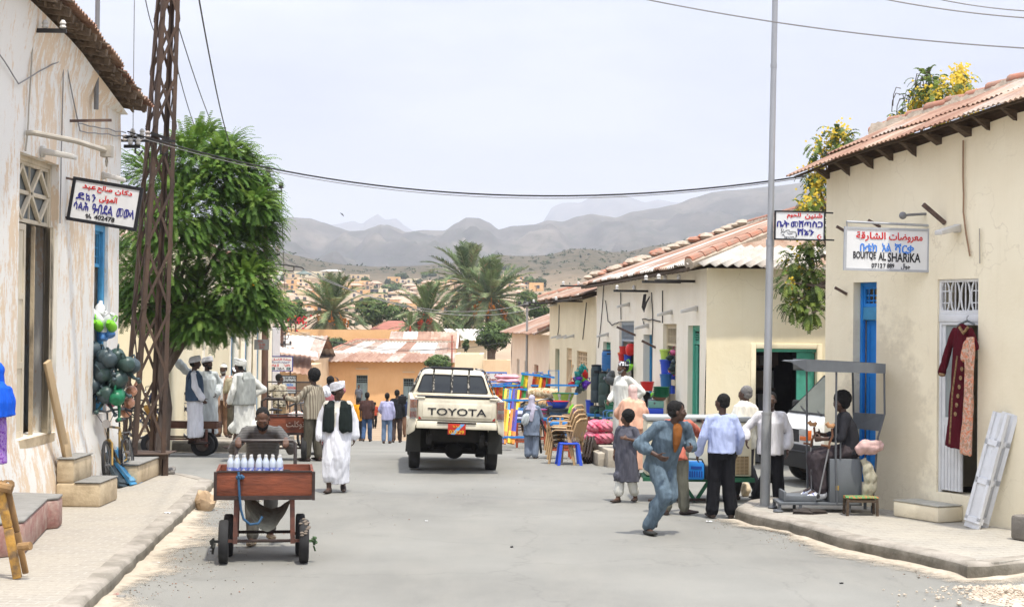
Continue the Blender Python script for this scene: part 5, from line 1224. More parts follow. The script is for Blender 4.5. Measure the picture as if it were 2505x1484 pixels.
def mini_pole(label,u,vb,vt,Y,arms=2,r=.07,name='power_pole',mat=None,aw=.7,zb=None):
    p=P(u,vt,Y);z=T(p.x,Y)if zb is None else zb;o=thing(name,label,'power pole',(p.x,Y,z));h=p.z-z;g=MB();g.tube([(0,0,-.2),(0,0,h)],[r,r*.7],8);g.build('shaft',mat or POLEB,o)
    for i in range(arms):
        g=MB();zz=h-.15-i*.9;g.bar((-aw,-.08,zz),(aw,-.08,zz),.07);
        for s in(-.9,-.3,.3,.9):g.lathe([(.03,.04),(.07,.08),(.03,.18)],6,(aw*s,-.08,zz))
        g.build('crossarm',CABLE,o)
    return o
mini_pole('dark pole with crossarms standing behind the tin roofs',692,870,742,92,2,.1)
o=mini_pole('lattice pole crowded with brackets and insulators above the awnings',688,900,792,84,3,.04,aw=.55);g=MB();hh=P(688,792,84).z-o.location.z
for s in(-.28,.28):g.tube([(s,0,-.2),(s*.7,0,hh-.1)],.035,6)
z=.3;k=1
while z<hh-.4:g.bar((-.27*k,0,z),(.25*k,0,z+.38),.035);z+=.38;k=-k
g.build('bracing',CABLE,o)
for i,(u,v,s)in enumerate(((676,805,-1),(700,815,1),(672,830,-1),(704,828,1))):
    g=MB();e=P(u,v,84)-Vector(o.location);g.tube([e+Vector((-.25*s,0,0)),e,e+Vector((.05*s,0,.12)),e+Vector((-.02*s,0,.2))],.025,5);g.ball(e+Vector((.04*s,0,.22)),.07,m=1);g.build('hook_insulator',[CABLE,LAMPW],o)
mini_pole('slim grey pole with short crossarms in front of the pinkish house',1290,930,738,64,1,.06,mat=GALV2,aw=.35)
o=bpy.data.objects['power_pole.003']if 'power_pole.003' in bpy.data.objects else None
mini_pole('thin red iron pole at the end of the orange building',1106,900,820,101,0,.06,'iron_pole',M('red_iron',(.36,.10,.07),.7,.2))
for i,(a,t,b_)in enumerate(((1300,470,530),(840,440,490),(1080,490,550),(545,500,540),(1330,520,640),(2390,505,560),(230,560,640),(1020,480,530))):
    u,v0=H_(a,t);_,v1=H_(a,b_);qq=on_hill(u,v1);mini_pole('thin distant power pole among the hillside houses',u,v1,v0,qq.y,1,.12,aw=.6)['group']='power poles of the hillside town'
def wire(label,a,b_,sag,r=.012,mat=None,n_=28):
    a=Vector(a);b_=Vector(b_);g=MB();o=(a+b_)/2;pts=[a.lerp(b_,k/n_)-Vector((0,0,sag*4*(k/n_)*(1-k/n_)))for k in range(n_+1)];g.tube([p-o for p in pts],r,5)
    ob_=g.build('wire',mat or GREYWIRE,loc=o);tag(ob_,label,'wire');return ob_
a_,b__=P(312,322,25.3),P(1972,430,22.4)
wire('thick black cable sagging across the street from the old shop to the boutique',a_,b__,.58,.012,CABLE)
wire('thin grey cable strung just under the thick black street cable',a_+Vector((0,.05,-.03)),b__+Vector((0,.05,-.02)),.59,.006)
wire('long wire crossing the sky above the galvanised pole',P(1500,-18,21),P(2620,124,19),.12,.009)
wire('short wire crossing the top corner of the sky over the boutique',P(2100,-15,17),P(2620,50,16),.05,.008)
wire('highest of the wires over the boutique roof',P(2250,-12,17.5),P(2620,30,16.5),.05,.007)
wire('wire dropping steeply from the sky to the crown of the feathery tree',P(480,-40,16),P(590,395,43),.5,.009,CABLE)
wire('wire from the mast running down behind the feathery tree',P(438,70,26.2),P(556,380,43),.2,.009,CABLE)
wire('wire from the middle of the mast to the tree crown',P(436,175,26.2),P(500,350,43),.2,.008,CABLE)
wire('wire hanging straight down beside the old shop eave',P(329,-30,24),P(325,345,25.4),.02,.006)
wire('wire crossing the sky to the top of the lattice mast',P(352,-20,20),P(376,75,26.1),.05,.007,CABLE)
wire('wire from the brown pole top down to the far pole',P(657,418,44),P(684,745,90),1.0,.012,CABLE)
wire('wire from the second crossarm down to the far pole',P(688,455,44),P(702,745,90),1.0,.012,CABLE)
wire('upper of the long wires from the brown pole across the palms',P(680,623,44),P(1340,745,58),.9,.011)
wire('lower of the long wires from the brown pole across the palms',P(662,625,44),P(1290,742,63),.8,.011)
wire('loose wire hanging in front of the ochre compound',P(694,800,84),P(1100,850,100),.6,.016,CABLE)
wire('wire above the tin roof of the orange building',P(700,810,84),P(1238,836,98),.7,.014,CABLE)
wire('thin wire from tree crown to brown pole top',P(560,385,34),P(688,450,44),.1,.008)
# ================================================================ signs
WB=M('sign_white',(.74,.74,.72),.5,.08,3);SBLACK=M('sign_black',(.015,.015,.018),.5,0);SRED=M('sign_red',(.60,.02,.02),.5,0);SNAVY=M('sign_navy',(.03,.03,.22),.5,0);SBLUE=M('sign_blue',(.05,.22,.68),.5,0);SGREYF=M('sign_grey_frame',(.42,.43,.44),.5,.1)
def sign(name,label,ctr,w_,h,rz=0,tilt=0,board=None,frm=None,fw=.035,cat='sign',th=.03):
    o=thing(name,label,cat,ctr,rot=(0,tilt,rz));g=MB();g.bx(-w_/2,w_/2,-th/2,th/2,-h/2,h/2);g.build('board',board or WB,o,smooth=False)
    if frm:
        g=MB();a,b_,t_=w_/2,h/2,th/2+.008
        g.bx(-a-fw*.3,-a+fw*.7,-t_,t_,-b_-fw*.3,b_+fw*.3);g.bx(a-fw*.7,a+fw*.3,-t_,t_,-b_-fw*.3,b_+fw*.3);g.bx(-a+fw*.7,a-fw*.7,-t_,t_,b_-fw*.7,b_+fw*.3);g.bx(-a+fw*.7,a-fw*.7,-t_,t_,-b_-fw*.3,-b_+fw*.7);g.build('frame',frm,o,smooth=False)
    return o
def fx(o,px,py,w_,h,x0,x1,y0,y1,text,mat,**kw):  # fraction box on a sign -> lettering
    letters(text,mat,((x0+x1)/2-.5)*w_,(.5-(y0+y1)/2)*h,(x1-x0)*w_,(y1-y0)*h,o,y=-.019,**kw)
k=F/22.3;sgw,sgh=169/k,103/k
s1=sign('shop_sign','white shop sign in a black frame with red Arabic and blue Ethiopic lettering',P(257,499,22.3),sgw,sgh,.0,R(8.8),frm=SBLACK,fw=.045)
for(x0,x1,y0,y1,t_,mt_)in((.62,.87,.10,.25,arabic('دكان'),SRED),(.36,.58,.09,.27,arabic('صالح'),SRED),(.14,.34,.12,.24,arabic('عبد'),SRED),(.41,.67,.31,.49,arabic('المولى'),SRED),(.07,.20,.32,.49,'ደ',SNAVY),(.21,.28,.32,.5,'ኳ',SNAVY),(.30,.36,.32,.5,'ን',SNAVY),(.06,.28,.53,.73,'ሳልሕ',SNAVY),(.33,.64,.53,.76,'ዓብደል',SNAVY),(.69,.95,.54,.76,'መውላ',SNAVY),(.25,.34,.79,.9,'ቴሌ',SBLACK),(.38,.68,.79,.9,'402478',SBLACK)):
    fx(s1,0,0,sgw,sgh,x0,x1,y0,y1,t_,mt_,bold=.03)
g=MB();g.bar((-sgw/2-.32,.0,sgh/2-.01),(-sgw/2,0,sgh/2-.03),.03);g.bar((-sgw/2-.35,.02,-sgh/2+.02),(-sgw/2,0,-sgh/2+.02),.03);g.build('bracket',IRON,s1)
k=F/22.3;w_,h=122/k,70/k
s2=sign('butcher_sign','white butcher sign in a black frame with a small drawing of a bull',P(1956,552,22.3),w_,h,.0,R(.7),frm=SBLACK,fw=.02)
for(x0,x1,y0,y1,t_,mt_)in((.60,.95,.06,.27,arabic('شنين'),SRED),(.24,.52,.06,.26,arabic('للحوم'),SRED),(.04,.29,.33,.56,'ቤት',SNAVY),(.32,.73,.32,.56,'መሸጣ',SNAVY),(.75,.96,.33,.57,'ስጋ',SNAVY),(.45,.79,.60,.83,'ሸኔን',SNAVY)):
    fx(s2,0,0,w_,h,x0,x1,y0,y1,t_,mt_,bold=.03)
g=MB();B=lambda x,y:((x-.5)*w_,-.019,(.5-y)*h)
for pts in([(.12,.78),(.15,.72),(.19,.74),(.24,.67),(.29,.66),(.30,.72),(.36,.71),(.42,.72),(.43,.80),(.42,.97)],[(.14,.83),(.18,.82),(.20,.88),(.21,.97)],[(.21,.9),(.30,.91),(.38,.89),(.40,.97)],[(.14,.72),(.13,.64),(.15,.62)],[(.16,.72),(.18,.64)],[(.24,.9),(.235,.97)],[(.43,.76),(.445,.9)],[(.25,.75),(.3,.8),(.36,.77)]):g.tube([B(*p)for p in pts],.003,4)
g.build('bull_drawing',SBLACK,s2)
g=MB();cx,cy,rr=.90,.88,.085*h
pts=[(rr*math.cos(t),rr*math.sin(t))for t in[R(55+250*i/20)for i in range(21)]]+[(rr*.28+rr*.78*math.cos(t),rr*.78*math.sin(t))for t in[R(290-220*i/16)for i in range(17)]]
n_=len(pts);c0_=B(cx,cy);g.add([(c0_[0]+x,-.019,c0_[2]+y)for x,y in pts],[tuple(range(n_))]);st_=[(rr*.45+rr*(.5 if i%2==0 else .2)*math.cos(R(90+36*i)),rr*(.5 if i%2==0 else .2)*math.sin(R(90+36*i)))for i in range(10)];g.add([(c0_[0]+x,-.0195,c0_[2]+y)for x,y in st_],[tuple(range(10))]);g.build('crescent_and_star',SRED,s2,smooth=False)
g=MB();g.bar((w_/2,0,h/2-.01),(w_/2+.12,.04,h/2-.01),.02);g.bar((w_/2,0,-h/2+.01),(w_/2+.14,.04,-h/2+.01),.02);g.build('bracket',SBLACK,s2)
k=F/21.35;w_,h=209/k,103/k
s3=sign('boutique_sign','grey framed boutique sign in red Arabic, blue Ethiopic and black Latin letters',P(2169,610.5,21.35),w_,h,.06,R(.9),frm=SGREYF,fw=.03)
for(x0,x1,y0,y1,t_,mt_)in((.52,.92,.09,.33,arabic('معروضات'),SRED),(.13,.48,.09,.31,arabic('الشارقة'),SRED),(.18,.38,.36,.56,'ቡቴክ',SBLUE),(.44,.55,.35,.55,'አል',SBLUE),(.59,.82,.35,.59,'ሻርቃ',SBLUE),(.10,.37,.56,.76,'BOUiTQE',SBLACK),(.40,.49,.57,.76,'AL',SBLACK),(.51,.90,.57,.79,'SHARiKA',SBLACK),(.32,.45,.83,.94,'0712',SBLACK),(.46,.59,.83,.94,'7 889',SBLACK),(.67,.78,.82,.97,arabic('جوال'),SBLACK)):
    fx(s3,0,0,w_,h,x0,x1,y0,y1,t_,mt_,bold=.02)
g=MB();g.tube([(-w_/2+.02,0,h/2+.075),(w_/2+.04,0,h/2+.055)],.016,8);g.tube([(-w_/2+.03,0,h/2),(-w_/2+.02,0,h/2+.08)],.01,6);g.tube([(w_/2-.02,0,h/2),(w_/2+.04,0,h/2+.06),(w_/2+.05,.05,h/2-.02)],.012,6);g.build('rail',GALV,s3)
def psign(name,label,u0,u1,v0,v1,Y,board,frm,lines,fw=.03,rz=0):
    k=F/Y;w_,h=(u1-u0)/k,(v1-v0)/k;o=sign(name,label,P((u0+u1)/2,(v0+v1)/2,Y),w_,h,rz,0,board,frm,fw)
    for(x0,x1,y0,y1,t_,mt_)in lines:fx(o,0,0,w_,h,x0,x1,y0,y1,t_,mt_,bold=.02)
    return o,w_,h
o,w_,h=psign('repair_shop_sign','white repair shop sign with red Arabic and Ethiopic writing and two drawn television sets',658,716,871,907,62,WB,SNAVY,[(.10,.55,.14,.30,arabic('الامل'),SRED),(.60,.92,.13,.30,arabic('ورشة'),SRED),(.48,.87,.34,.47,arabic('للتوبيليات'),SNAVY),(.12,.45,.34,.47,arabic('الحديثة'),SNAVY),(.10,.42,.53,.71,'ትካል ጀ',SRED),(.62,.90,.53,.70,'ጊደት',SRED),(.32,.66,.76,.93,'ጋይላ',SBLACK)],.03)
for cx in(.17,.83):
    g=MB();x=(cx-.5)*w_;z=(.5-.83)*h;a=.085*w_;b_=.09*h;g.bx(x-a,x+a,-.021,-.017,z-b_,z+b_);g.bx(x-a*.75,x+a*.5,-.0235,-.021,z-b_*.7,z+b_*.7,1);g.build('television_drawing',[SBLACK,M('sign_teal',(.2,.3,.3),.6,0)],o,smooth=False)
for s in(-.4,.4):
    g=MB();g.bar((s*w_,.03,-h/2),(s*w_,.03,-h/2-2.2),.05);g.build('post',IRON,o)
o,w_,h=psign('woodwork_sign','faded woodwork sign with black Ethiopic and blue and red Latin letters',690,725,918,962,58,M('sign_faded',(.52,.53,.52),.7,.2,4),SBLACK,[(.2,.95,.08,.22,'ዕፀ ሓጺን',SBLACK),(.2,.95,.27,.40,'ኣክፋ',SBLACK),(.3,.78,.45,.58,'AKFA',SBLUE),(.28,.97,.62,.75,'WOODWORK',SRED)],.03)
for s in(-.4,.4):
    g=MB();g.bar((s*w_,.03,-h/2),(s*w_,.03,-h/2-1.2),.05);g.build('post',IRON,o)
o,w_,h=psign('electronics_sign','dark blue sign with orange and white lettering half hidden in the feathery tree',588,652,763,795,45,M('sign_dark_blue',(.012,.018,.12),.5,.1),WB,[(.05,.55,.08,.30,'ኤሌክትሮኒክስ',M('sign_orange',(.8,.28,.02),.5,0)),(.68,.95,.36,.62,'ሎጋ',M('sign_orange',(.8,.28,.02),.5,0)),(.05,.42,.42,.62,'ONICS',WB),(.66,.95,.1,.3,arabic('الكترو'),WB),(.3,.6,.72,.92,'Ser',WB)],.03)
g=MB();g.bar((w_/2,.1,0),(w_/2+.05,-.8,0),.04);g.build('bracket',IRON,o)
o,w_,h=psign('yellow_sign','plain orange yellow sign board among the feathery leaves',586,633,689,704,43,M('sign_amber',(.75,.30,.01),.5,.1),None,[])
g=MB();g.bar((w_/2,0,-h/2+.05),(w_/2+.25,.8,-h/2+.05),.04);g.build('bracket',IRON,o)
o,w_,h=psign('grey_sign','weathered grey sign board with faint red writing fixed to the brown pole',622,658,830,855,43.7,M('sign_weathered',(.17,.175,.17),.8,.2),None,[(.25,.6,.08,.28,'ሸጣ',M('sign_faint_red',(.24,.08,.06),.7,0)),(.3,.75,.38,.6,'ዕፀ',M('sign_faint_red',(.24,.08,.06),.7,0)),(.35,.7,.68,.9,'ወዲ',M('sign_faint_red',(.24,.08,.06),.7,0))])
o,w_,h=psign('bar_sign','white sign in a blue frame with dark red Ethiopic and Latin letters',1176,1239,910,934,68,WB,SBLUE,[(.12,.34,.12,.45,'ባር',M('sign_maroon',(.25,.02,.02),.5,0)),(.52,.86,.12,.45,'ሓበን',M('sign_maroon',(.25,.02,.02),.5,0)),(.14,.6,.55,.9,'Haben',M('sign_maroon',(.25,.02,.02),.5,0))],.05)
for s in(-.4,.4):
    g=MB();g.bar((s*w_,.03,-h/2),(s*w_,.03,-h/2-1.5),.05);g.build('post',IRON,o)
# small lintel bird far over the hills
q=P(837,524,300);o=thing('bird','tiny dark bird gliding in front of the grey hills','bird',q);g=MB();g.tube([(-.35,0,.25),(-.12,0,.1),(0,0,0),(.16,.05,-.18),(.3,.1,-.42)],[.03,.09,.12,.09,.02],6);g.tube([(-.1,-.2,.1),(.05,.1,-.02),(.1,.4,.02)],[.01,.07,.02],5);g.build('body',SBLACK,o)
# ================================================================ vehicles and carts
RUBBER=M('rubber',(.028,.027,.026),.85,.3,8);CHROME=M('chrome',(.55,.55,.55),.25,0,metal=1);BLACKP=M('black_paint',(.015,.015,.017),.4,.2,5);UNDER=M('underbody',(.02,.018,.015),.95,.4,6)
CARW=M('off_white_car_paint',(.68,.62,.47),.4,.14,2.6,.05,20,spec=.5,col2=(.50,.44,.33),thr=(.3,.5));GLASSD=M('dark_window',(.02,.024,.024),.08,.1,2,spec=.6);TAILR=M('tail_red',(.35,.02,.015),.25,0,spec=.6);TAILO=M('tail_orange',(.62,.13,.02),.25,0,spec=.6);TAILC=M('tail_clear',(.5,.45,.42),.25,0)
def wheel(parent,x,y,r,w,z=None,rimr=.6,axis='X',name='wheel',rmat=None,hub=True):
    rot=Matrix.Rotation(R(90),3,'Y')if axis=='X' else Matrix.Rotation(R(90),3,'X')
    o=thing_part(name,parent,(x,y,r if z is None else z));g=MB();g.lathe([(r*rimr,-w*.42),(r*.82,-w*.5),(r*.95,-w*.46),(r,-w*.3),(r,w*.3),(r*.95,w*.46),(r*.82,w*.5),(r*rimr,w*.42)],28,rot=rot,cap=False)
    g.lathe([(r*rimr,w*.42),(r*rimr,-w*.42)],28,rot=rot,cap=False);g.build('tyre',RUBBER,o)
    g=MB();g.lathe([(.02,-w*.3),(r*rimr*.4,-w*.32),(r*rimr*.95,-w*.25),(r*rimr*.99,-w*.4),(r*rimr*.99,w*.4),(r*rimr*.95,w*.25),(r*rimr*.4,w*.32),(.02,w*.3)],20,rot=rot);g.build('rim',rmat or M('old_rim',(.14,.11,.09),.6,.4,9),o);return o
def thing_part(name,parent,loc):
    o=bpy.data.objects.new(name,None);COL.objects.link(o);o.parent=parent;o.location=loc;return o
q=S(1106,1147);tk=thing('pickup_truck','off white pickup truck seen from behind, driving away down the street','pickup truck',(q.x,q.y,q.z),rot=(0,R(1.5),R(4.5)))
g=MB();t=.055
for s in(-1,1):
    g.hexa([(s*.80,-1.05,.80),(s*(.80-t),-1.05,.80),(s*(.80-t),.95,.70),(s*.80,.95,.70),(s*.815,-1.05,1.29),(s*(.80-t),-1.05,1.29),(s*(.80-t),.95,1.32),(s*.815,.95,1.32)])
    g.hexa([(s*.81,-.55,.68),(s*.77,-.55,.68),(s*.77,.5,.68),(s*.81,.5,.68),(s*.86,-.45,.92),(s*.80,-.45,.92),(s*.80,.4,.92),(s*.86,.4,.92)])
g.bx(-.745,.745,.85,.95,.7,1.32);g.bx(-.745,.745,-1.0,.85,.78,.84)
g.hexa([(-.80,.96,.45),(.80,.96,.45),(.82,2.3,.45),(-.82,2.3,.45),(-.80,.96,1.28),(.80,.96,1.28),(.80,2.5,1.24),(-.80,2.5,1.24)])
g.hexa([(-.80,2.32,.45),(.80,2.32,.45),(.78,3.65,.5),(-.78,3.65,.5),(-.78,2.5,1.2),(.78,2.5,1.2),(.70,3.6,1.02),(-.70,3.6,1.02)])
g.build('body',CARW,tk,bevel=.03)
g=MB();g.hexa([(-.745,.96,1.27),(.745,.96,1.27),(.74,2.55,1.24),(-.74,2.55,1.24),(-.565,1.1,1.745),(.565,1.1,1.745),(.56,2.05,1.745),(-.56,2.05,1.745)]);g.build('cab',CARW,tk,bevel=.06)
g=MB();a=lambda z:.96+(z-1.27)*.295-.012
cor=[(-.63,1.33),(.63,1.33),(.65,1.36),(.56,1.62),(.53,1.655),(-.53,1.655),(-.56,1.62),(-.65,1.36)]
g.add([(x,a(z),z)for x,z in cor],[tuple(range(8))]);rw=g.build('rear_window',GLASSD,tk,smooth=False)
g=MB();g.tube([(x,a(z)-.004,z)for x,z in cor],.013,6,closed=True);g.build('seal',RUBBER,rw)
for s in(-1,1):
    g=MB();g.add([(s*.762,1.15,1.30),(s*.755,2.3,1.28),(s*.60,1.95,1.66),(s*.615,1.2,1.66)],[(0,1,2,3)]);g.build('side_window',GLASSD,tk,smooth=False)
# heads seen dimly through the rear glass are behind dark glass: left out; tailgate
g=MB();g.bx(-.685,.685,-1.085,-1.03,.93,1.30);tg_=g.build('tailgate',CARW,tk,bevel=.022);g=MB();g.tube([(-.692,-1.084,1.29),(-.692,-1.084,.925),(.692,-1.084,.925),(.692,-1.084,1.29)],.007,5);g.build('gap',BLACKP,tg_)
g=MB();g.hexa([(-.60,-1.10,.99),(.60,-1.10,.99),(.60,-1.08,.96),(-.60,-1.08,.96),(-.60,-1.098,1.20),(.60,-1.098,1.20),(.60,-1.08,1.25),(-.60,-1.08,1.25)]);g.build('pressed_panel',CARW,tg_,bevel=.008)
letters('TOYOTA',M('worn_black_letter',(.02,.02,.022),.6,.2,30,col2=(.30,.28,.23),thr=(.28,.36)),0,1.085,1.02,.125,tg_,y=-1.103,bold=.012,thick=.004)
for s in(-1,1):
    g=MB();g.add([(s*.665,-1.0875,1.0),(s*.665,-1.0875,.945),(s*.615,-1.0875,.945),(s*.625,-1.0875,.97)],[(0,1,2,3)]);g.build('reflector',TAILR,tg_,smooth=False)
    g=MB();x0,x1=s*.695,s*.82;x0,x1=min(x0,x1),max(x0,x1);g.bx(x0,x1,-1.10,-1.0,.97,1.07,1);g.bx(x0,x1,-1.10,-1.0,1.072,1.14,2);g.bx(x0,x1,-1.10,-1.0,1.142,1.28,0)
    tl=g.build('tail_light',[TAILO,TAILR,TAILC],tk,bevel=.006)
    g=MB()
    for k in range(6):xx=x0+.008+(x1-x0-.016)*k/5;g.tube([(xx,-1.10,.955),(xx,-1.125,.97),(xx,-1.125,1.28),(xx,-1.10,1.295)],.006,5)
    for zz in(.965,1.285):g.bar((x0,-1.12,zz),(x1,-1.12,zz),.012)
    g.build('light_guard',CHROME,tl)
    g=MB();g.bx(min(s*.56,s*.74),max(s*.56,s*.74),-1.10,-1.0,1.30,1.335);g.build('gate_latch',CARW,tk,bevel=.012)
    g=MB();g.hexa([(s*.60,-.46,.33),(s*.86,-.46,.33),(s*.86,-.45,.33),(s*.60,-.45,.33),(s*.60,-.47,.80),(s*.84,-.47,.80),(s*.84,-.46,.80),(s*.60,-.46,.80)]);g.build('mud_flap',M('mud_flap_rubber',(.045,.045,.04),.85,.3,5),tk)
    g=MB();g.tube([(s*.78,2.35,1.15),(s*.85,2.33,1.13)],.015,6);g.bx(min(s*.83,s*.99),max(s*.83,s*.99),2.28,2.36,1.03,1.19);g.build('mirror',BLACKP,tk,bevel=.03)
    g=MB();g.hexa([(s*.72,-1.11,.74),(s*.84,-1.05,.66),(s*.86,-.7,.66),(s*.76,-.7,.8),(s*.70,-1.12,.955),(s*.82,-1.08,.955),(s*.82,-.7,.97),(s*.76,-.7,.97)]);g.build('bumper_corner',CARW,tk,bevel=.02)
g=MB();g.hexa([(-.70,-1.12,.79),(.70,-1.12,.79),(.70,-1.0,.79),(-.70,-1.0,.79),(-.70,-1.10,.92),(.70,-1.10,.92),(.70,-1.0,.92),(-.70,-1.0,.92)]);bm_=g.build('bumper',CARW,tk,bevel=.02)
g=MB();g.bx(-.34,.34,-1.128,-1.0,.885,.912);g.build('recess',BLACKP,bm_,bevel=.01)
g=MB();g.bx(-.152,.155,-1.165,-1.15,.70,.885);npl=g.build('number_plate',M('plate_red',(.48,.03,.015),.45,.15,6),tk,bevel=.004)
g=MB();g.add([(-.10,-1.167,.702),(-.03,-1.167,.702),(.14,-1.167,.883),(.07,-1.167,.883)],[(0,1,2,3)]);g.build('blue_band',M('plate_blue',(.13,.38,.68),.5,0),npl,smooth=False)
YEL=M('plate_yellow',(.75,.45,.03),.5,0);letters('03329',YEL,.0,.745,.26,.062,npl,y=-1.169,bold=.01);letters('ኣነስ',YEL,.0,.84,.14,.045,npl,y=-1.169,bold=.01)
g=MB();g.tube([(-.70,-1.06,1.335),(.70,-1.06,1.335)],.026,8);g.build('tailgate_rail',BLACKP,tk)
g=MB();g.bx(-.42,.37,.86,.93,1.76,1.81);g.build('roof_bar',BLACKP,tk,bevel=.012)
for x in(-.36,-.02,.29):
    g=MB();g.bar((x,.90,1.3),(x,.90,1.76),.035,.035);g.build('upright',M('chipped_black',(.03,.03,.03),.6,.3,20,col2=(.42,.40,.36),thr=(.42,.5)),tk)
g=MB()
for s in(-1,1):g.tube([(s*.78,.88,1.32),(s*.74,.88,1.42),(s*.60,.89,1.72),(s*.54,.9,1.77),(s*.40,.9,1.79)],.018,6)
g.build('hoop',M('chipped_black',(.03,.03,.03)),tk)
g=MB();g.tube([(-.6,0,.34),(.6,0,.34)],.055,8);g.ball((.02,0,.34),(.17,.16,.15));g.bx(-.45,.45,-.85,-.2,.55,.78);g.bx(-.5,-.42,-1,3,.5,.68);g.bx(.42,.5,-1,3,.5,.68);g.bx(-.35,.1,.3,1.2,.42,.7);g.tube([(.55,-1.0,.55),(.52,-.3,.5),(.3,1,.45)],.035,8);g.bx(-.62,.62,.35,.40,.36,.70);g.bx(-.6,-.46,-.3,.3,.4,.75);g.bx(.46,.6,-.3,.3,.4,.75)
for s in(-1,1):g.bar((s*.45,-.6,.6),(s*.5,.7,.44),.06);g.tube([(s*.38,-.1,.36),(s*.34,-.25,.7)],.03,6)
g.build('undercarriage',UNDER,tk)
for x,y in((-.69,0),(.69,0),(-.67,2.85),(.67,2.85)):wheel(tk,x,y,.345,.20)
# ---- white van nosing out of the side street
q=P(1978,1150,26.6);fv=Vector((-.955,-.295,0)).normalized();rzv=math.atan2(-fv.x,fv.y);rv=Vector((fv.y,-fv.x,0))
q.z=0;vo=q-fv*0+rv*.82;van=thing('white_van','white van with a black bumper and orange indicator nosing out of the side street','van',(vo.x,vo.y,0),rzv,sc=.94)
VANW=M('van_white',(.70,.70,.67),.3,.08,2,spec=.5);BUMP=M('van_black_plastic',(.022,.023,.025),.6,.2,5)
g=MB();pr=[(0,.52),(0,1.02),(-.42,1.20),(-1.12,1.90),(-1.35,1.95),(-4.2,1.95),(-4.35,1.6),(-4.35,.35),(-.05,.35)]
n_=len(pr);vs=[]
for s in(-1,1):
    for(y,z)in pr:vs.append((s*(.82 if z<1.25 else .82-(z-1.25)*.16),y,z))
g.add(vs,[tuple(range(n_)),tuple(range(2*n_-1,n_-1,-1))]+[(i,i+n_,(i+1)%n_+n_,(i+1)%n_)for i in range(n_)]);g.build('body',VANW,van,bevel=.035)
g=MB();wv_=lambda s,t:((s*2-1)*(.76-.09*t),-.45-.66*t,1.235+.64*t+.015)
g.add([wv_(0,0),wv_(1,0),wv_(1,1),wv_(0,1)],[(0,1,2,3)]);ws_=g.build('windscreen',M('windscreen',(.12,.135,.125),.08,.2,2,spec=.6),van,smooth=False)
g=MB();g.tube([wv_(0,0),wv_(1,0),wv_(1,1),wv_(0,1)],.02,6,closed=True);g.tube([(-.5,-.42,1.245),(-.1,-.55,1.32),(.2,-.6,1.38)],.012,5);g.tube([(-.05,-.42,1.245),(.3,-.5,1.30),(.5,-.55,1.35)],.012,5);g.build('wiper',BUMP,ws_)
for s in(-1,1):
    g=MB();sx_=lambda z:s*(.826-max(0,z-1.25)*.16)
    g.add([(sx_(1.27),-.62,1.27),(sx_(1.27),-1.75,1.27),(sx_(1.82),-1.75,1.82),(sx_(1.82),-1.22,1.82)],[(0,1,2,3)]);g.add([(sx_(1.27),-1.85,1.27),(sx_(1.27),-4.1,1.27),(sx_(1.82),-4.1,1.82),(sx_(1.82),-1.85,1.82)],[(0,1,2,3)]);g.build('side_window',GLASSD,van,smooth=False)
    g=MB();g.bx(min(s*.52,s*.80),max(s*.52,s*.80),-.03,.012,.90,1.02,0);g.bx(min(s*.55,s*.80),max(s*.55,s*.80),-.03,.014,.81,.895,1);g.bx(min(s*.80,s*.828),max(s*.80,s*.828),-.08,.0,.82,1.0,1);hl=g.build('headlight',[M('lamp_glass',(.45,.45,.43),.15,.1,5),TAILO],van,bevel=.006)
    g=MB();g.bx(min(s*.82,s*1.0),max(s*.82,s*1.0),-.72,-.62,1.22,1.45);g.build('mirror',BUMP,van,bevel=.03)
    g=MB();g.tube([(s*.823,-.5,.55),(s*.823,-.5,1.22),(s*.82,-.62,1.3)],.005,4);g.tube([(s*.823,-1.8,.5),(s*.823,-1.8,1.9)],.005,4);g.build('door_gap',BUMP,van)
g=MB();g.bx(-.51,.51,-.03,.008,.78,1.0)
g.build('grille',BUMP,van);g=MB();g.hexa([(-.84,.03,.33),(.84,.03,.33),(.84,-.35,.33),(-.84,-.35,.33),(-.85,.06,.74),(.85,.06,.74),(.85,-.35,.74),(-.85,-.35,.74)]);g.bx(-.84,.84,-.05,.07,.60,.64);g.build('bumper',BUMP,van,bevel=.03)
g=MB();g.bar((-.2,.01,1.04),(-.1,.01,1.04),.03,.02);g.build('badge',CHROME,van)
for x,y in((-.72,-.75),(.72,-.75),(-.72,-3.3),(.72,-3.3)):wheel(van,x,y,.31,.18)
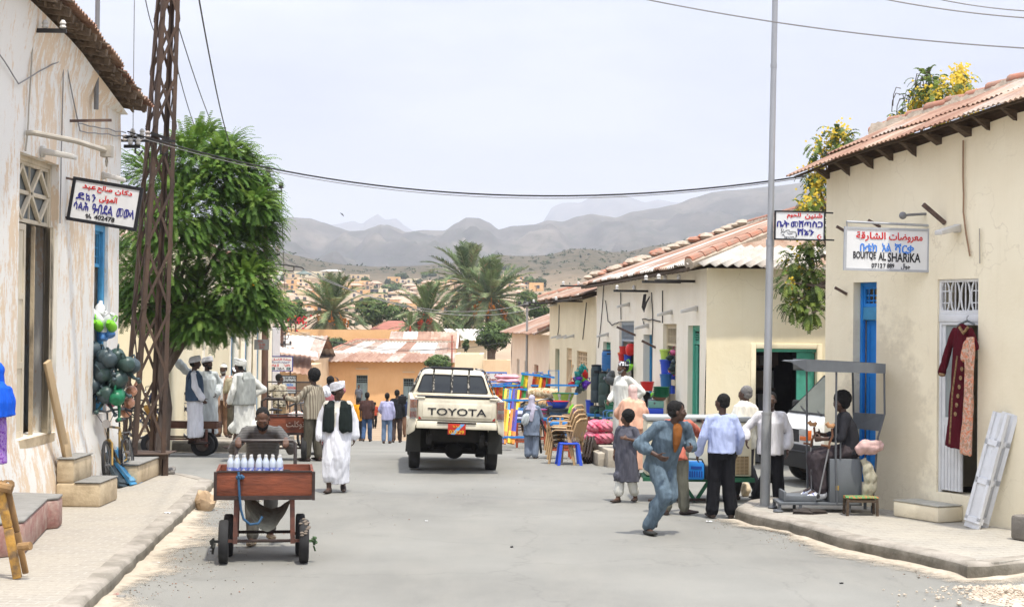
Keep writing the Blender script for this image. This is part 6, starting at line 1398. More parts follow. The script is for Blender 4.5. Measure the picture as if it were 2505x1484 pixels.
# ---------------------------------------------------------------- hand carts
REDW=M('red_plywood',(.20,.055,.025),.7,.45,2.2,.3,18,stretch=(1,1,5),col2=(.085,.028,.016),thr=(.3,.62));REDP=M('red_lead_iron',(.19,.07,.045),.75,.4,8,.3,30,col2=(.08,.05,.04))
def handcart(label,loc,rz,w=1.06,d=1.05,z0=.70,h=.28,track=.43,wr=.235,ww=.105,wbase=.55,handle=True,panel=None,rods=True,tall=1.24):
    o=thing('hand_cart',label,'hand cart',loc,rz);g=MB();a=w/2;t=.03
    g.bx(-a+t,a-t,0.03,d-.03,z0+.05,z0+.08);g.bx(-a,-a+t,0,d,z0,z0+h);g.bx(a-t,a,0,d,z0,z0+h);g.bx(-a+t,a-t,d-t,d,z0,z0+h);g.build('tray',panel or REDW,o,bevel=.006)
    g=MB();g.bx(-a-.005,a+.005,-t,-.002,z0-.01,z0+h);fp=g.build('front_board',panel or REDW,o,bevel=.008)
    g=MB()
    for s in(-1,1):g.bx(min(s*(a-.02),s*(a+.012)),max(s*(a-.02),s*(a+.012)),-t-.012,.05,z0-.02,z0+h+.006);
    g.bx(-a+.022,a-.022,-t-.01,-.0,z0+h+.001,z0+h+.018);g.bx(-a+.022,a-.022,-t-.012,-t-.001,z0-.015,z0+.03);g.build('iron_edge',M('dark_iron',(.05,.032,.026),.7,.4,8),fp)
    for s in(-1,1):
        for y in(.04,wbase+.1):
            g=MB();g.bar((s*.31,y,wr-.03),(s*.30,y,z0-.002),.05,.05);g.bar((s*.31,y,wr),(s*track,y,wr),.03);g.build('leg',REDP,o)
        g=MB();g.bar((s*.31,.04,wr+.12),(s*.31,wbase+.1,wr+.12),.035);g.build('side_bar',REDP,o)
        for y in(0,wbase):wheel(o,s*(track if y==0 else track-.035),y,wr,ww,rimr=.55)
    if rods:
        for y in(0.04,wbase+.1):
            g=MB();n_=60;g.tube([(-.33+.66*i/n_,y,wr+(.0 if y<.1 else .02))for i in range(n_+1)],[.016+.004*(i%2)for i in range(n_+1)],7);g.build('axle',M('dark_iron',(.05,.032,.026)),o)
    if handle:
        g=MB();hx=.335;y=d+.02;g.tube([(-hx,y-.05,z0+.02),(-hx,y,z0+h+.1),(-hx,y+.04,tall-.03),(-hx+.03,y+.05,tall),(hx-.03,y+.05,tall),(hx,y+.04,tall-.03),(hx,y,z0+h+.1),(hx,y-.05,z0+.02)],.021,8);g.build('handle',M('handle_iron',(.06,.05,.045),.45,.3,9,metal=.3),o)
    return o
q=G(645,1376,0);hc=handcart('red wooden hand cart with four wheels carrying bottled water, pushed by a man',q,.14)
# the strip of cloth slung under the tray, the rope, rags on the hubs and mud on a wheel
g=MB();SACK=cloth('sack_cloth',(.30,.29,.22))
def sl_(s,t):x=-.24+.52*s;z=.71-(.36*(1-(2*s-1.05)**2)*(1-t*.55)+.02);return(x+.05*t,.10+t*.5+.03*math.sin(s*9),z+.018*noise.noise((s*7,t*6,1)))
g.grid(sl_,26,14);g.build('cloth_sling',SACK,hc,fix=False)
g=MB();ROPE=M('blue_rope',(.04,.10,.18),.9,.3,20);g.tube([(-.28,-.05,.99),(-.275,-.055,.86),(-.265,-.05,.72),(-.25,-.04,.58),(-.22,-.03,.48),(-.15,-.02,.42),(-.06,.0,.43),(-.02,.02,.5)],.014,7)
for k in range(5):g.ball((-.29+.014*k,-.055,.93+.012*(k%2)),.022,7,5)
g.build('rope',ROPE,hc)
for s,c_ in((-1,(.05,.05,.045)),(1,(.10,.16,.08))):
    g=MB();rnd=random.Random(s+5)
    g.bar((s*.40,0,.235),(s*.56,0,.235),.028)
    for k in range(10):p=Vector((s*(.52+.02*rnd.random()),rnd.uniform(-.03,.03),.235+rnd.uniform(-.06,.05)));g.bar(p,p+Vector((s*rnd.uniform(.0,.05),rnd.uniform(-.03,.03),rnd.uniform(-.10,.04))),.025,.012)
    g.build('hub_rag',cloth('rag%d'%s,c_),hc,smooth=False)
g=MB();rnd=random.Random(8)
for k in range(16):a=R(rnd.uniform(20,120));g.ball((.43+rnd.uniform(-.05,.05),-.24*math.cos(a),.235+.24*math.sin(a)),(.022,.012,.012),6,4)
g.build('dried_mud',M('dry_mud',(.22,.18,.14),.95,.3,12),hc)
g=MB();g.tube([(.2,.0,.99),(.2,.0,1.0),(.23,.0,1.005),(.27,0,1.0),(.27,0,.99)],.008,6);g.build('hasp',M('dark_iron',(.05,.03,.02)),hc)
# bottles of water
bw=thing('water_bottle','clear plastic water bottle with blue and white label in the pack on the hand cart','bottle',(0,0,0),0,'water bottles on the hand cart',sc=.86)
g=MB();g.lathe([(.036,0),(.041,.01),(.041,.07),(.0405,.075),(.041,.20),(.039,.225),(.022,.265),(.016,.285)],14);g.build('body',M('clear_plastic',(.62,.68,.76),.15,.1,8,spec=.6,alpha=.75),bw)
g=MB();g.lathe([(.0425,.085),(.0425,.165)],14,cap=False);g.build('label',M('bottle_label',(.16,.20,.52),.5,.1,20,col2=(.65,.66,.72),thr=(.42,.5)),bw)
g=MB();g.lathe([(.018,.285),(.018,.31)],10);g.build('cap',LAMPW,bw)
first=True;rnd=random.Random(2)
for j in range(3):
    for i in range(8):
        p=q+Matrix.Rotation(.14,3,'Z')@Vector((-.375+i*.074+(.014 if i>3 else 0)+rnd.uniform(-.006,.006),.10+j*.08+rnd.uniform(-.01,.01),.885))
        if first:bw.location=p;first=False
        else:dup(bw,p,rnd.uniform(0,6))
lc=S(385,1113);handcart('rusty hand cart standing side on behind the mast, wheel against the kerb',(lc.x-.05,lc.y-.0,lc.z),R(-92),w=.55,d=1.3,z0=.56,h=.12,track=.2,wbase=1.0,handle=False,panel=M('rusty_tray',(.13,.06,.035),.8,.4,5),rods=False)
hcb=[o for o in bpy.data.objects if o.name.startswith('hand_cart')and o.parent is None][-1]
g=MB();y=0
for s in(-1,1):g.tube([(s*.24,.2,.58),(s*.24,-.02,.62),(s*.24,-.32,.86),(s*.24,-.36,.9)],.02,7)
g.tube([(-.28,-.36,.9),(.28,-.36,.9)],.022,7);g.build('handle',M('handle_iron',(.06,.05,.045)),hcb)
g=MB();g.tube([(.05,.05,.66),(.03,-.05,.80),(0,-.18,.95),(-.02,-.22,1.0)],[(.10,.06),(.13,.08),(.10,.07),(.03,.03)],10);sk=blob('sack',g,cloth('ochre_cloth',(.42,.22,.05)),.015,2,None,fold(.02,9,6));sk.parent=None;sk.matrix_world=hcb.matrix_basis.copy();tag(sk,'ochre cloth sack draped over the handle of the rusty cart','sack')
q=S(690,1127);rc_=handcart('red hand cart with an iron rail and white Arabic word on its front board',(q.x+.05,q.y+.1,q.z),.03,w=.98,z0=.50,h=.32,track=.36,wr=.235,ww=.11,tall=1.0,handle=False)
letters(arabic('توكلت'),M('chalk_paint',(.50,.36,.28),.8,.2),.18,.68,.34,.15,rc_,y=-.034,bold=.005)
g=MB();fr=M('handle_iron',(.06,.05,.045))
g.tube([(-.46,.02,.82),(-.46,.0,1.12),(-.38,0,1.17),(.12,0,1.17),(.18,.0,1.12),(.2,.02,.82)],.022,7);g.tube([(-.48,0,.87),(.48,0,.87)],.016,6);g.tube([(-.15,0,.82),(-.15,0,1.17)],.014,6)
g.build('rail',fr,rc_);g=MB();g.tube([(-.46,.9,.82),(-.46,.9,1.45),(.45,.9,1.45),(.45,.9,.82)],.016,6);g.tube([(-.46,.9,1.1),(.45,.9,1.1)],.012,6);g.tube([(-.46,.9,1.28),(.45,.9,1.28)],.012,6);g.build('rail',fr,rc_)
# ---------------------------------------------------------------- bicycles
STEEL=M('dull_steel',(.17,.17,.17),.4,.2,6,metal=.4)
def bicycle(label,loc,rz,fmat,lean=0,steer=0,sc=1,basket=None):
    o=thing('bicycle',label,'bicycle',loc,rot=(0,lean,rz),sc=sc);r=.335
    for nm,y in(('rear_wheel',-.52),('front_wheel',.54)):
        wo=thing_part('wheel',o,(0,y,r));wo.rotation_euler=(0,0,steer if y>0 else 0);g=MB();g.tube([(0,r*.955*math.cos(a),r*.955*math.sin(a))for a in[6.2832*i/30 for i in range(30)]],.024,8,closed=True);g.build('tyre',RUBBER,wo)
        g=MB();g.tube([(0,r*.88*math.cos(a),r*.88*math.sin(a))for a in[6.2832*i/30 for i in range(30)]],(.013),6,closed=True)
        for i in range(18):a=6.2832*i/18;g.bar((.02*(-1)**i,0,0),(0,r*.87*math.cos(a),r*.87*math.sin(a)),.003)
        g.tube([(-.04,0,0),(.04,0,0)],.02,8);g.build('rim',STEEL,wo)
    bb=(0,-.10,.30);st=(0,-.24,.80);hd=(0,.36,.86);hb=(0,.40,.68);g=MB()
    for a,b_,rr in((bb,st,.017),(st,hd,.017),(bb,hb,.02),(hb,(0,.34,.92),.02),(bb,(.0,-.52,r),.013),(st,(0,-.52,r),.011)):g.tube([a,b_],rr,8)
    g.build('frame',fmat,o)
    fk=thing_part('fork',o,(0,.40,.68));fk.rotation_euler=(0,0,steer);g=MB()
    for s in(-1,1):g.tube([(s*.02,0,0),(s*.055,.01,-.05),(s*.055,.14,.335-.68)],.013,7)
    g.build('fork_blade',fmat,fk);g=MB();g.tube([(0,-.06,.2),(0,-.09,.36),(0,-.05,.38)],.014,7);g.tube([(-.31,-.16,.36),(-.24,-.12,.40),(-.08,-.05,.40),(0,-.04,.38),(.08,-.05,.40),(.24,-.12,.40),(.31,-.16,.36)],.016,7)
    g.build('handlebar',STEEL,fk);g=MB()
    for s in(-1,1):g.tube([(s*.24,-.11,.40),(s*.33,-.17,.355)],.022,7);g.tube([(s*.25,-.08,.38),(s*.30,-.07,.31),(s*.36,-.09,.27)],.008,5)
    for s in(-1,1):g.tube([(s*.2,-.06,.38),(s*.12,.06,.36),(s*.03,.05,.2),(0,.03,.02)],.005,5)
    g.build('brake_lever',BLACKP,fk);g=MB();g.lathe([(.02,-.03),(.06,0),(.06,.02)],12,(0,.05,.22),rot=Matrix.Rotation(R(-90),3,'X'));g.build('lamp',CHROME,fk)
    g=MB();g.tube([(0,-.24,.80),(0,-.26,.88)],.013,7);g.tube([(0,-.40,.90),(0,-.34,.915),(0,-.22,.91),(0,-.12,.90)],[(.05,.02),(.08,.03),(.05,.025),(.018,.015)],10,ref=(1,0,0));g.build('saddle',BLACKP,o)
    g=MB();g.lathe([(.09,-.006),(.09,.006)],18,(.03,-.10,.30),rot=Matrix.Rotation(R(90),3,'Y'));g.tube([(.05,-.10,.30),(.06,-.06,.14)],.01,6);g.bx(.06,.15,-.10,-.02,.125,.15);g.tube([(-.05,-.10,.30),(-.06,-.14,.46)],.01,6);g.bx(-.15,-.06,-.18,-.10,.45,.475);g.build('crank',CHROME,o)
    g=MB();g.tube([(-.05,-.62,.72),(-.05,-.32,.72)],.008,5);g.tube([(.05,-.62,.72),(.05,-.32,.72)],.008,5)
    for k in range(4):g.bar((-.05,-.6+.09*k,.72),(.05,-.6+.09*k,.72),.012)
    g.tube([(-.05,-.6,.72),(-.04,-.52,r)],.007,5);g.tube([(.05,-.6,.72),(.04,-.52,r)],.007,5);g.build('carrier',STEEL,o);return o
GOLD=M('gold_black_frame',(.30,.19,.05),.4,.4,3,col2=(.03,.03,.03),thr=(.4,.5));NAVYF=M('navy_frame',(.02,.03,.09),.4,.2)
q=G(268,1197,.15);fw_=Vector((-.02,-1,0));rzb=math.atan2(-fw_.x,fw_.y)
pos=q-fw_*.54;bicycle('gold and black bicycle with upright chrome handlebar leaning by the blue doorway',(pos.x,pos.y,.15),rzb,GOLD,R(5),R(6),1.06)
q=P(408,1075,36.0);bicycle('dark blue bicycle parked behind the tree trunk beside the men in turbans',(q.x,36.0,gz(36)+.24),R(90),NAVYF,R(6),R(15),1.1)
q=P(340,1075,36.6);bicycle('dark bicycle with a basket parked behind the rusty lattice mast',(q.x,36.8,gz(36.8)+.24),R(80),BLACKP,R(-6),0,1.05)
q=S(1316,1108,.1);bicycle('black bicycle with a chrome handlebar parked among the basins and tables',(q.x+.25,q.y+.55,q.z),R(160),BLACKP,R(8),R(20),1.0)
q=P(690,1045,33);bicycle('black bicycle parked behind the red cart, handlebar showing above the rail',(q.x,34.0,gz(34)+.02),R(-110),BLACKP,R(5),0,1.0)
# ---------------------------------------------------------------- chest freezer on its green cart
FRZ=M('freezer_cream',(.70,.64,.46),.45,.12,2,.05,20);FGREY=M('freezer_lid_grey',(.36,.37,.35),.5,.1);GREENC=M('cart_green',(.03,.14,.07),.7,.3,6)
YQ=24.3;kq=F/YQ;a=P(1581,1160,YQ);b_=P(1838,1160,YQ);Wf=(b_-a).length;fz0,fz1=.42,1.22
fzr=P(1700,1019,YQ).z
ca=thing('green_cart','flat green iron cart under the chest freezer','hand cart',((a.x+b_.x)/2,YQ+.35,0));g=MB()
for y in(-.34,.34):g.bar((-Wf/2-.05,y,.34),(Wf/2+.05,y,.34),.06)
for x in(-Wf/2,-.3,.3,Wf/2):g.bar((x,-.31,.34),(x,.31,.34),.05)
g.bx(-Wf/2,Wf/2,-.3,.3,.372,.39);g.build('bed',GREENC,ca);g=MB();g.bar((-.25,-.34,.32),(-.05,-.34,.02),.05);g.bar((.15,-.34,.32),(-.02,-.34,.06),.05);g.build('prop',GREENC,ca);g=MB();g.tube([(-.75,-.36,.03),(.1,-.38,.05)],.02,7);g.build('draw_bar',M('dark_iron',(.05,.03,.02)),ca)
for x in(-.45,.45):wheel(ca,x,.0,.165,.08)
fr=thing('chest_freezer','cream chest freezer with a grey lid, loaded on the green cart','freezer',((a.x+b_.x)/2,YQ+.35,.392));H=fzr-.392
g=MB();g.bx(-Wf/2,Wf/2,-.35,.35,0,H-.075);g.build('body',FRZ,fr,bevel=.025);g=MB();g.bx(-Wf/2-.01,Wf/2+.01,-.365,.36,H-.07,H);ld=g.build('lid',FGREY,fr,bevel=.015)
x0=P(1703,1025,YQ).x-(a.x+b_.x)/2;x1=P(1738,1025,YQ).x-(a.x+b_.x)/2;g=MB();g.bx(x0,x1,-.39,-.366,H-.075,H-.03);g.bx(x1-.06,x1-.02,-.39,-.351,H-.15,H-.076);g.build('handle',BLACKP,fr,bevel=.005)
g=MB();g.bx(Wf/2-.24,Wf/2-.04,-.356,-.351,.03,.30,0)
for k in range(12):g.bx(Wf/2-.235,Wf/2-.045,-.366,-.357,.042+k*.021,.052+k*.021,1)
for k in range(4):g.bx(Wf/2-.24+.063*k,Wf/2-.23+.063*k,-.368,-.3665,.03,.30,1)
g.build('vent_grille',[M('vent_dark',(.16,.11,.05),.8,0),M('vent_tan',(.50,.37,.20),.7,.1)],fr,smooth=False);letters('18',SRED,-.14,H-.20,.05,.09,fr,y=-.353,bold=.0)
bl=thing('blue_motor_box','bright blue ribbed plastic box on the front of the freezer cart','box',P(1697,1160,YQ-.1)*1);p_=bl.location;bl.location=(p_.x,YQ-.13,.36);g=MB();g.bx(-.14,.14,-.13,.12,0,.26);bb_=g.build('case',BLUE2,bl,bevel=.03);g=MB()
for k in range(7):g.bx(-.12+k*.035,-.10+k*.035,-.137,-.1305,.04,.13)
g.bx(-.06,.1,-.137,-.1305,.16,.2);g.build('ribs',M('dark_blue_plastic',(.01,.06,.28),.5,.1),bb_);g=MB();g.tube([(-.13,-.1,.26),(-.11,-.12,.31),(.1,-.12,.30),(.15,-.1,.2)],.012,6);g.build('cable',CABLE,bl)
g=MB();g.bx(.145,.28,-.1,.1,.0,.2);g.build('motor',BLACKP,bl,bevel=.02)
# ---------------------------------------------------------------- invalid's tricycle stall with a sheet metal canopy
q=G(2048,1254,.17);TM=M('grey_sheet_metal',(.15,.16,.165),.55,.25,2.5,.15,18,metal=.25,stretch=(1,1,.5));TMD=M('grey_tube',(.11,.115,.12),.5,.2,6)
st_=thing('wheelchair_stall','grey sheet metal seat on a platform with a canopy, standing on the boutique pavement','stall',(q.x,q.y,.17))
zx=lambda x:(x-600)*.00164;zz=lambda y:(1345-y)*.00164
g=MB();g.bx(zx(130),zx(800),0,.52,.10,.135);g.build('platform',TM,st_,bevel=.006)
g=MB();g.bx(zx(540),zx(800),.02,.50,.137,zz(912));sb=g.build('seat_box',TM,st_,bevel=.008);g=MB();g.bx(zx(600)-.02,zx(600)+.02,.0,.018,.30,.36);g.build('padlock',M('brass',(.5,.32,.08),.4,0,metal=.8),sb)
g=MB();g.bx(zx(190),zx(440),.06,.46,.137,.215);g.bx(zx(175),zx(195),.05,.47,.137,.27);g.build('foot_box',TM,st_,bevel=.006)
for x,y in((140,.03),(307,.02),(140,.48),(307,.5),(700,.03),(890,.05),(890,.5)):
    g=MB();g.tube([(zx(x),y,0),(zx(x),y,.10)],.022,8);g.lathe([(.055,0),(.07,.015),(.06,.035),(.03,.04)],12,(zx(x)-.02,y,-.002))if x==140 else None;g.build('leg',TMD,st_)
g=MB();zt=2.0;g.hexa([(zx(215),.04,zt-.02),(zx(980),.0,zt-.05),(zx(980),.6,zt-.05),(zx(215),.56,zt-.02),(zx(215),.04,zt),(zx(980),.0,zt-.03),(zx(980),.6,zt-.03),(zx(215),.56,zt)])
g.hexa([(zx(340),-.012,zt-.14),(zx(980),-.012,zt-.155),(zx(980),.0,zt-.155),(zx(340),.0,zt-.14),(zx(340),-.012,zt+.02),(zx(980),-.012,zt-.028),(zx(980),.0,zt-.028),(zx(340),.0,zt+.02)]);g.add([(zx(340),-.01,zt+.02),(zx(340),-.01,zt-.14),(zx(215),.05,zt-.01),(zx(180),.3,zt+.0)],[(0,1,2,3)]);g.hexa([(zx(300),.60,zt-.14),(zx(980),.60,zt-.155),(zx(980),.612,zt-.155),(zx(300),.612,zt-.14),(zx(300),.60,zt+.02),(zx(980),.60,zt-.028),(zx(980),.612,zt-.028),(zx(300),.612,zt+.02)]);g.add([(zx(215),.04,zt-.01),(zx(170),.3,zt-.01),(zx(215),.56,zt-.01)],[(0,1,2)]);g.build('canopy',TM,st_,smooth=False)
for pts in([(587,205,.02),(587,912,.02),(600,1280,.005)],[(402,150,.52),(408,860,.5),(415,1250,.48)],[(974,195,.03),(980,548,.03),(925,745,.03),(890,1280,.04)],[(785,200,.55),(795,560,.55),(830,750,.52)]):
    g=MB();g.tube([(zx(x),y,zz(v))for x,v,y in pts],.0145,7);g.build('post',TMD,st_)
g=MB();g.hexa([(zx(775),.50,zz(680)),(zx(938),.03,zz(685)),(zx(950),.03,zz(685)),(zx(787),.50,zz(680)),(zx(790),.50,zz(552)),(zx(972),.03,zz(548)),(zx(984),.03,zz(548)),(zx(802),.5,zz(552))]);g.build('backrest',TM,st_)
g=MB();g.tube([(zx(625),.02,zz(915)),(zx(625),.02,zz(745)),(zx(610),.02,zz(738))],.012,6);g.build('arm_rest',TMD,st_);g=MB();g.tube([(zx(452),.48,zz(860)),(zx(452),.48,zz(742)),(zx(520),.48,zz(765)),(zx(760),.40,zz(778))],.010,6);g.build('arm_rest',TMD,st_)
def drape(name,label,cat,pts,rr,mat,base,fa=.02,vox=.014):
    g=MB();g.tube(pts,rr,12);o=blob(name,g,mat,vox,2,None,fold(fa,10,7,len(label)));o.location=base;return tag(o,label,cat)
drape('cloth_bundle','crumpled pale pink cloth bundle tied to the stall backrest','cloth',[(zx(745),.0,zz(850)),(zx(800),-.03,zz(815)),(zx(880),-.03,zz(815)),(zx(965),.0,zz(800))],[(.06,.05),(.11,.08),(.11,.08),(.06,.05)],cloth('pale_pink_cloth',(.60,.40,.36)),q,.022)
drape('jacket','khaki jacket hanging over the side of the stall seat box','jacket',[(zx(800),-.02,zz(905)),(zx(840),-.035,zz(980)),(zx(860),-.04,zz(1080)),(zx(850),-.04,zz(1160)),(zx(820),-.03,zz(1215))],[(.05,.03),(.08,.04),(.10,.045),(.10,.045),(.06,.03)],cloth('khaki_cloth',(.40,.37,.27)),q,.022)
so=thing('stool','low wooden stool with a frayed green and orange woven seat beside the stall','stool',(q.x+zx(765),q.y-.2,.17));g=MB()
for x,y in((-.2,-.11),(.19,-.11),(-.2,.11),(.19,.11)):
    gl=MB();gl.bar((x,y,0),(x*.97,y,.225),.033);gl.build('leg',WOOD_D,so)
for y in(-.11,.11):g.bar((-.2,y,.19),(.19,y,.19),.03)
g.bar((0,-.11,.19),(0,.11,.19),.03)
g.build('rail',WOOD_D,so);g=MB();g.tube([(-.22,0,.235),(-.1,0,.23),(.1,0,.235),(.21,0,.23)],[(.02,.12),(.025,.13),(.022,.13),(.015,.12)],12,ref=(0,0,1));g.build('woven_seat',M('woven_strips',(.06,.22,.08),.85,.3,9,.4,30,col2=(.42,.15,.06),thr=(.45,.52),stretch=(6,1,1)),so)
SHOE_B=M('old_shoe',(.045,.035,.028),.7,.4,12)
for i,(x,y,r_,lab)in enumerate(((360,-.06,.3,'worn black shoe lying under the stall platform'),(310,-.16,-.2,'flattened brown sandal on the pavement under the stall'),(430,-.12,.5,'dark sandal lying beside the brown one under the stall'))):
    o=thing('shoe',lab,'shoe',(q.x+zx(x),q.y+y,.17),r_);g=MB();g.tube([(-.13,0,.03),(-.06,0,.035),(.04,0,.03),(.12,0,.02)],[(.035,.03),(.042,.045 if i==0 else .03),(.048,.03),(.03,.018)],10,ref=(0,1,0));g.bx(-.135,.13,-.045,.045,0,.012);g.build('upper',SHOE_B,o)
def crutch(label,top,bot,arm):
    o=thing('crutch',label,'crutch',bot);top=Vector(top)-Vector(bot);g=MB();g.tube([(0,0,0),top],.011,7);g.build('shaft',M('steel_shaft',(.3,.3,.3),.4,.2,5,metal=.6),o);g=MB();g.lathe([(.02,0),(.024,.03),(.014,.06)],9,(0,0,0));g.build('foot',RUBBER,o)
    g=MB();e=top;g.tube([e,e+Vector((.01,0,.08)),e+Vector((.05,0,.17)),e+Vector((.04,0,.27))],.015,7);g.build('arm',M('crutch_wood',(.16,.07,.035),.5,.3,7),o)
    g=MB();g.tube([e+Vector((-.1,0,.05)),e+Vector((0,0,.035)),e+Vector((.02,0,.03))],.015,7);g.build('hand_grip',M('crutch_wood',(.16,.07,.035)),o)
    g=MB();ec=e+Vector((.02,0,.31));g.tube([ec+Vector((-.05,0,.03)),ec+Vector((-.02,0,-.01)),ec+Vector((.03,0,-.01)),ec+Vector((.05,0,.02))],[(.03,.02),(.03,.028),(.03,.028),(.02,.015)],9);g.build('arm_cradle',M('cradle_tan',(.42,.22,.10),.7,.2),o)
Q=Vector(q);crutch('crutch with a steel shaft held in front of the seated man',Q+Vector((zx(525),-.02,zz(830))),Q+Vector((zx(443),-.03,zz(1240)+.02)),0);crutch('crutch standing against the canopy post of the stall',Q+Vector((zx(418),.3,zz(830))),Q+Vector((zx(425),.25,.137)),0)
# ================================================================ goods outside the shops
def plastic(name,col,rough=.4):return M('plastic_'+name,col,rough,.1,4,spec=.4)
PL={'green':(.01,.16,.07),'dark_green':(.04,.075,.065),'slate':(.045,.068,.075),'teal':(.02,.30,.27),'blue':(.03,.085,.55),'barrel_blue':(.02,.14,.36),'red':(.62,.015,.012),'orange':(.78,.22,.03),'lime':(.22,.62,.03),'purple':(.12,.02,.40),'pink':(.62,.10,.22),'grey':(.11,.125,.13),'black':(.012,.012,.014),'white':(.72,.72,.69),'tan':(.50,.33,.17),'pale_lime':(.46,.66,.10),'mint':(.18,.38,.31),'sky':(.10,.28,.62),'peach':(.55,.27,.16),'brown':(.20,.09,.05)}
PM={k:plastic(k,c)for k,c in PL.items()}
def hollow(g,prof,seg=22,c=(0,0,0),rot=None,m=0,t=.006):
    g.lathe(prof+[(prof[-1][0]-t,prof[-1][1])]+[(max(.001,r-t),z+(t if i==len(prof)-1 else 0))for i,(r,z)in enumerate(reversed(prof))],seg,c,m,rot)
def basin(label,loc,r,h,col,inner=None,n_='basin',rim=None,stripes=None,group=None,cat='basin',tilt=None,r0=.72):
    o=thing(n_,label,cat,loc,0,group);g=MB();prof=[(r*r0*.9,0),(r*r0,.01),(r*(r0+.16),h*.5),(r*.97,h*.94)]
    g.lathe(prof,24,cap=False);g.lathe([(.001,.0),(r*r0*.9,.0)],24,cap=False);b_=g.build('bowl',PM[col],o)
    if stripes:
        for k in range(6):
            g=MB();a0=k*math.pi/3;g.grid(lambda s,t:((r*(r0+.27*t)+.004)*math.cos(a0+s*.3),(r*(r0+.27*t)+.004)*math.sin(a0+s*.3),.01+(h*.93-.01)*t),5,4);g.build('stripe',PM[stripes],b_,fix=False)
    g=MB();g.lathe([(r*.97,h*.94),(r*1.02,h*.95),(r*1.03,h),(r*.98,h),(r*.9,h*.7),(r*.7,h*.12),(.001,h*.1)],24,cap=False);g.build('rim',PM[inner or rim or col],o)
    if tilt:o.rotation_euler=tilt
    return o
def bucket(label,loc,r,h,col,lid=None,n_='bucket',group=None,rot=None):
    o=thing(n_,label,'bucket',loc,0,group,rot);g=MB();g.lathe([(r*.78,0),(r*.98,h*.93),(r*1.06,h*.94),(r*1.06,h)],18);g.build('pail',PM[col],o)
    if lid:g=MB();g.lathe([(r*1.1,h+.001),(r*1.1,h+.02),(r*.8,h+.035)],18);g.build('lid',PM[lid],o)
    g=MB();g.tube([(r*1.04*math.cos(a),-r*.35*math.sin(a),h*.9-r*.9*math.sin(a))for a in[math.pi*i/10 for i in range(11)]],.006,5);g.build('bail',PM['white'],o);return o
def barrel(label,loc,r,h,col,lid='black'):
    o=thing('barrel',label,'barrel',loc);g=MB();g.lathe([(r*.9,0),(r*.98,.02),(r,.06),(r,h*.30),(r*.965,h*.315),(r*.965,h*.335),(r,h*.35),(r,h*.66),(r*.965,h*.675),(r*.965,h*.695),(r,h*.71),(r*.99,h*.86),(r*.86,h*.95)],26);g.build('drum',PM[col],o)
    g=MB();g.lathe([(r*.90,h*.951),(r*.90,h),(r*.3,h+.01)],22);g.build('lid',PM[lid],o)
    for a in(-1.57,1.57):
        g=MB();g.bx(-.07,.07,-r*1.0 if a<0 else r*.8,-r*.8 if a<0 else r*1.0,h*.78,h*.86);g.build('hand_hold',PM['black'],o,bevel=.01)
    return o
def can(label,loc,col,rot,s=1.0,n_='watering_can',group=None,spout=True):
    o=thing(n_,label,'watering can' if spout else 'jug',loc,0,group,rot,s);g=MB();g.lathe([(.085,0),(.105,.015),(.108,.17),(.095,.20),(.06,.235),(.045,.24)],16)if spout else g.lathe([(.07,0),(.082,.02),(.08,.15),(.05,.20),(.032,.225),(.036,.26)],14);g.build('body',PM[col],o)
    g=MB();g.tube([(0,.09,.19),(0,.16,.18),(0,.17,.11),(0,.105,.06)],.013,6);g.build('handle',PM[col],o)
    if spout:g=MB();g.tube([(0,-.09,.05),(0,-.2,.15),(0,-.27,.24)],[.03,.02,.016],8);g.ball((0,-.275,.25),(.035,.03,.03),8,6);g.build('spout',PM[col],o)
    return o
rnd=random.Random(12)
bun=[(240,853,'slate'),(252,872,'slate'),(286,868,'dark_green'),(300,890,'dark_green'),(243,908,'slate'),(272,898,'slate'),(303,918,'dark_green'),(274,929,'dark_green'),(250,946,'slate'),(288,945,'slate'),(262,915,'dark_green'),(309,905,'slate'),(242,880,'dark_green'),(238,930,'slate'),(268,960,'dark_green'),(290,962,'green'),(262,880,'slate'),(255,965,'slate')]
for i,(u,v,c_)in enumerate(bun):
    Yc=24.15-.0+rnd.uniform(-.12,.25)-(.1 if 260<u<290 else 0);p=P(u,v,Yc);can(f'dark green plastic watering can in the bunch hanging by the blue doorway' if c_!='green' else 'lighter green watering can at the bottom of the hanging bunch',p,c_,(R(rnd.uniform(60,125)),R(rnd.uniform(-40,40)),R(rnd.uniform(-50,50))),1.06,group='watering cans hanging by the blue doorway')
for i,(u,v,c_,lab)in enumerate(((318,958,'orange','upper'),(314,983,'orange','middle'),(305,1003,'orange','lowest'),(265,975,'pink',''))):
    p=P(u,v,24.35);can(f'{lab} orange plastic jug under the green watering cans' if lab else 'red pink plastic jug under the green watering cans',p,'peach' if lab else c_,(R(80+10*i),R(30-20*i),R(20)),1.0,'plastic_jug','jugs hanging by the blue doorway',False)
for(u,v,c_,lab)in((243,765,'white','topmost white plastic jug hanging by the blue doorway'),(246,785,'white','white plastic jug just below the topmost one'),(245,796,'lime','lime green plastic jug hanging beside the white jugs'),(259,792,'white','small white jug between the two lime green jugs'),(276,797,'lime','lime green plastic jug sticking out past the wall corner'),(256,810,'white','lower white jug above the blue jugs'),(272,817,'sky','blue jug beside the lower white jug'),(252,826,'sky','lowest blue jug of the coloured string')):
    p=P(u,v+6,24.3);can(lab,p,c_,(R(rnd.uniform(-30,40)+(80 if c_=='lime' else 0)),R(rnd.uniform(-30,30)),R(rnd.uniform(-60,60))),.92,'plastic_jug','jugs hanging by the blue doorway',False)
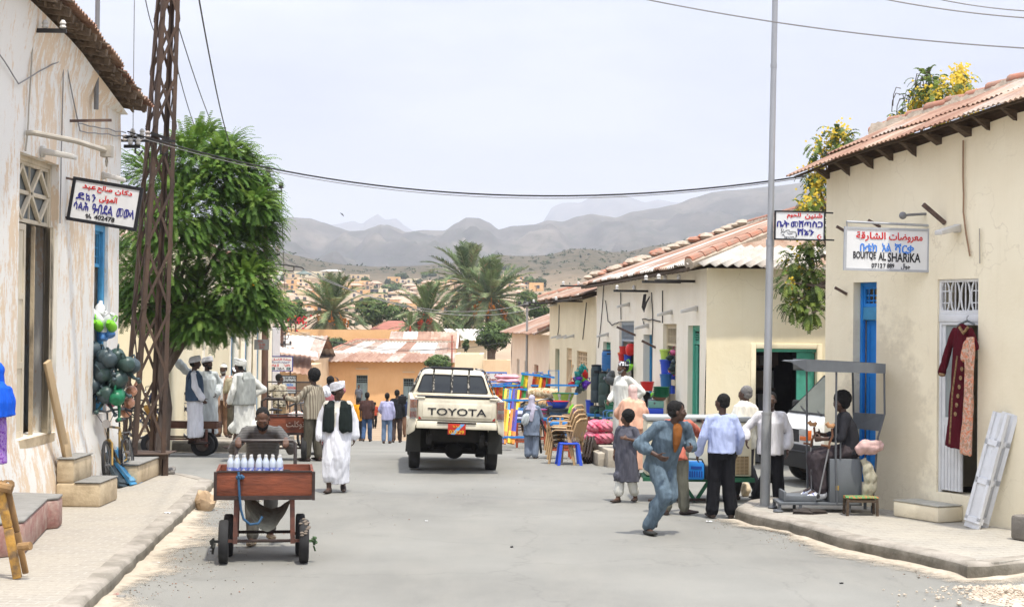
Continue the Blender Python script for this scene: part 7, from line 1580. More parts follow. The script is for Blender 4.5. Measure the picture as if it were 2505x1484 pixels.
# ---- dresses hanging in the boutique doorway
MAR=cloth('maroon_velvet',(.085,.008,.014));mt,n,l,b=node_mat('paisley_cloth',.9,.1);c=coords(n,l);f=noise_(n,l,coords(n,l),11,4,.6);f2=noise_(n,l,c,26,3,.6)
qq=ramp(n,l,f,[(.42,(.42,.22,.13)),(.47,(.60,.45,.36)),(.54,(.60,.16,.06)),(.60,(.55,.40,.30))]);l.new(mixc(n,l,ramp(n,l,f2,[(.55,(0,0,0)),(.6,(.8,.8,.8))]),qq,(.30,.22,.15)),b.inputs['Base Color']);PAIS=mt
GOLDT=M('gold_trim',(.33,.22,.10),.8,.4,40,col2=(.12,.06,.03))
def wl(u,v,y):s,z=BF.sz(u,v,y);return Vector((s,y,z))
dr=thing('dress','long maroon dress with gold embroidery on a hanger in the shop doorway','dress',BF.p0,BF.rz);yy=-.10
g=MB();pts=[wl(2358,792,yy),wl(2352,815,yy),wl(2350,860,yy),wl(2343,950,yy),wl(2336,1040,yy),wl(2331,1094,yy)];g.tube(pts,[(.05,.03),(.15,.04),(.14,.05),(.13,.045),(.135,.05),(.145,.045)],16,ref=(1,0,0));g.chain([wl(2335,808,yy),wl(2318,860,yy),wl(2304,912,yy)],[.045,.05,.055],9);g.chain([wl(2374,808,yy),wl(2388,850,yy)],[.045,.045],9)
o=blob('gown',g,MAR,.014,2,dr,fold(.014,16,2))
g=MB()
for k in range(7):p=wl(2356-k*3.2,880+k*22,yy-.055);g.ball(p,(.028,.006,.03),8,5)
g.tube([wl(2347,800,yy-.05),wl(2357,815,yy-.06),wl(2368,800,yy-.05)],.02,6);g.tube([wl(2342,870,yy-.05),wl(2330,960,yy-.05),wl(2323,1085,yy-.05)],.012,5);g.tube([wl(2299,915,yy-.05),wl(2310,917,yy-.05)],.02,6);g.build('embroidery',GOLDT,dr)
g=MB();g.tube([wl(2344,795,yy),wl(2362,786,yy),wl(2366,784,yy),wl(2384,793,yy)],.014,7);g.tube([wl(2365,785,yy),wl(2366,774,yy),wl(2370,772,yy)],.005,5);g.build('hanger',M('plastic_grey',(.11,.125,.13)),dr)
dp=thing('dress','pale orange paisley dress hanging in front of the maroon dress','dress',BF.p0,BF.rz);yy=-.2
g=MB();g.tube([wl(2374,824,yy),wl(2373,850,yy),wl(2371,900,yy),wl(2368,1000,yy),wl(2362,1112,yy)],[(.07,.03),(.085,.04),(.075,.04),(.085,.04),(.105,.04)],14,ref=(1,0,0));g.chain([wl(2363,840,yy),wl(2357,875,yy)],[.04,.045],8);blob('gown',g,PAIS,.014,2,dp,fold(.016,17,2,3))
# ---- leaning white door panels
def lean(name,label,cat,a,b_,w_,t,mat,ref,battens=0,bm=None):
    """flat board from foot a to head b_, w_ wide along ref"""
    a=Vector(a);b_=Vector(b_);o=thing(name,label,cat,a);d=(b_-a);dn=d.normalized();x=Vector(ref);x=(x-dn*x.dot(dn)).normalized();y=dn.cross(x);g=MB()
    def bx(x0,x1,y0,y1,s0,s1,m=0):g.hexa([x*p+y*q+dn*s for s in(s0,s1)for p,q in((x0,y0),(x1,y0),(x1,y1),(x0,y1))],m)
    L_=d.length;bx(-w_/2,w_/2,-t/2,t/2,0,L_);g.build('panel',mat,o,bevel=.003)
    if battens:
        g=MB()
        for k in range(battens):s=L_*(k+.15)/battens;bx(-w_/2,w_/2,t/2+.001,t/2+.02,s,s+.07);bx(-w_/2,w_/2,-t/2-.02,-t/2-.001,s,s+.07)
        bx(-w_/2,-w_/2+.05,-t/2-.02,-t/2-.001,.1,L_);bx(w_/2-.05,w_/2,-t/2-.02,-t/2-.001,.1,L_);g.build('batten',bm or mat,o,smooth=False)
    return o
a1=G(2377,1291,.17);s_,z_=BF.sz(2452,1010,-.06);h1=BF.at(s_,-.06,z_);lean('shutter_panel','white painted door shutter panel leaning against the boutique wall','shutter',a1,h1,.26,.03,WHITEP,BF.d,3)
a2=G(2399,1290,.17);s_,z_=BF.sz(2472,1011,-.03);h2=BF.at(s_,-.03,z_);lean('shutter_panel','second white shutter panel seen edge on behind the first','shutter',a2+Vector((0,.05,0)),h2,.20,.03,M('white_gloss_paint',(.70,.70,.69)),(BF.d*.6+BF.n*.5),3)
# ---- things leaning at the old shop
PINE=M('raw_timber',(.52,.38,.22),.85,.25,3,.3,20,stretch=(1,1,.2));OLDW=M('worn_timber',(.32,.19,.08),.9,.5,5,.5,22,stretch=(1,1,.3),col2=(.16,.10,.05))
lean('plank','raw timber plank leaning beside the tall cream door','plank',P(164,1121,21.8),P(115,884,21.1),.11,.05,PINE,(.4,1,0));lean('plank','short offcut of plank leaning on the longer plank','plank',P(168,1122,21.75),P(158,1058,21.7),.13,.03,PINE,(.4,1,0))
a=G(222,1186,.15);lean('board','dark weathered board leaning behind the bicycle wheel','board',(-5.7,a.y-.2,.15),(-6.08,a.y-.1,.74),.5,.03,M('dark_board',(.05,.07,.08),.8,.4,5),(0,1,0),2);a=G(270,1188,.15);lean('board','pale blue board leaning on the wall under the blue doorway','board',(-5.62,a.y+.3,.15),(-6.06,a.y+.35,.70),.62,.03,BLUEP,(0,1,0),2,M('light_blue_paint',(.14,.34,.50),.6,.25,5))
tr=thing('trestle','crude wooden trestle with a yellow stained leg standing on the tiled pavement','trestle',G(40,1416,.15));tl=Vector(tr.location);YT_=tl.y
tp=lambda u,v,dy=0:P(u,v,YT_+dy)-tl
for nm,pts,w_ in(('leg',[tp(43,1414),tp(20,1290),tp(-6,1175)],.085),('leg',[tp(63,1402,.15),tp(42,1300,.1),tp(18,1190,.05)],.06),('leg',[tp(-30,1414,-.1),tp(-20,1300),tp(-8,1180)],.07)):
    g=MB()
    for a,b_ in zip(pts,pts[1:]):g.bar(a,b_,w_,w_*.6,ref=(0,1,0))
    g.build(nm,M('ochre_stained_timber',(.40,.22,.05),.9,.4,6,.5,24,col2=(.20,.13,.07),thr=(.4,.55))if w_>.08 else OLDW,tr,bevel=.012)
g=MB();g.tube([tp(46,1337,-.03),tp(75,1334,-.06)],.04,9);g.build('peg',OLDW,tr);g=MB();g.tube([tp(-30,1182,-.02),tp(30,1196,-.02)],.045,8)
for k in range(4):e=tp(12+k*3,1188,-.0);g.tube([e+Vector((.05*math.cos(a),.05*math.sin(a)*.8,.05*math.sin(a)))for a in[6.28*i/10 for i in range(10)]],.009,5,closed=True)
g.build('crossbar',OLDW,tr)
# ---- stones, rubble, litter
STONE=M('sandstone',(.46,.33,.20),.95,.35,4,.7,10,col2=(.28,.19,.11));
def rock(name,label,loc,r,mat,seed=0,flat=.8,cat='rock'):
    g=MB();g.ball((0,0,r*flat*.75),(r,r*.8,r*flat),14,10);rnd=random.Random(seed)
    for q in g.v:q*=1+.35*noise.noise(q*(1.6/r)+Vector((seed,0,0)))+.1*noise.noise(q*(5/r))
    for q in g.v:q.z=max(q.z,0)
    o=g.build(name,mat,loc=loc,ang=25);return tag(o,label,cat)
rock('rock','angular sandstone block lying against the kerb behind the hand cart',S(501,1249),.15,STONE,3,.95)
rnd=random.Random(6)
for i in range(6):a=S(rnd.uniform(402,425),rnd.uniform(1148,1162),.15);rock('rock','small grey stone at the foot of the lattice mast',a,rnd.uniform(.04,.08),M('grey_stone',(.26,.24,.21),.95,.3,6),i,.6)['group']='stones at the mast footing'
g=MB();rnd=random.Random(15)  # heap of pale rubble spilling round the corner of the boutique pavement
c=S(2540,1462)
for k in range(1500):
    a=rnd.uniform(0,6.28);d=abs(rnd.gauss(0,.42));p=Vector((c.x-.1+d*math.cos(a)*1.3,c.y+d*math.sin(a)*.8,max(0,.10*(1-d))));s=rnd.uniform(.006,.02)*(1.8 if rnd.random()<.05 else 1);g.ball(p+Vector((0,0,s*.3)),(s,s*.8,s*.6),5,4,rot=Matrix.Rotation(rnd.uniform(0,3),3,'Z'))
g.lathe([(.75,-.012),(.5,.02),(.25,.06),(.001,.075)],18,c-Vector((.0,0,0)));tag(g.build('rubble_heap',M('pale_rubble',(.56,.47,.36),.95,.25,8,.5,30),fix=False),kind='stuff')
g=MB();rnd=random.Random(16)  # pebbles and grit scattered in the gutters
def grit(line,side,spread,n_):
    p=resample([(q[0],q[1],0)for q in line],.1)
    for k in range(n_):
        i=rnd.randrange(len(p)-1);d=(p[i+1]-p[i]).normalized();nn=Vector((-d.y,d.x,0))*side;e=p[i]+nn*abs(rnd.gauss(0,spread));s=rnd.uniform(.003,.009)*(2 if rnd.random()<.04 else 1);g.ball((e.x,e.y,gz(e.y)+.004+s*.4),(s*1.2,s,s*.6),5,4,m=rnd.choice((0,0,0,1,1,2)),rot=Matrix.Rotation(rnd.uniform(0,3),3,'Z'))
grit([(q.x,q.y)for q in LK[1:]],-1,.5,900);grit([(q.x,q.y)for q in RK],-1,.3,500);grit([(ROWX(y),y)for y in range(31,60,2)],1,1.0,500);grit([(-3,14),(0,26),(2,34)],1,1.5,90)
tag(g.build('gutter_grit',[M('grit_pale',(.38,.33,.26),.95,.2),M('grit_dark',(.16,.14,.11),.95),M('grit_red',(.30,.14,.08),.95)],smooth=False,fix=False),kind='stuff')
rnd=random.Random(18);PAPER=M('paper_white',(.75,.75,.74),.8,.05)
for i,(u,v,w_,lab)in enumerate(((378,1378,.13,'crumpled white paper scrap in the gutter by the kerb'),(371,1386,.09,'smaller white paper scrap beside the larger one'),(445,1262,.1,'thin white scrap in the gutter near the sandstone block'),(1043,1275,.04,'tiny white scrap on the asphalt ahead of the walking man'),(1575,1305,.0,''),(1735,1276,.08,'white scrap near the feet of the man in the blue shirt'),(410,1255,.08,'flat paper strip on the pavement tiles'))):
    if not w_:continue
    on=.15 if 'tiles' in lab else 0;p=S(u,v,on);g=MB();g.grid(lambda s,t:((s-.5)*w_,(t-.5)*w_*.7,.012+.014*noise.noise((s*4,t*4,i))),6,5);o=g.build('paper_scrap',PAPER,loc=p,fix=False);tag(o,lab,'litter')
for(u,v,r,lab,c_)in((285,1457,.035,'small broken piece of red brick in the gutter',RED),(297,1463,.045,'grey stone chip beside the broken red brick',STEPT),(1252,1338,.02,'dark lump lying on the open asphalt',RUBBER),(2058,1427,.02,'dark scrap on the road before the boutique kerb',RUBBER)):rock('debris',lab,S(u,v),r,c_,int(u),.5,'litter')
# ================================================================ market goods in front of the row
def table(label,loc,w_,d,h,top,legm,rz=0):
    o=thing('table',label,'table',loc,rz);g=MB();g.bx(-w_/2,w_/2,-d/2,d/2,h-.07,h);g.build('table_top',top,o,bevel=.008)
    for x in(-1,1):
        for y in(-1,1):g=MB();g.bar((x*(w_/2-.05),y*(d/2-.05),0),(x*(w_/2-.05),y*(d/2-.05),h-.071),.055);g.build('leg',legm,o)
    g=MB()
    for y in(-1,1):g=MB();g.bar((-w_/2+.08,y*(d/2-.05),h*.25),(w_/2-.08,y*(d/2-.05),h*.25),.035);g.build('stretcher',legm,o)
    return o
TBL=M('table_blue',(.03,.20,.50),.5,.2,6);TRED=M('table_red',(.42,.085,.035),.55,.25,6)
def chair(label,loc,rz,col,group=None,sc=1,arms=True,legs=True):
    o=thing('plastic_chair',label,'chair',loc,rz,group,sc=sc);m_=PM[col];g=MB();g.grid(lambda s,t:((s-.5)*.46,(t-.5)*.44,.43-.02*math.sin(math.pi*s)*math.sin(math.pi*t)),8,8);n_=len(g.v);g.v+=[q-Vector((0,0,.018))for q in g.v];g.f+=[tuple(i+n_ for i in reversed(f))for f in g.f];g.m+=list(g.m);g.bx(-.23,.23,-.24,-.215,.37,.435);g.build('seat',m_,o,fix=False)
    g=MB()
    for k in range(6):x=-.17+k*.068;g.tube([(x,.20,.43),(x*1.05,.25,.62),(x*1.1,.31,.80)],[(.022,.007)]*3,6,ref=(1,0,0))
    g.tube([(-.21,.20,.44),(-.235,.25,.62),(-.22,.31,.80),(-.12,.335,.855),(.12,.335,.855),(.22,.31,.80),(.235,.25,.62),(.21,.20,.44)],.017,7);g.build('backrest',m_,o)
    for x in(-1,1):
        for y in(-1,1):g=MB();g.bar((x*.25,y*.23+(.06 if y>0 else-.02),0),(x*.21,y*.20,.43),.05,.028);g.build('leg',m_,o)
        if arms:g=MB();g.tube([(x*.22,-.19,.42),(x*.255,-.2,.60),(x*.26,-.12,.645),(x*.255,.1,.65),(x*.235,.25,.64)],[(.022,.013)]*5,7);g.build('arm',m_,o)
    return o
def stack(pos,rz,cols,labels,dz=.085,dy=.035,group=None):
    for i,(c_,lab)in enumerate(zip(cols,labels)):chair(lab,Vector(pos)+Vector((0,0,i*dz))+Matrix.Rotation(rz,3,'Z')@Vector((0,-i*dy,0)),rz,c_,group)
Yc=35.0;p=S(1388,1136);p=Vector((p.x,p.y+.2,gz(p.y+.2)))
stack(p,R(-120),['tan','tan','tan','tan'],['lowest tan plastic armchair of the stack nearest the road','second tan plastic armchair up the stack nearest the road','third tan plastic armchair up the stack nearest the road','topmost tan plastic armchair of the stack nearest the road'],.085,.03,'stacked tan chairs')
o=thing('plastic_stool','bright blue plastic stool under the stack of tan chairs','stool',p+Vector((.02,-.28,0)),.1);g=MB();g.bx(-.18,.18,-.15,.15,.39,.42);g.build('seat',PM['blue'],o,bevel=.02)
for x in(-1,1):
    for y in(-1,1):g=MB();g.bar((x*.21,y*.18,0),(x*.16,y*.13,.39),.055,.03);g.build('leg',PM['blue'],o)
p1=S(1330,1075,.1);stack((p1.x+.1,p1.y,gz(p1.y)+.1),R(-100),['tan','tan','tan','tan'],['lowest tan chair stacked behind the colourful bed frames','second tan chair stacked behind the colourful bed frames','third tan chair stacked behind the colourful bed frames','topmost tan chair stacked behind the colourful bed frames'],.09,.03,'tan chairs behind the bed frames')
p2=S(1268,1085,.05);stack((p2.x,p2.y,gz(p2.y)+.05),R(-80),['tan','tan','tan','tan','tan'],['tan chair in the low stack half hidden by leaning bed frames']*5,.08,.03,'tan chairs half hidden by bed frames')
kk=lambda Y:F/Y
def put(u,v,Y):return P(u,v,Y)
tq=S(1370,1122);table('blue topped table with red legs set at the edge of the road',(tq.x,tq.y+.25,gz(tq.y)),64/kk(tq.y),.6,.74,TBL,TRED,.03)
Ym=40.5;zt=P(1365,1020,Ym).z
table('blue topped table carrying the big stacked basins',(put(1366,1020,Ym).x,Ym,gz(Ym)),.75,.7,zt-gz(Ym),TBL,TRED)
def on(u,v,Y):return put(u,v,Y)
basin('large dark grey basin turned upside down under the blue basin',on(1364,1019,Ym),.29,.13,'grey',tilt=None);basin('dark grey basin in the stack below the blue and red one',on(1364,1012,Ym),.285,.14,'grey')
basin('blue basin with a red rim on top of the grey basins',on(1364,997,Ym),.285,.17,'blue','red');basin('lime green basin with a dark green inside',on(1377,981,Ym+.9),.29,.21,'pale_lime','green',stripes='white')
basin('pink plastic basin stacked on an orange basin',on(1326,1014,Ym),.15,.14,'pink');basin('orange plastic basin under the pink basin',on(1326,1027,Ym),.15,.15,'peach');basin('dull red plastic basin at the bottom of the pink stack',on(1326,1037,Ym),.14,.12,'pink')
basin('black basin with white stripes on a red crate',on(1405,1034,39.0),.30,.22,'black','black',stripes='white')
o=thing('crate','red plastic crate under the striped basin','crate',(on(1398,1056,39.0).x,39.0,on(1398,1056,39.0).z));g=MB();g.bx(-.22,.22,-.16,.16,0,.20);g.build('box',PM['red'],o,bevel=.02);g=MB();g.bx(-.02,.04,-.166,-.161,0,.2);g.build('stripe',PM['white'],o)
zc=on(1398,1056,39.0).z;table('low blue table under the red crate',(on(1398,1056,39.0).x,39.05,gz(39)),.6,.5,zc-gz(39),TBL,TRED)
# rolled mattresses and pillows on a table
mt,n,l,b=node_mat('floral_ticking',.9,.1);f=noise_(n,l,coords(n,l),9,3,.6);l.new(ramp(n,l,f,[(.42,(.30,.22,.11)),(.48,(.58,.47,.30)),(.56,(.58,.47,.30)),(.62,(.42,.18,.08))]),b.inputs['Base Color']);FLOR=mt
TANM=M('tan_mattress',(.58,.36,.17),.9,.2,6,.4,12,col2=(.50,.30,.14));Yb=43.0
zt=on(1305,998,Yb).z;table('blue topped table carrying the rolled mattresses',(on(1305,998,Yb).x,Yb,gz(Yb)),.95,.7,zt-gz(Yb),TBL,TRED)
def roll(label,u0,u1,v,r,Y,mat):
    a=on(u0,v,Y);b_=on(u1,v,Y);o=thing('rolled_mattress',label,'mattress',a.lerp(b_,.5));h=(b_-a).length/2;g=MB();n_=9;g.tube([(-h+2*h*i/n_,0,0)for i in range(n_+1)],[r*(.86+.14*math.sin(math.pi*i/n_)+.03*(i%2))for i in range(n_+1)],16)
    g.build('roll',mat,o)
    for s in(-.5,.1,.6):g=MB();g.tube([(h*s,r*1.0*math.cos(a_),r*1.0*math.sin(a_))for a_ in[6.28*i/16 for i in range(16)]],.012,5,closed=True);g.build('cord',PM['tan'],o);return o
roll('tan rolled mattress tied with cord on the blue table',1273,1336,985,.13,Yb,TANM);roll('cream floral rolled mattress lying on top of the tan roll',1291,1364,962,.15,Yb+.1,FLOR)
def pillow(label,u,v,Y,w_,h,mat,n_='pillow',d=.3,rz=0,fa=.012):
    p=on(u,v,Y);g=MB();g.ball((0,0,0),(w_/2,d,h/2),20,12)
    for q in g.v:
        q.x=math.copysign(abs(q.x/(w_/2))**.6*w_/2,q.x);q.y=math.copysign(abs(q.y/d)**.6*d,q.y);q.z+=fa*noise.noise(q*9+Vector((u,0,0)))
    o=g.build(n_,mat,loc=p,rot=(0,0,rz));return tag(o,label,'pillow' if n_=='pillow' else 'quilt')
WCL=cloth('white_cloth',(.72,.72,.73));LILAC=cloth('lilac_cloth',(.52,.53,.66));CREAMCL=cloth('cream_cloth',(.66,.53,.36));Yp=42.0
pillow('white pillow on top of the cream pillow behind the orange bed frame',1243,1009,Yp,.42,.11,WCL);pillow('cream pillow under the white pillow behind the orange bed frame',1243,1019,Yp,.44,.11,CREAMCL);pillow('lilac white pillow on top of the second pile',1278,1010,Yp,.45,.12,LILAC);pillow('lilac pillow at the bottom of the second pile',1278,1021,Yp,.45,.11,LILAC)
zt=on(1260,1026,Yp).z;table('low bench carrying the pillows behind the bed frames',(on(1260,1026,Yp).x,Yp,gz(Yp)),.9,.5,zt-gz(Yp),TBL,TRED)
# quilts
mt,n,l,b=node_mat('pink_quilt',.85,.15);f=noise_(n,l,coords(n,l),7,3,.6);f2=noise_(n,l,coords(n,l),3.3,3,.5);l.new(mixc(n,l,ramp(n,l,f2,[(.60,(0,0,0)),(.64,(1,1,1))]),ramp(n,l,f,[(.38,(.55,.06,.12)),(.46,(.68,.20,.26)),(.6,(.70,.24,.30))]),(.10,.20,.06)),b.inputs['Base Color']);w1=wave_(n,l,coords(n,l,rot=(0,.78,0)),3.2,1.5);bump_(n,l,b,w1,.8,.04);PQ=mt
PALEQ=M('pale_pink_quilt',(.68,.34,.38),.85,.2,5,.4,9)
pillow('folded deep pink floral quilt on top of the pair',1468,1042,37.0,.66,.30,PQ,'folded_quilt',.36,.1,.03);pillow('folded deep pink floral quilt at the bottom of the pair',1466,1068,37.0,.70,.30,PQ,'folded_quilt',.38,.05,.03)
zt=on(1466,1086,37.0).z;o=table('low dark bench under the deep pink quilts',(on(1466,1086,37).x,37.1,gz(37)),.6,.55,zt-gz(37)+.02,M('dark_bench',(.05,.04,.035),.8),M('dark_bench',(.05,.04,.035)))
pillow('pale pink quilt lying across the tops of the standing bed frames',1240,921,45.5,.70,.12,PALEQ,'folded_quilt',.3,0,.03);pillow('lower pale pink quilt under the other on the bed frames',1242,931,45.4,.66,.13,PALEQ,'folded_quilt',.3,0,.03)
for i,(u,c_)in enumerate(((1432,'outer'),(1440,'middle'),(1447,'inner'))):
    a=S(u-2,1135);lean('board',f'{c_} dark varnished board of the three leaning by the doorstep','board',(a.x,a.y+.1,a.z),P(u+9,1078,a.y+.35),.4,.02,M('varnished_board',(.045,.03,.022),.35,.3,4),(.35,1,0),2)['group']='three dark boards by the doorstep'
# colourful wooden bed frames stood on end
BC={k:M('bed_'+k,c,.5,.15,8,spec=.4)for k,c in(('orange',(.75,.21,.015)),('yellow',(.74,.50,.02)),('blue',(.03,.24,.62)),('red',(.42,.03,.015)),('green',(.05,.35,.08)),('navy',(.03,.03,.32)))}
def bed(label,u0,v0,u1,v1,Y0,Y1,sep,cols,nr=2,thick=.115,cross=(.12,.8),cl=.5,group='bed frames standing on end',ubl=None):
    """two long painted rails from foot (u0,v0) to head (u1,v1), held by blue cross rails"""
    a=P(u0,v0,Y0);b_=P(u1,v1,Y1);o=thing('bed_frame',label,'bed frame',a,0,group);d=b_-a;sp=Vector(sep)
    for k in range(nr):
        off=sp*k;mats=[BC[c]for c in cols[k%len(cols)]];g=MB();n_=len(mats);half=thick/2
        dn=d.normalized();x=Vector((1,.3,0));x=(x-dn*x.dot(dn)).normalized();y=dn.cross(x)
        cuts=[0,.22,.62,1]
        for i in range(3):  # painted bands, each with a lengthwise two colour edge
            p,q=off+d*cuts[i],off+d*cuts[i+1]
            g.bar(p-x*half*.5,q-x*half*.5,half,thick,m=i%n_,ref=x);g.bar(p+x*half*.5,q+x*half*.5,half,thick*.99,m=(i+1)%n_,ref=x)
        g.build('side_rail',mats,o,smooth=False)
    for c_ in cross:
        p=d*c_;g=MB();e=sp.normalized()if nr>1 else Vector((1,0,0));g.bar(p-e*.12-Vector((0,.05,0)),p+sp*(nr-1)+e*cl-Vector((0,.05,0)),.03,.05);g.build('cross_rail',BC['blue'],o)
    for k in range(nr):
        g=MB();p=d*1.0+sp*k;g.bar(p+Vector((-.12,0,.0)),p+Vector((.08,0,.02)),.05,.025);g.build('end_block',BC['blue'],o)
    return o
bed('orange bed frame with yellow and blue edges leaning nearest the road',1229,1084,1243,952,39.0,39.8,(.20,.0,-.0),(('blue','orange','yellow'),('yellow','orange','navy')),cross=(.12,.80),cl=.35)
bed('yellow and red bed frame standing tall behind the leaning orange one',1272,1000,1286,912,43.6,43.8,(.48,0,-.05),(('yellow','red','green'),('red','orange','yellow')),cross=(.55,.97),cl=.3)
bed('bed frame with a yellow and green upright beside the mesh panel',1334,998,1340,917,43.9,44.0,(.0,.5,0),(('red','yellow','green'),),nr=1,cross=(.45,.7),cl=.85)
bed('orange and green bed frame at the back under the pale pink quilt',1218,1046,1228,939,44.5,44.7,(.17,0,0),(('green','orange','yellow'),('orange','yellow','navy')),cross=(.3,.97),cl=.2)
bed('purple edged bed frame behind the orange and green one',1236,1040,1246,937,44.9,45.1,(.16,0,0),(('yellow','orange','navy'),('orange','red','yellow')),cross=(.4,.95),cl=.2)
bed('bed frame with yellow stripes at the end under the quilts',1254,1035,1261,936,45.2,45.3,(.11,0,0),(('green','yellow','orange'),('navy','orange','red')),cross=(.5,.95),cl=.15)
bed('short orange and red bed frame behind the tall yellow one',1308,950,1313,912,45.0,45.0,(.10,0,0),(('orange','red','orange'),('red','orange','yellow')),cross=(.2,.9),cl=.1)
bed('pale orange slatted bed frame just behind the white pickup',1204,1010,1208,940,44.0,44.0,(.16,0,0),(('orange','red','orange'),('orange','yellow','red')),cross=(.1,.95),cl=.1)
o=thing('mesh_panel','white wire mesh panel in a blue frame standing behind the mattresses','panel',on(1354,955,46));g=MB();w_,h=25/kk(46),49/kk(46);g.tube([(-w_/2,0,0),(-w_/2,0,h),(w_/2,0,h),(w_/2,0,0)],.022,6,closed=True);g.build('frame',BC['blue'],o);g=MB()
for k in range(9):g.bar((-w_/2+w_*k/8,0,0),(-w_/2+w_*k/8,0,h),.006);
for k in range(15):g.bar((-w_/2,0,h*k/14),(w_/2,0,h*k/14),.006)
g.build('mesh',PM['white'],o,smooth=False)
# barrels
Yq=44.2;zt=on(1460,1011,Yq).z;table('blue topped table under the barrels',(on(1461,1011,Yq).x,Yq,gz(Yq)),.55,.6,zt-gz(Yq),TBL,TRED)
kq=kk(Yq);barrel('cut down dark green barrel under the tall dark barrel',on(1456,1011,Yq),.155,.21,'dark_green');barrel('dark slate barrel at the end, standing on the cut down barrel',on(1458,984,Yq),.15,92/kq,'slate')
barrel('dark green barrel in the middle under the blue barrel',on(1479,992,Yq-.25),.172,83/kq,'dark_green');barrel('bright blue barrel on top of the others',on(1489.5,907,Yq-.3),.195,51/kq,'barrel_blue')
barrel('wide dark green barrel beneath the middle one',on(1480,1014,Yq-.25),.16,.23,'dark_green');o=bucket('blue plastic bin beside the barrel table',on(1443,1012,Yq+.4),.12,.38,'blue')
bucket('big green pail in front of the barrels',on(1493,1010,42.6),.15,.34,'green',None);basin('black lidded pot on the green pail',on(1494,974,42.6),.14,.10,'black');can('dark grey plastic can hanging beside the barrels',on(1503,935,42.8),'grey',(R(70),0,R(-60)),1.3,'plastic_can','dark cans by the barrels',False);can('dark grey plastic can tilted above the old man',on(1500,912,43.0),'grey',(R(120),0,R(-40)),1.2,'plastic_can','dark cans by the barrels',False);can('dark slate can hanging by the grey grille door',on(1530,905,41.2),'slate',(R(10),0,R(-40)),1.2,'plastic_can','dark cans by the barrels',False)
chair('green plastic chair below the barrels',on(1478,1040,41.5)-Vector((0,0,.15)),R(-60),'green',None,.8);chair('light blue plastic chair beside the green chair',on(1495,1040,40.5)-Vector((0,0,.15)),R(-80),'sky',None,.8)
for i,(u,v)in enumerate(((1448,1030),(1460,1027))):basin('small slate bowl standing on the table edge below the barrels' if i else 'slightly lower slate bowl below the barrels',on(u,v,41.0),.07,.08,'slate',n_='bowl',cat='bowl')
# bunch of coloured jugs
for(u,v,c_,lab)in((1423,910,'teal','topmost teal jug of the hanging bunch'),(1431,915,'teal','teal jug beside the topmost one'),(1417,920,'teal','teal jug in the middle row of the bunch'),(1432,922,'red','small red jug at the side of the bunch'),(1406,927,'purple','purple jug at the outer side of the bunch'),(1418,932,'teal','wide teal jug at the centre of the bunch'),(1405,940,'red','red jug under the purple jug'),(1427,938,'purple','purple jug below the small red one'),(1434,935,'lime','lime green jug at the inner side of the bunch'),(1415,946,'dark_green','dark teal jug hanging low in the bunch'),(1429,948,'purple','lowest purple jug of the bunch'),(1418,955,'slate','dark pot at the very bottom of the bunch')):
    can(lab,on(u,v,46.8),c_,(R(rnd.uniform(20,110)),R(rnd.uniform(-40,40)),R(rnd.uniform(-60,60))),1.05,'plastic_jug','coloured jugs hanging on the cream wall',False)
lean('pole','long wooden pole leaning by the orange curtain','pole',on(1384,960,47.5),on(1402,893,48.5),.05,.05,PINE,(1,0,0));
o=thing('dustpan','lime green dustpan standing by the striped basin','dustpan',on(1394,1012,40));g=MB();g.tube([(0,0,0),(.03,0,.15),(.08,0,.24)],[(.05,.03),(.05,.03),(.015,.015)],8);g.build('pan',PM['lime'],o);o=thing('dustpan','purple dustpan beside the lime green one','dustpan',on(1403,1013,40.1));g=MB();g.tube([(0,0,0),(.04,0,.09),(.0,0,.16)],[(.06,.03),(.05,.03),(.015,.015)],8);g.build('pan',PM['purple'],o)
# goods hung in the shop doors of the row
def wd(u,v,dy=-.05):s,z=AF.sz(u,v,dy);return AF.at(s,dy,z)
bucket('red bucket hanging high in the grey grille doorway',wd(1527,866),.13,.20,'red');bucket('orange red bucket below the red one in the grey doorway',wd(1524,882),.13,.18,'red','orange');bucket('tall blue bucket in the grey grille doorway',wd(1536,893,.05),.11,.34,'blue');bucket('dark pink bucket at the edge of the grey doorway',wd(1523,898,.0),.10,.14,'pink')
pillow('bright red bag hanging in the grey grille doorway',1543,855,40.2,.26,.30,plastic('bag_red',(.70,.02,.015),.35),'red_bag',.12)['category']='bag';bpy.data.objects['red_bag']['label']='bright red bag hanging in the grey grille doorway'
can('lime green watering jug at the grey grille doorway',wd(1531,902,-.2),'lime',(R(70),0,R(30)),1.1,'plastic_jug',None,False)
bucket('pale lime bucket with a lid on the upper shelf of the tan doorway',wd(1630,887,.02),.14,.26,'pale_lime','pale_lime');bucket('bright blue lidded bucket below the lime bucket in the tan doorway',wd(1630,914,.02),.14,.28,'blue','blue');bucket('dark blue bin at the bottom of the tan doorway',wd(1631,962,.02),.15,.42,'barrel_blue',None);bucket('bright blue bin behind the post of the tan doorway',wd(1646,962,.15),.13,.45,'blue');bucket('red pail behind the post of the tan doorway',wd(1647,925,.15),.11,.2,'red')
for(u,v,c_)in((1645,875,'dark_green'),(1649,884,'slate'),(1644,893,'dark_green'),(1649,902,'slate'),(1645,909,'dark_green')):can('small dark pot on the string hanging in the tan doorway',wd(u,v,.1),c_,(R(90),0,R(rnd.uniform(-60,60))),.75,'plastic_pot','string of dark pots in the tan doorway',False)
can('dark pink pot hanging at the top of the tan doorway',wd(1643,862,.1),'pink',(R(90),0,R(30)),.8,'plastic_pot',None,False)
bucket('red pot in front of the narrow blue door',wd(1583,955,-.25),.15,.20,'red')
Yg=34.0;zg_=gz(Yg)
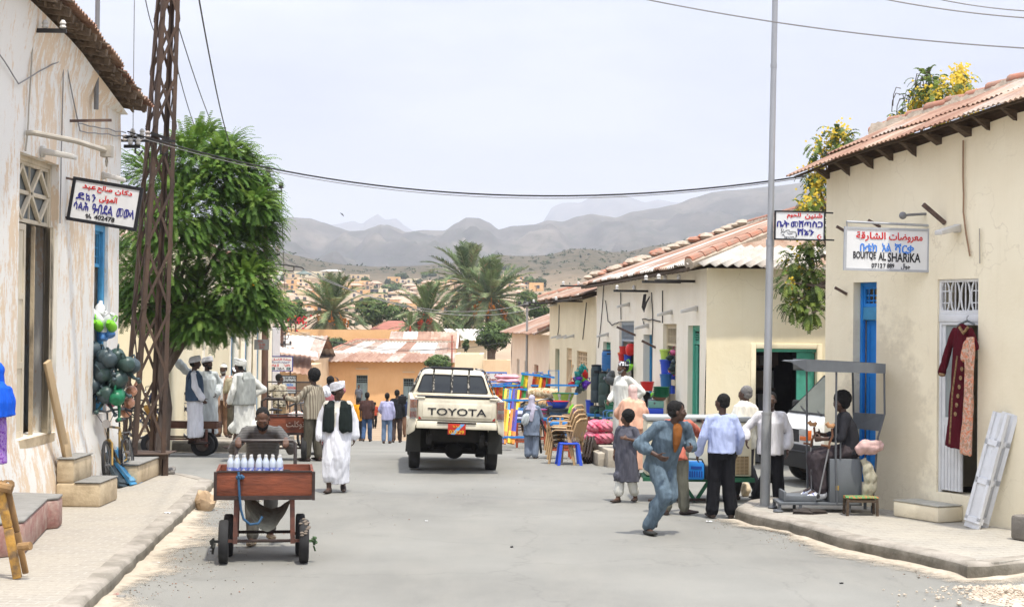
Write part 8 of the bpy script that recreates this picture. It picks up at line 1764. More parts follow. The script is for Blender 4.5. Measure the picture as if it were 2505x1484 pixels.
for i in range(5):basin(['lowest green bowl of the big stack','second green bowl of the big stack','third green bowl of the big stack','fourth green bowl of the big stack','topmost green bowl of the big stack'][i],on(1618,972-i*4.6,Yg),.175,.07,'green',n_='bowl',cat='bowl',group='stack of green bowls')
basin('brown bowl under the stack of green bowls',on(1613,979,Yg),.15,.07,'brown',n_='bowl',cat='bowl');o=thing('plastic_box','pale mint plastic box under the brown bowl','box',on(1604,997,Yg));g=MB();g.bx(-.16,.16,-.12,.12,0,.15);g.build('box',PM['mint'],o,bevel=.015);o=thing('plastic_box','deep blue plastic box under the mint box','box',on(1603,1012,Yg));g=MB();g.bx(-.16,.16,-.12,.12,0,.125);g.build('box',PM['blue'],o,bevel=.015)
zt=on(1608,1013,Yg).z;table('blue table carrying the stack of green bowls',(on(1608,1013,Yg).x,Yg,zg_),.7,.5,zt-zg_,TBL,TRED)
basin('round black lid propped by the green bowls',on(1580,970,34.5),.10,.05,'black',tilt=(R(80),0,R(30)),n_='pot_lid',cat='lid');basin('second round black lid propped below the first',on(1577,992,34.3),.11,.05,'black',tilt=(R(75),0,R(20)),n_='pot_lid',cat='lid');can('lime green bottle lying by the black lids',on(1592,966,34.2),'lime',(R(90),0,R(80)),.7,'plastic_jug',None,False);can('dark grey can lying below the lime bottle',on(1586,985,34.0),'grey',(R(90),0,R(70)),1.0,'plastic_can',None,False)
# ================================================================ people
SKIN={k:M('skin_'+k,c,.5,.18,14,spec=.35)for k,c in(('dark',(.078,.041,.027)),('mid',(.115,.058,.034)),('warm',(.13,.06,.033)))}
HAIRB=M('hair_black',(.012,.011,.010),.9,.4,60,.8,90);HAIRG=M('hair_grey',(.20,.19,.18),.9,.4,60,.8,90);EYEW=M('eye_white',(.13,.105,.09),.3,0);LEATH=M('sandal_leather',(.04,.026,.02),.6,.3,12)
def stripes(name,a,b_,scale,ax='Z',dist=1.0):
    mt,n,l,b=node_mat(name,.9,.1);c=coords(n,l);l.new(ramp(n,l,wave_(n,l,c,scale,dist,ax),[(.35,a),(.6,b_)]),b.inputs['Base Color']);bump_(n,l,b,noise_(n,l,c,9,3),.4);return mt
J0={'pel':(0,0,.94),'wai':(0,0,1.07),'che':(0,.005,1.27),'nek':(0,-.015,1.455),'hea':(0,.012,1.60)}
for s_,x_ in(('R',1),('L',-1)):
    for k_,q_ in(('sh',(.168,-.01,1.385)),('el',(.225,-.03,1.13)),('wr',(.235,.05,.885)),('hi',(.092,0,.92)),('kn',(.10,.02,.50)),('an',(.10,-.02,.085))):J0[k_+s_]=(x_*q_[0],q_[1],q_[2])
def vest_mb(J,g,z1=.93):
    for x in(-1,1):
        g.tube([(x*.095,.03,1.44),(x*.11,.12,1.34),(x*.115,.148,1.15),(x*.12,.155,z1+.05),(x*.14,.15,z1)],[(.055,.035),(.075,.03),(.092,.03),(.09,.03),(.06,.025)],10,ref=(1,0,0));g.tube([(x*.17,0,1.40),(x*.20,0,1.2),(x*.205,0,z1)],[(.05,.07),(.035,.13),(.035,.14)],10,ref=(1,0,0))
    g.tube([(0,-.06,1.45),(0,-.125,1.33),(0,-.14,1.1),(0,-.14,z1)],[(.12,.04),(.18,.04),(.185,.04),(.19,.04)],12,ref=(1,0,0))
def person(label,foot,face,H=1.72,pose=None,skin='dark',wear=(),hair='short',head=None,vox=.0105,shoes=LEATH,beard=None,bend=0,hy=0,hp=0,curl=.5,hands=None,seat=False,group=None):
    """one continuous body in the given pose, with clothes and hair as its parts; +y is forward, +x the person's right"""
    s=H/1.75;o=thing('person',label,'person',foot,R(face),group);J={k:Vector(v)for k,v in J0.items()}
    if bend:
        rb=Matrix.Rotation(-R(bend),3,'X')
        for k in('wai','che','nek','hea','shR','shL','elR','elL','wrR','wrL'):J[k]=J['pel']+rb@(J[k]-J['pel'])
    for k,v in(pose or{}).items():
        if k in J:J[k]=Vector(v)
    hm=Matrix.Rotation(R(hy),3,'Z')@Matrix.Rotation(-R(hp+bend*.4),3,'X');hc_=J['hea'];hv=lambda x,y,z:hc_+hm@Vector((x,y,z))
    ax=(J['shR']-J['shL']).normalized();ctr=(J['shR']+J['shL'])/2;up=(ctr-J['pel']).normalized()
    def put_(g,nm,mt_,vx=None,sm=2,fo=None):
        for q in g.v:q*=s
        return blob(nm,g,mt_,(vx or vox),sm,o,fo)
    g=MB();g.tube([J['pel']-up*.10,J['pel'],J['wai'],J['che'],ctr-up*.02,ctr+up*.045],[(.10,.08),(.15,.11),(.125,.095),(.155,.11),(.13,.08),(.055,.05)],14,ref=ax)
    g.chain([J['nek']-up*.03,hc_+hm@Vector((0,-.015,-.05))],[.055,.05]);g.chain([J['shL'],ctr,J['shR']],[.042,.055,.042])
    sgn={'R':1,'L':-1}
    for k,x in sgn.items():
        g.chain([J['sh'+k],J['el'+k],J['wr'+k]],[.042,.037,.027]);g.chain([J['hi'+k],J['kn'+k],J['an'+k]],[.085,.055,.04])
        f=J['an'+k];fd=(pose or{}).get('ft'+k,(x*.18,1,-.38));fd=Vector(fd).normalized();g.chain([f-fd*.03-Vector((0,0,.03)),f+fd*.14],[.042,.03]);g.tube([f+fd*.12,f+fd*.185],[(.038,.022),(.03,.014)],8)
        d=(J['wr'+k]-J['el'+k]).normalized();nn=Vector((-x,.15,0))
        if hands and k in hands:d,nn=(Vector(q).normalized()for q in hands[k])
        nn=(nn-d*nn.dot(d)).normalized();t=d.cross(nn)*x;w_=J['wr'+k]
        g.tube([w_-d*.02,w_+d*.02,w_+d*.06,w_+d*.092],[(.024,.02),(.034,.018),(.04,.017),(.037,.014)],10,ref=t)
        for i,ln in enumerate((.070,.078,.072,.058)):
            p=w_+d*.085+t*(.030-.02*i);dd_=d.copy();pts=[p]
            for j in range(3):
                dd_=(dd_+nn*(curl if not isinstance(curl,dict)else curl.get(k,.5))).normalized();p=p+dd_*ln*(.45,.32,.23)[j];pts.append(p)
            g.chain(pts,[.0098,.0094,.0088,.008],7)
        p=w_+d*.03+t*.034;p2=p+(d*.6+t*.75+nn*.25).normalized()*.04;g.chain([p,p2,p2+(d*.8+t*.2+nn*.5).normalized()*.034],[.0125,.011,.009],7)
    E=lambda c,r,sg=14:g.ball(hv(*c),r,sg,10,rot=hm)
    E((0,-.012,.035),(.074,.094,.085));E((0,.028,-.035),(.056,.062,.078));E((0,.062,-.088),(.024,.022,.022));E((0,.084,.024),(.05,.016,.013));E((0,.086,-.055),(.025,.013,.012));E((0,.05,-.01),(.062,.045,.05))
    g.chain([hv(0,.09,.015),hv(0,.107,-.02),hv(0,.104,-.03)],[.009,.012,.015],8)
    for x in(-1,1):E((x*.077,-.008,-.008),(.011,.02,.031),8);E((x*.045,.068,-.02),(.02,.02,.018),8);E((x*.014,.092,-.032),(.011,.011,.009),6)
    put_(g,'body',SKIN[skin])
    if vox<.0125:
        for x in(-1,1):g=MB();g.ball(hv(x*.031,.083,.005)*s,.0105*s,10,8);g.ball(hv(x*.031,.0935,.005)*s,.0055*s,8,6,m=1);g.build('eye',[EYEW,HAIRB],o)
    # hair, turbans and caps
    cn=lambda a,f=60:(lambda c:a*noise.noise(c*f))
    if hair in('short','grey','afro','bald'):
        g=MB();r={'short':.012,'grey':.010,'afro':.042,'bald':.004}[hair]
        E2=lambda c,q:g.ball(hv(*c),q,16,12,rot=hm)
        E2((0,-.026-r*.3,.044+r*.5),(.076+r,.086+r,.080+r));E2((0,-.045,.0),(.074+r*.8,.066+r*.7,.065+r*.5))
        put_(g,'hair',HAIRG if hair=='grey' else HAIRB,.009,1,cn(.010 if hair=='afro' else .004,55))
    if beard:
        g=MB();g.ball(hv(0,.062,-.085),(.048,.042,.036),12,8,rot=hm)
        for x in(-1,1):g.chain([hv(x*.058,.02,-.03),hv(x*.045,.055,-.08)],[.016,.02])
        put_(g,'beard',beard,.009,1,cn(.004))
    if head:
        kind,m_=head;g=MB();hseed=len(label)
        if kind=='turban':
            rr_=random.Random(hseed);g.ball(hv(0,-.02,.075),(.085,.098,.065),14,10,rot=hm)
            for k in range(7):
                z=.045+.013*k;ti=rr_.uniform(-.22,.22);a=.094-.0035*k;pts=[hv(a*math.cos(t),-.012+(a+.016)*math.sin(t),z+ti*.09*math.cos(t)+.022*math.sin(t))for t in[6.2832*i/20 for i in range(20)]];g.tube(pts,.019+.004*(k%2),8,closed=True)
            put_(g,'turban',m_,.010,1,fold(.006,30,50,hseed))
        if kind=='wrap':
            for k in range(6):
                ti=(-.5,.4,-.2,.55,.1,-.4)[k];a=.092;pts=[hv(a*math.cos(t),-.014+(a+.018)*math.sin(t),.055+.012*k+ti*.07*math.cos(t)+.022*math.sin(t))for t in[6.2832*i/20 for i in range(20)]];g.tube(pts,.020,8,closed=True)
            g.ball(hv(-.0,-.1,.0),(.045,.03,.05),10,8,rot=hm);g.ball(hv(0,-.02,.07),(.08,.09,.05),10,8,rot=hm);put_(g,'turban',m_,.010,1,fold(.006,28,40,hseed))
        if kind=='cap':g.ball(hv(0,-.018,.07),(.086,.102,.062),14,10,rot=hm);g.tube([hv(.088*math.cos(t),-.018+.104*math.sin(t),.052)for t in[6.2832*i/18 for i in range(18)]],.013,6,closed=True);put_(g,'cap',m_,.010,1)
        if kind=='peak':g.ball(hv(0,-.018,.07),(.086,.102,.062),14,10,rot=hm);g.tube([hv(0,.06,.06),hv(0,.16,.045)],[(.075,.012),(.05,.009)],10,ref=hm@Vector((1,0,0)));put_(g,'cap',m_,.010,1)
        if kind=='veil':
            g.ball(hv(0,-.015,.03),(.093,.112,.115),16,12,rot=hm);g.tube([hv(0,-.02,-.02),hv(0,-.03,-.10),J['nek']-up*.02,ctr-up*.06],[(.09,.10),(.085,.10),(.13,.11),(.20,.14)],14,ref=ax);put_(g,'veil',m_,.011,2,fold(.009,14,4,hseed))
    # clothes
    for kind,m_,*op in wear:
        op=op[0]if op else{};g=MB();L_=op.get('loose',1.0);hz_=op.get('hem',.84);fo=fold(op.get('fold',.013),op.get('fx',12),op.get('fz',2.6),len(label)+len(kind))
        if kind in('shirt','robe','tunic'):
            if kind=='shirt':g.tube([J['pel']-up*(.94-hz_),J['pel'],J['wai'],J['che'],ctr-up*.03,ctr+up*.05],[(.19*L_,.145*L_),(.185*L_,.14*L_),(.175*L_,.132*L_),(.182*L_,.135),(.15,.10),(.068,.066)],18,ref=ax)
            else:
                an=(J['anR']+J['anL'])/2;hmz=Vector((an.x,an.y,hz_));kn=(J['knR']+J['knL'])/2;fl=op.get('flare',.25);mid=kn.lerp(hmz,max(0,min(1,(.5-hz_)/.45))*.5)
                g.tube([hmz,kn.lerp(J['pel'],.15)if hz_<.4 else hmz.lerp(J['pel'],.3),J['pel'],J['wai'],J['che'],ctr-up*.03,ctr+up*.05],[(fl,fl*.72),(fl*.92,fl*.7),(.195*L_,.15*L_),(.18*L_,.14*L_),(.185,.138),(.15,.10),(.066,.064)],20,ref=ax)
                if hz_<.45:
                    for k in 'RL':g.chain([J['hi'+k],J['kn'+k],Vector((J['an'+k].x,J['an'+k].y,max(hz_,.14)+.10))],[.13,.115,.11])
            g.chain([J['shL'],ctr+up*.012,J['shR']],[.060,.072,.060]);sl=op.get('sleeve',1.0);wd_=op.get('wide',.056)
            for k in 'RL':
                a,e,w_=J['sh'+k],J['el'+k],J['wr'+k]
                if sl<=.5:g.chain([a,a.lerp(e,sl*2)],[.074,.072])
                else:g.chain([a,e,e.lerp(w_,(sl-.5)*1.9)],[.066,.5*(.066+wd_),wd_])
        if kind=='trousers':
            g.tube([J['pel']-up*.12,J['pel']-up*.04,J['pel']+up*.09],[(.14,.12),(.172,.137),(.155,.122)],16,ref=ax);b_=op.get('bot',.075)
            for k in 'RL':e=J['an'+k];e2=J['kn'+k].lerp(e,op.get('len',.93));g.chain([J['hi'+k],J['kn'+k],e2],[.094*L_,.086*L_,b_])
        if kind=='vest':
            vest_mb(J,g,op.get('hem',.93))
        if kind=='shawl':
            g.tube([ctr+up*.10+ax*.02,ctr+up*.03,ctr-up*.12,J['che']-up*.12,J['pel']+up*op.get('low',.1)],[(.10,.10),(.23*L_,.145*L_),(.265*L_,.18*L_),(.27*L_,.19*L_),(.275*L_,.19*L_)],18,ref=ax)
        for q in g.v:q*=s
        blob(op.get('name',kind),g,m_,op.get('vox',.0125 if vox<.0125 else .016),2,o,fo)
    if shoes:
        for k,x in sgn.items():
            f=J['an'+k];fd=Vector((pose or{}).get('ft'+k,(x*.18,1,-.38))).normalized();dn=Vector((fd.x,fd.y,fd.z+.38)).normalized()if not seat else fd;g=MB();b0_=f-Vector((0,0,.055))if abs(fd.z+.36)<.15 else f-Vector((0,0,.045));g.tube([b0_-dn*.075,b0_-dn*.04,b0_+dn*.06,b0_+dn*.15,b0_+dn*.215],[(a_*(1.4 if seat else 1),c_*(2 if seat else 1))for a_,c_ in((.03,.022),(.043,.034),(.047,.036),(.046,.027),(.03,.015))],10,ref=dn.cross(Vector((0,0,1))))
            for q in g.v:q*=s
            g.build('shoe',shoes,o)
    return o
WHT=cloth('robe_white',(.74,.74,.77),.9,.5,.06);GRW=cloth('robe_grey_white',(.55,.58,.56),.9,.5,.1);OFFW=cloth('off_white',(.66,.65,.58),.9,.5,.1);BLKC=cloth('black_cloth',(.014,.014,.016));LBL=cloth('light_blue_shirt',(.42,.48,.70),.85,.4,.06);NAV=cloth('vest_blue',(.055,.085,.13));BLKV=cloth('vest_black',(.016,.022,.020))
OLV=cloth('olive_trousers',(.095,.085,.062));KHK=cloth('khaki_trousers',(.30,.21,.115));BRN=cloth('brown_cloth',(.23,.14,.095));JEAN=cloth('jeans',(.06,.11,.22));
CART=stripes('striped_grey_shirt',(.085,.08,.075),(.16,.155,.145),17,'Z');STRT=stripes('tan_striped_shirt',(.36,.32,.24),(.20,.165,.12),7,'X',.6)
# man pushing the water cart
q=G(640,1332);person('bearded man in a grey striped shirt bending forward to push the red water cart',(P(640,1300,19.45).x,19.45,0),188,1.78,{'pel':(0,-.08,.90),'wai':(0,.02,1.04),'che':(0,.17,1.20),'nek':(0,.36,1.34),'hea':(0,.46,1.46),'shR':(.18,.30,1.31),'shL':(-.18,.30,1.31),'elR':(.33,.36,1.10),'elL':(-.33,.36,1.10),'wrR':(.265,.545,1.235),'wrL':(-.265,.545,1.235),'hiR':(.09,-.08,.88),'hiL':(-.09,-.08,.88),'knR':(.11,.2,.5),'anR':(.10,.30,.085),'knL':(-.10,.05,.48),'anL':(-.10,-.15,.10)},'mid',
       [('trousers',cloth('grey_trousers',(.12,.115,.10))),('shirt',CART,{'sleeve':.82,'loose':1.08,'wide':.06})],'bald',None,.0095,M('tan_shoe',(.28,.21,.13),.8),HAIRB,hp=32,curl=.85,hands={'R':((0,.75,-.2),(0,-.3,-1)),'L':((0,.75,-.2),(0,-.3,-1))})
# man in white walking towards us
person('man in white robe, black vest and white turban walking up the street',G(824,1204),180,1.70,{'anR':(.115,.10,.085),'knR':(.115,.10,.5),'anL':(-.085,-.13,.13),'knL':(-.09,.03,.5),'ftL':(-.15,1,-.75),'elR':(.27,-.05,1.12),'wrR':(.265,.03,.87),'elL':(-.26,-.07,1.13),'wrL':(-.26,-.06,.88)},'dark',
       [('robe',WHT,{'hem':.16,'flare':.205,'wide':.088,'loose':1.06,'fold':.018}),('vest',BLKV,{'hem':.96,'fold':.005}),('tunic',M('undershirt',(.62,.58,.48),.9),{'name':'undershirt','sleeve':.05,'hem':1.0,'flare':.16,'fold':0})],'short',('wrap',WHT),.0095,LEATH,hy=62,curl=.45)
# the man with the sack behind him
q=S(806,1110);person('person in red seen behind the walking man, carrying a tied white sack',q,10,1.66,{'elR':(.3,.12,1.4),'wrR':(.2,.1,1.6),'anR':(.1,.1,.085),'anL':(-.1,-.1,.1)},'dark',[('trousers',cloth('red_cloth',(.32,.05,.06))),('shirt',cloth('pink_red_shirt',(.45,.16,.17)),{'sleeve':.6})],'short',None,.012)
g=MB();g.ball((0,0,0),(.155,.14,.17),14,10);g.chain([(0,0,.12),(.04,0,.2),(.07,0,.25)],[.07,.03,.045]);g.chain([(.05,0,.1),(.16,0,.13)],[.06,.05]);p=P(800,962,q.y);sk=blob('sack',g,WHT,.013,2,None,fold(.02,13,9));sk.location=p;tag(sk,'white cloth sack knotted at the top, carried behind the turbaned man','sack')
# man in the striped shirt at the red cart
person('man in a tan striped shirt holding the rail of the red cart',S(764,1127),52,1.73,{'elL':(-.30,.12,1.16),'wrL':(-.33,.36,1.20),'elR':(.23,-.04,1.13),'wrR':(.24,.03,.9),'anR':(.12,-.05,.085),'anL':(-.1,.05,.085)},'dark',[('trousers',OLV,{'loose':1.1,'bot':.085}),('shirt',STRT,{'hem':.80,'loose':1.12})],'afro',None,.0105,LEATH,curl=.8)
mt,n,l,b=node_mat('blotched_shirt',.9,.1);l.new(ramp(n,l,noise_(n,l,coords(n,l,(1,1,2.2)),6,4,.65),[(.44,(.045,.04,.03)),(.5,(.42,.38,.29)),(.62,(.46,.42,.33)),(.68,(.25,.2,.14))]),b.inputs['Base Color']);BLOT=mt
person('man in a blotched beige shirt standing above the red cart by the signs',(P(683,1000,44).x,44,gz(44)+.22),-25,1.70,{'elL':(-.36,-.14,1.16),'wrL':(-.2,.06,1.02)},'dark',[('trousers',KHK),('shirt',BLOT,{'sleeve':.48,'hem':.82,'loose':1.12})],'short',None,.012,hy=-45)
# group under the tree
zf_=gz(35)+.24
def fp(u,v):q=S(u,v,.24);return q
person('man in a blue grey vest and white turban with the robed men by the tree',fp(474,1086),-82,1.75,{'elL':(-.25,.0,1.13),'wrL':(-.24,.10,.90),'elR':(.22,.02,1.13),'wrR':(.2,.16,.92),'anR':(.1,.10,.085),'anL':(-.1,-.05,.085)},'dark',[('robe',WHT,{'hem':.14,'flare':.225,'wide':.08,'loose':1.06,'fold':.018}),('vest',NAV,{'hem':.86,'fold':.006})],'short',('turban',WHT),.0105,curl=.6)
person('man in a pale grey robe and turban resting an arm on the mast',fp(505,1080),-150,1.78,{'elR':(.42,-.08,1.44),'wrR':(.60,-.04,1.62),'elL':(-.3,-.1,1.16),'wrL':(-.17,.06,.98)},'dark',[('robe',GRW,{'hem':.17,'flare':.25,'wide':.10,'loose':1.12,'fold':.018})],'short',('turban',cloth('turban_grey',(.6,.6,.62))),.0105,beard=HAIRB,hy=38)
q=(P(545,1035,39.8).x,39.8,gz(39.8)+.24);dub=person('bearded man in a white lettered shirt, open beige jacket and white cap',q,178,1.80,{'elL':(-.36,.06,1.22),'wrL':(-.5,.25,1.28)},'dark',[('trousers',BRN,{'loose':1.15,'bot':.09}),('shirt',cloth('white_tee',(.66,.66,.66)),{'sleeve':.3,'hem':.86}),('vest',cloth('beige_jacket',(.42,.27,.19)),{'hem':.72,'name':'jacket'}),('shawl',cloth('beige_jacket',(.42,.27,.19)),{'name':'jacket_back'})][:3],'short',('cap',OFFW),.0115,beard=HAIRG)
g=MB();zc_=1.80/1.75
for x in 'RL':
    a,e,w_=[Vector(v)for v in(J0['sh'+x],(.225,-.03,1.13)if x=='R' else(-.36,.06,1.22),(.235,.05,.885)if x=='R' else(-.5,.25,1.28))];g=MB();g.chain([a*zc_,e*zc_,e.lerp(w_,.9)*zc_],[.08,.07,.06]);blob('sleeve',g,cloth('beige_jacket',(.42,.27,.19)),.0125,2,dub,fold(.01,12,5))
letters('DUBAI',SRED,0,1.30,.24,.062,dub,y=-.175,bold=.03);dub.children[-1].rotation_euler=(0,0,math.pi)
person('man in a white peaked cap and khaki shirt behind the grey vested man',(P(574,1035,38.6).x,38.6,gz(38.6)+.24),195,1.70,None,'dark',[('trousers',OLV),('shirt',cloth('khaki_shirt',(.36,.33,.23)),{'sleeve':.5})],'short',('peak',WHT),.012,hp=12)
person('bald man in an olive shirt standing at the back of the group by the tree',(P(594,1035,40.6).x,40.6,gz(40.6)+.24),150,1.68,None,'warm',[('trousers',BRN),('shirt',cloth('olive_shirt',(.24,.22,.14)),{'sleeve':.5})],'bald',None,.012)
person('man in a grey sleeveless vest and white turban, hand on hip, seen from behind',fp(595,1098),62,1.72,{'pel':(0,0,.92),'nek':(0,.06,1.43),'hea':(0,.11,1.56),'che':(0,.04,1.25),'shR':(.17,.03,1.38),'shL':(-.17,.05,1.38),'elR':(.38,-.16,1.12),'wrR':(.22,.02,.98),'elL':(-.24,.06,1.12),'wrL':(-.22,.16,.90),'anR':(.14,-.22,.085),'anL':(-.12,.14,.085),'knR':(.13,-.06,.5)},'dark',
       [('robe',OFFW,{'hem':.30,'flare':.22,'wide':.075,'fold':.018}),('vest',cloth('grey_vest',(.33,.34,.31)),{'hem':.84,'fold':.012})],'short',('wrap',OFFW),.0105)
# figures down the street
FARG='people walking away down the street'
for(u,v,h,sh,tr,lab,ps,sk_)in((875,1078,1.58,(.75,.32,.02),(.02,.02,.025),'boy in an orange shirt with his arm on the brown shirted man',{'elR':(.36,.0,1.36),'wrR':(.52,.05,1.32)},'warm'),(897,1080,1.70,(.075,.04,.035),(.06,.11,.22),'man in a brown shirt and blue jeans walking away',{'anR':(.1,.15,.085),'anL':(-.1,-.2,.12)},'mid'),(946,1084,1.58,(.42,.42,.62),(.16,.23,.35),'youth in a lilac shirt and pale jeans beside the man in black',{'elL':(-.27,.02,1.15),'wrL':(-.2,.22,1.02)},'mid'),(970,1082,1.75,(.018,.019,.022),(.07,.05,.045),'man in a black shirt walking away beside the pickup',{'anR':(.1,.12,.085),'anL':(-.1,-.12,.1)},'mid')):
    person(lab,S(u,v),0 if u!=875 else-8,h,ps,sk_,[('trousers',cloth('t%d'%u,tr)),('shirt',cloth('s%d'%u,sh),{'sleeve':.45 if u<900 else 1,'hem':.80,'loose':1.08})],'short',None,.014,group=FARG)
person('child in a red shirt far down the street',S(916,1047),20,1.2,{'anR':(.1,.12,.085),'anL':(-.1,-.12,.1)},'mid',[('trousers',BLKC),('shirt',cloth('rust_red',(.36,.06,.03)),{'sleeve':.5})],'short',None,.016,group=FARG)
person('figure in grey by the pale blue door of the orange building',S(877,1003),170,1.6,None,'mid',[('trousers',BLKC),('shirt',cloth('dull_grey',(.12,.13,.15)),{'sleeve':.5})],'short',None,.018,group=FARG)
person('man in dark blue walking beyond the man in black',S(983,1068),0,1.7,{'anR':(.1,.12,.085),'anL':(-.1,-.12,.1)},'mid',[('trousers',BRN),('shirt',cloth('navy_shirt',(.03,.05,.12)))],'short',None,.016,group=FARG)
# schoolgirl
q=S(1300,1121);GRB=cloth('school_blue_grey',(.19,.23,.30));LIL=cloth('lilac_scarf',(.46,.43,.52));girl=person('girl in a blue grey tunic and lilac headscarf with a white backpack',q,-12,1.30,{'elR':(.26,.08,1.12),'wrR':(.14,.22,1.1),'elL':(-.24,.06,1.12),'wrL':(-.14,.2,1.1)},'mid',[('trousers',GRB,{'loose':1.25,'bot':.10}),('tunic',GRB,{'hem':.62,'flare':.23,'loose':1.2})],None,('veil',LIL),.011,hy=-20)
g=MB();g.ball((0,0,0),(.085,.06,.135),14,10);o=blob('backpack',g,cloth('pale_backpack',(.50,.54,.55)),.012,2,None,fold(.015,12,6));o.location=(q.x-.13,q.y-.13,q.z+.80);o.rotation_euler=(.0,.25,0);tag(o,'pale quilted backpack on the girl in the headscarf','backpack');g=MB();g.tube([(q.x+.03,q.y-.115,q.z+1.02),(q.x+.0,q.y-.14,q.z+.9),(q.x-.02,q.y-.14,q.z+.76)],[(.05,.02),(.05,.02),(.04,.02)],9);o=blob('scarf_end',g,LIL,.011,1,girl,fold(.008,15,6));o.matrix_parent_inverse=Matrix.Translation(-Vector((q.x,q.y,q.z)));o.parent=girl;o.matrix_parent_inverse=(Matrix.Translation(q)@Matrix.Rotation(R(-12),4,'Z')).inverted()
# old man, veiled woman, boy
BWH=M('black_white_cloth',(.55,.55,.55),.9,.1,28,.3,20,col2=(.02,.02,.02),thr=(.47,.52))
person('old man in a long white robe and black and white headcloth, hand on hip',S(1523,1106,.25),128,1.72,{'elR':(.24,.0,1.13),'wrR':(.2,.17,.98),'elL':(-.36,-.18,1.15),'wrL':(-.2,-.06,1.0)},'mid',[('robe',OFFW,{'hem':.12,'flare':.20,'wide':.062,'fold':.015})],'short',('cap',BWH),.0105,beard=HAIRG,hy=-18)
person('woman in a peach shawl and pale pink headscarf seen from behind',(P(1546,1150,28.5).x,28.5,0),12,1.60,{'elR':(.3,.08,1.18),'wrR':(.2,.2,1.1),'elL':(-.3,.08,1.18),'wrL':(-.2,.2,1.1)},'mid',[('robe',cloth('peach_dress',(.62,.36,.25)),{'hem':.12,'flare':.22}),('shawl',cloth('peach_shawl',(.80,.45,.31),.9,.5,.06),{'low':-.05,'fold':.02})],None,('veil',cloth('pink_scarf',(.66,.45,.40))),.0115)
GRYT=cloth('grey_tunic',(.10,.10,.12));person('boy in a dark grey tunic and white trousers looking over his shoulder',S(1531,1228),150,1.36,{'elR':(.25,-.05,1.12),'wrR':(.25,.0,.90),'elL':(-.30,.0,1.15),'wrL':(-.12,.19,1.22),'anR':(.12,.10,.085),'anL':(-.12,-.16,.10),'knL':(-.11,.0,.5)},'mid',[('trousers',OFFW,{'loose':1.15,'bot':.095,'len':.75}),('tunic',GRYT,{'hem':.40,'flare':.26,'sleeve':.72,'loose':1.1,'fold':.018})],'afro',None,.0105,hy=-62)
# running man in overalls
OVR=cloth('overall_blue_grey',(.12,.165,.20),.9,.6,.3);q=S(1592,1300);run=person('man in blue grey overalls over an orange shirt running across the street',(P(1622,1200,20.55).x,20.55,0),212,1.80,{'pel':(.02,-.02,.88),'wai':(.02,.05,1.0),'che':(.01,.13,1.19),'nek':(-.01,.19,1.36),'hea':(-.02,.24,1.50),'shR':(.18,.11,1.33),'shL':(-.19,.22,1.32),'elR':(.36,-.03,1.10),'wrR':(.24,.19,.98),'elL':(-.29,.17,1.09),'wrL':(-.13,.37,1.07),'hiR':(.11,-.02,.86),'hiL':(-.07,-.0,.86),'knR':(.09,.16,.50),'anR':(.19,-.05,.085),'knL':(-.04,.08,.47),'anL':(-.08,-.30,.30),'ftL':(.1,.25,-1)},'dark',
     [('trousers',OVR,{'loose':1.2,'bot':.085,'fold':.018,'fz':3.4,'name':'overall_legs'}),('shirt',OVR,{'hem':.82,'loose':1.12,'sleeve':.74,'wide':.082,'fold':.018,'fz':3,'name':'overall_top'})],'short',None,.0095,M('dark_sandal',(.03,.03,.026),.7),M('stubble',(.012,.011,.010)),hy=58,curl=.9)
run.children[0].name
g=MB();g.tube([(-.02,.25,1.40),(-.01,.275,1.34),(.0,.285,1.25),(.01,.275,1.14),(.012,.245,1.04)],[(.05,.03),(.075,.035),(.07,.035),(.05,.03),(.015,.02)],10,ref=(1,0,0));blob('shirt_front',g,cloth('orange_brown_shirt',(.24,.09,.025)),.0125,1,run,fold(.005,10,4));bpy.data.objects.remove([c for c in run.children if c.name.startswith('beard')][0]);g=MB();hq=Vector((-.02,.24,1.50))*(1.80/1.75);hm_=Matrix.Rotation(R(58),3,'Z');g.chain([hq+hm_@Vector((-.024,.096,-.04)),hq+hm_@Vector((.024,.096,-.04))],[.006,.006],6);g.build('moustache',HAIRB,run)
# men at the freezer
person('man in a salmon shirt and olive trousers holding the freezer lid, partly hidden',S(1652,1258),-14,1.62,{'elR':(.30,.50,1.16),'wrR':(.30,.80,1.30),'anR':(.13,.05,.085),'anL':(-.13,-.05,.085),'ftR':(1,.4,-.38)},'dark',[('trousers',cloth('grey_olive',(.15,.145,.11)),{'loose':1.12,'bot':.09}),('shirt',cloth('salmon_shirt',(.50,.15,.10)),{'sleeve':.45,'hem':.80})],'short',None,.0105,curl=.6,bend=24)
person('man in a pale blue shirt and black trousers seen from behind at the freezer',S(1764,1266),4,1.71,{'elL':(-.27,-.02,1.13),'wrL':(-.31,.10,.89),'elR':(.27,-.02,1.13),'wrR':(.25,.12,.92),'anR':(.14,-.0,.085),'anL':(-.13,.0,.085)},'dark',[('trousers',BLKC,{'loose':1.14,'bot':.098}),('shirt',LBL,{'hem':.91,'loose':1.1,'fold':.015,'fz':4,'wide':.064})],'short',None,.0095,hy=42)
person('grey haired man with a white shawl over his shoulder beside the freezer',(P(1822,1200,24.75).x,24.75,0),42,1.74,{'elL':(-.24,.1,1.15),'wrL':(-.2,.32,1.22),'anR':(.1,-.2,.085),'anL':(-.1,.1,.085)},'dark',[('trousers',cloth('dark_grey_trousers',(.05,.05,.055))),('shirt',OFFW,{'hem':.78}),('shawl',cloth('cream_shawl',(.72,.68,.58)),{'low':.3})],'grey',None,.0105,hy=12)
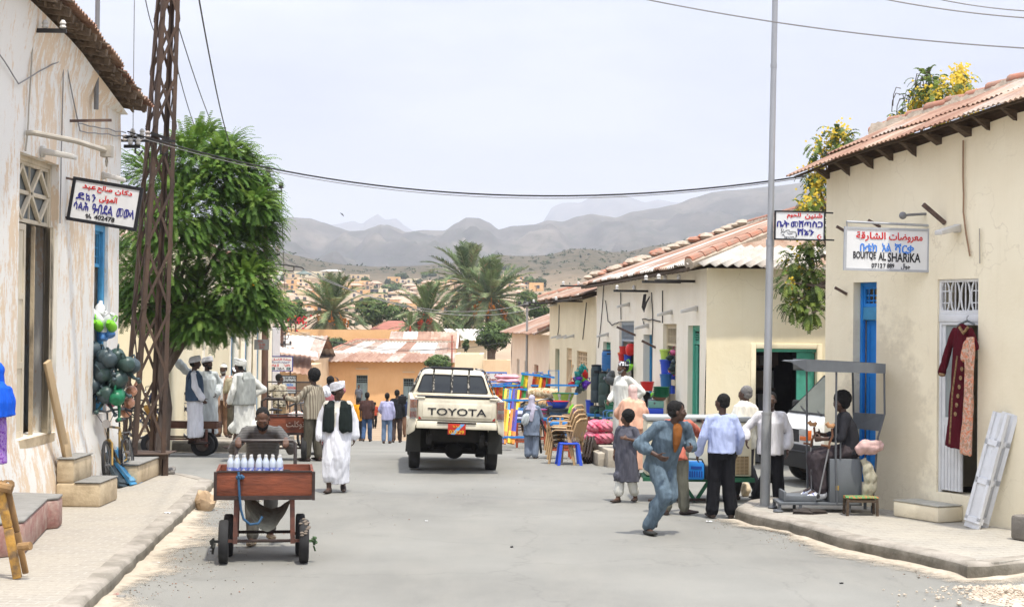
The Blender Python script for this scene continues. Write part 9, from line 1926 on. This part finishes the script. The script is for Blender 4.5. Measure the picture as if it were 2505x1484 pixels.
person('man in an open white shirt and black trousers standing behind the pole',(P(1884,1200,23.55).x,23.55,.0),176,1.70,{'elR':(.36,-.04,1.17),'wrR':(.36,.05,1.02),'elL':(-.28,-.04,1.13),'wrL':(-.25,.04,.88),'anR':(.20,-.20,.16),'knR':(.03,.03,.52),'anL':(-.14,.02,.085),'ftR':(.4,.6,-.9)},'dark',[('trousers',BLKC,{'loose':1.1,'bot':.09}),('shirt',cloth('white_shirt',(.70,.68,.68),.9,.4,.06),{'hem':.80,'sleeve':.92,'loose':1.08,'wide':.07})],'short',None,.0105,M('bare_sandal',(.12,.06,.035),.6),curl=.35)
g=MB();g.ball((0,0,.11),(.085,.07,.12),14,10);p=G(1824,1214);o=blob('bag',g,CREAMCL,.012,2,None,fold(.02,11,6));o.location=p;tag(o,'cream cloth bag standing on the ground behind the pole','bag')
# seated man
DKS=cloth('charcoal_shirt',(.028,.028,.032));PUR=cloth('purple_brown_trousers',(.060,.048,.050));so_=Q+Vector((zx(715),.24,0));SNK=M('white_sneaker',(.62,.62,.60),.6,.1,12,col2=(.03,.05,.32),thr=(.40,.42))
person('young man in a charcoal shirt sitting in the sheet metal stall',so_,90,1.72,{'pel':(0,-.02,.84),'wai':(0,-.02,.97),'che':(0,.03,1.15),'nek':(0,.07,1.33),'hea':(0,.11,1.46),'shR':(.17,.06,1.28),'shL':(-.17,.06,1.28),'elR':(.22,.14,1.0),'elL':(-.22,.14,1.0),'wrR':(.08,.36,1.03),'wrL':(-.10,.37,.98),'hiR':(.09,0,.82),'hiL':(-.09,0,.82),'knR':(.10,.45,.74),'knL':(-.10,.43,.72),'anR':(.09,.41,.30),'anL':(-.09,.38,.285),'ftR':(0,1,-.25),'ftL':(0,1,-.25)},'dark',[('trousers',PUR,{'loose':1.15,'bot':.10,'fold':.014,'fz':7}),('shirt',DKS,{'sleeve':.75,'hem':.86})],'afro',None,.0095,SNK,hy=28,curl=.9,seat=True)
# woman at the very edge of the picture
BSH=cloth('bright_blue_shawl',(.012,.10,.60),.8);mt,n,l,b=node_mat('purple_floral',.9,.1);l.new(ramp(n,l,noise_(n,l,coords(n,l),22,3,.6),[(.42,(.20,.06,.36)),(.5,(.40,.26,.52)),(.6,(.28,.14,.5))]),b.inputs['Base Color'])
p=P(-13,1000,18.4);person('woman wrapped in a bright blue shawl over a purple floral dress at the shop step',(p.x,18.4,.52),100,1.62,{'elR':(.3,.0,1.12),'wrR':(.16,.2,1.02),'elL':(-.33,.0,1.14),'wrL':(-.12,.24,1.0)},'mid',[('robe',mt,{'hem':.5,'flare':.19,'sleeve':.3}),('shawl',BSH,{'low':.12,'fold':.022,'loose':1.3})],None,('veil',BSH),.0115)
mt,n,l,b=node_mat('checked_cloth',.9,.1);c=coords(n,l);l.new(mixc(n,l,wave_(n,l,c,9,0,'X'),ramp(n,l,wave_(n,l,c,9,0,'Z'),[(.4,(.62,.10,.04)),(.6,(.66,.62,.58))]),(.66,.62,.58)),b.inputs['Base Color'])
g=MB();g.ball((0,0,0),(.16,.12,.10),14,10);o=blob('cloth_bundle',g,mt,.013,2,None,fold(.02,10,7));o.location=P(724,1017,31.7);tag(o,'orange and white checked cloth bundle on the red cart by the striped man','cloth')
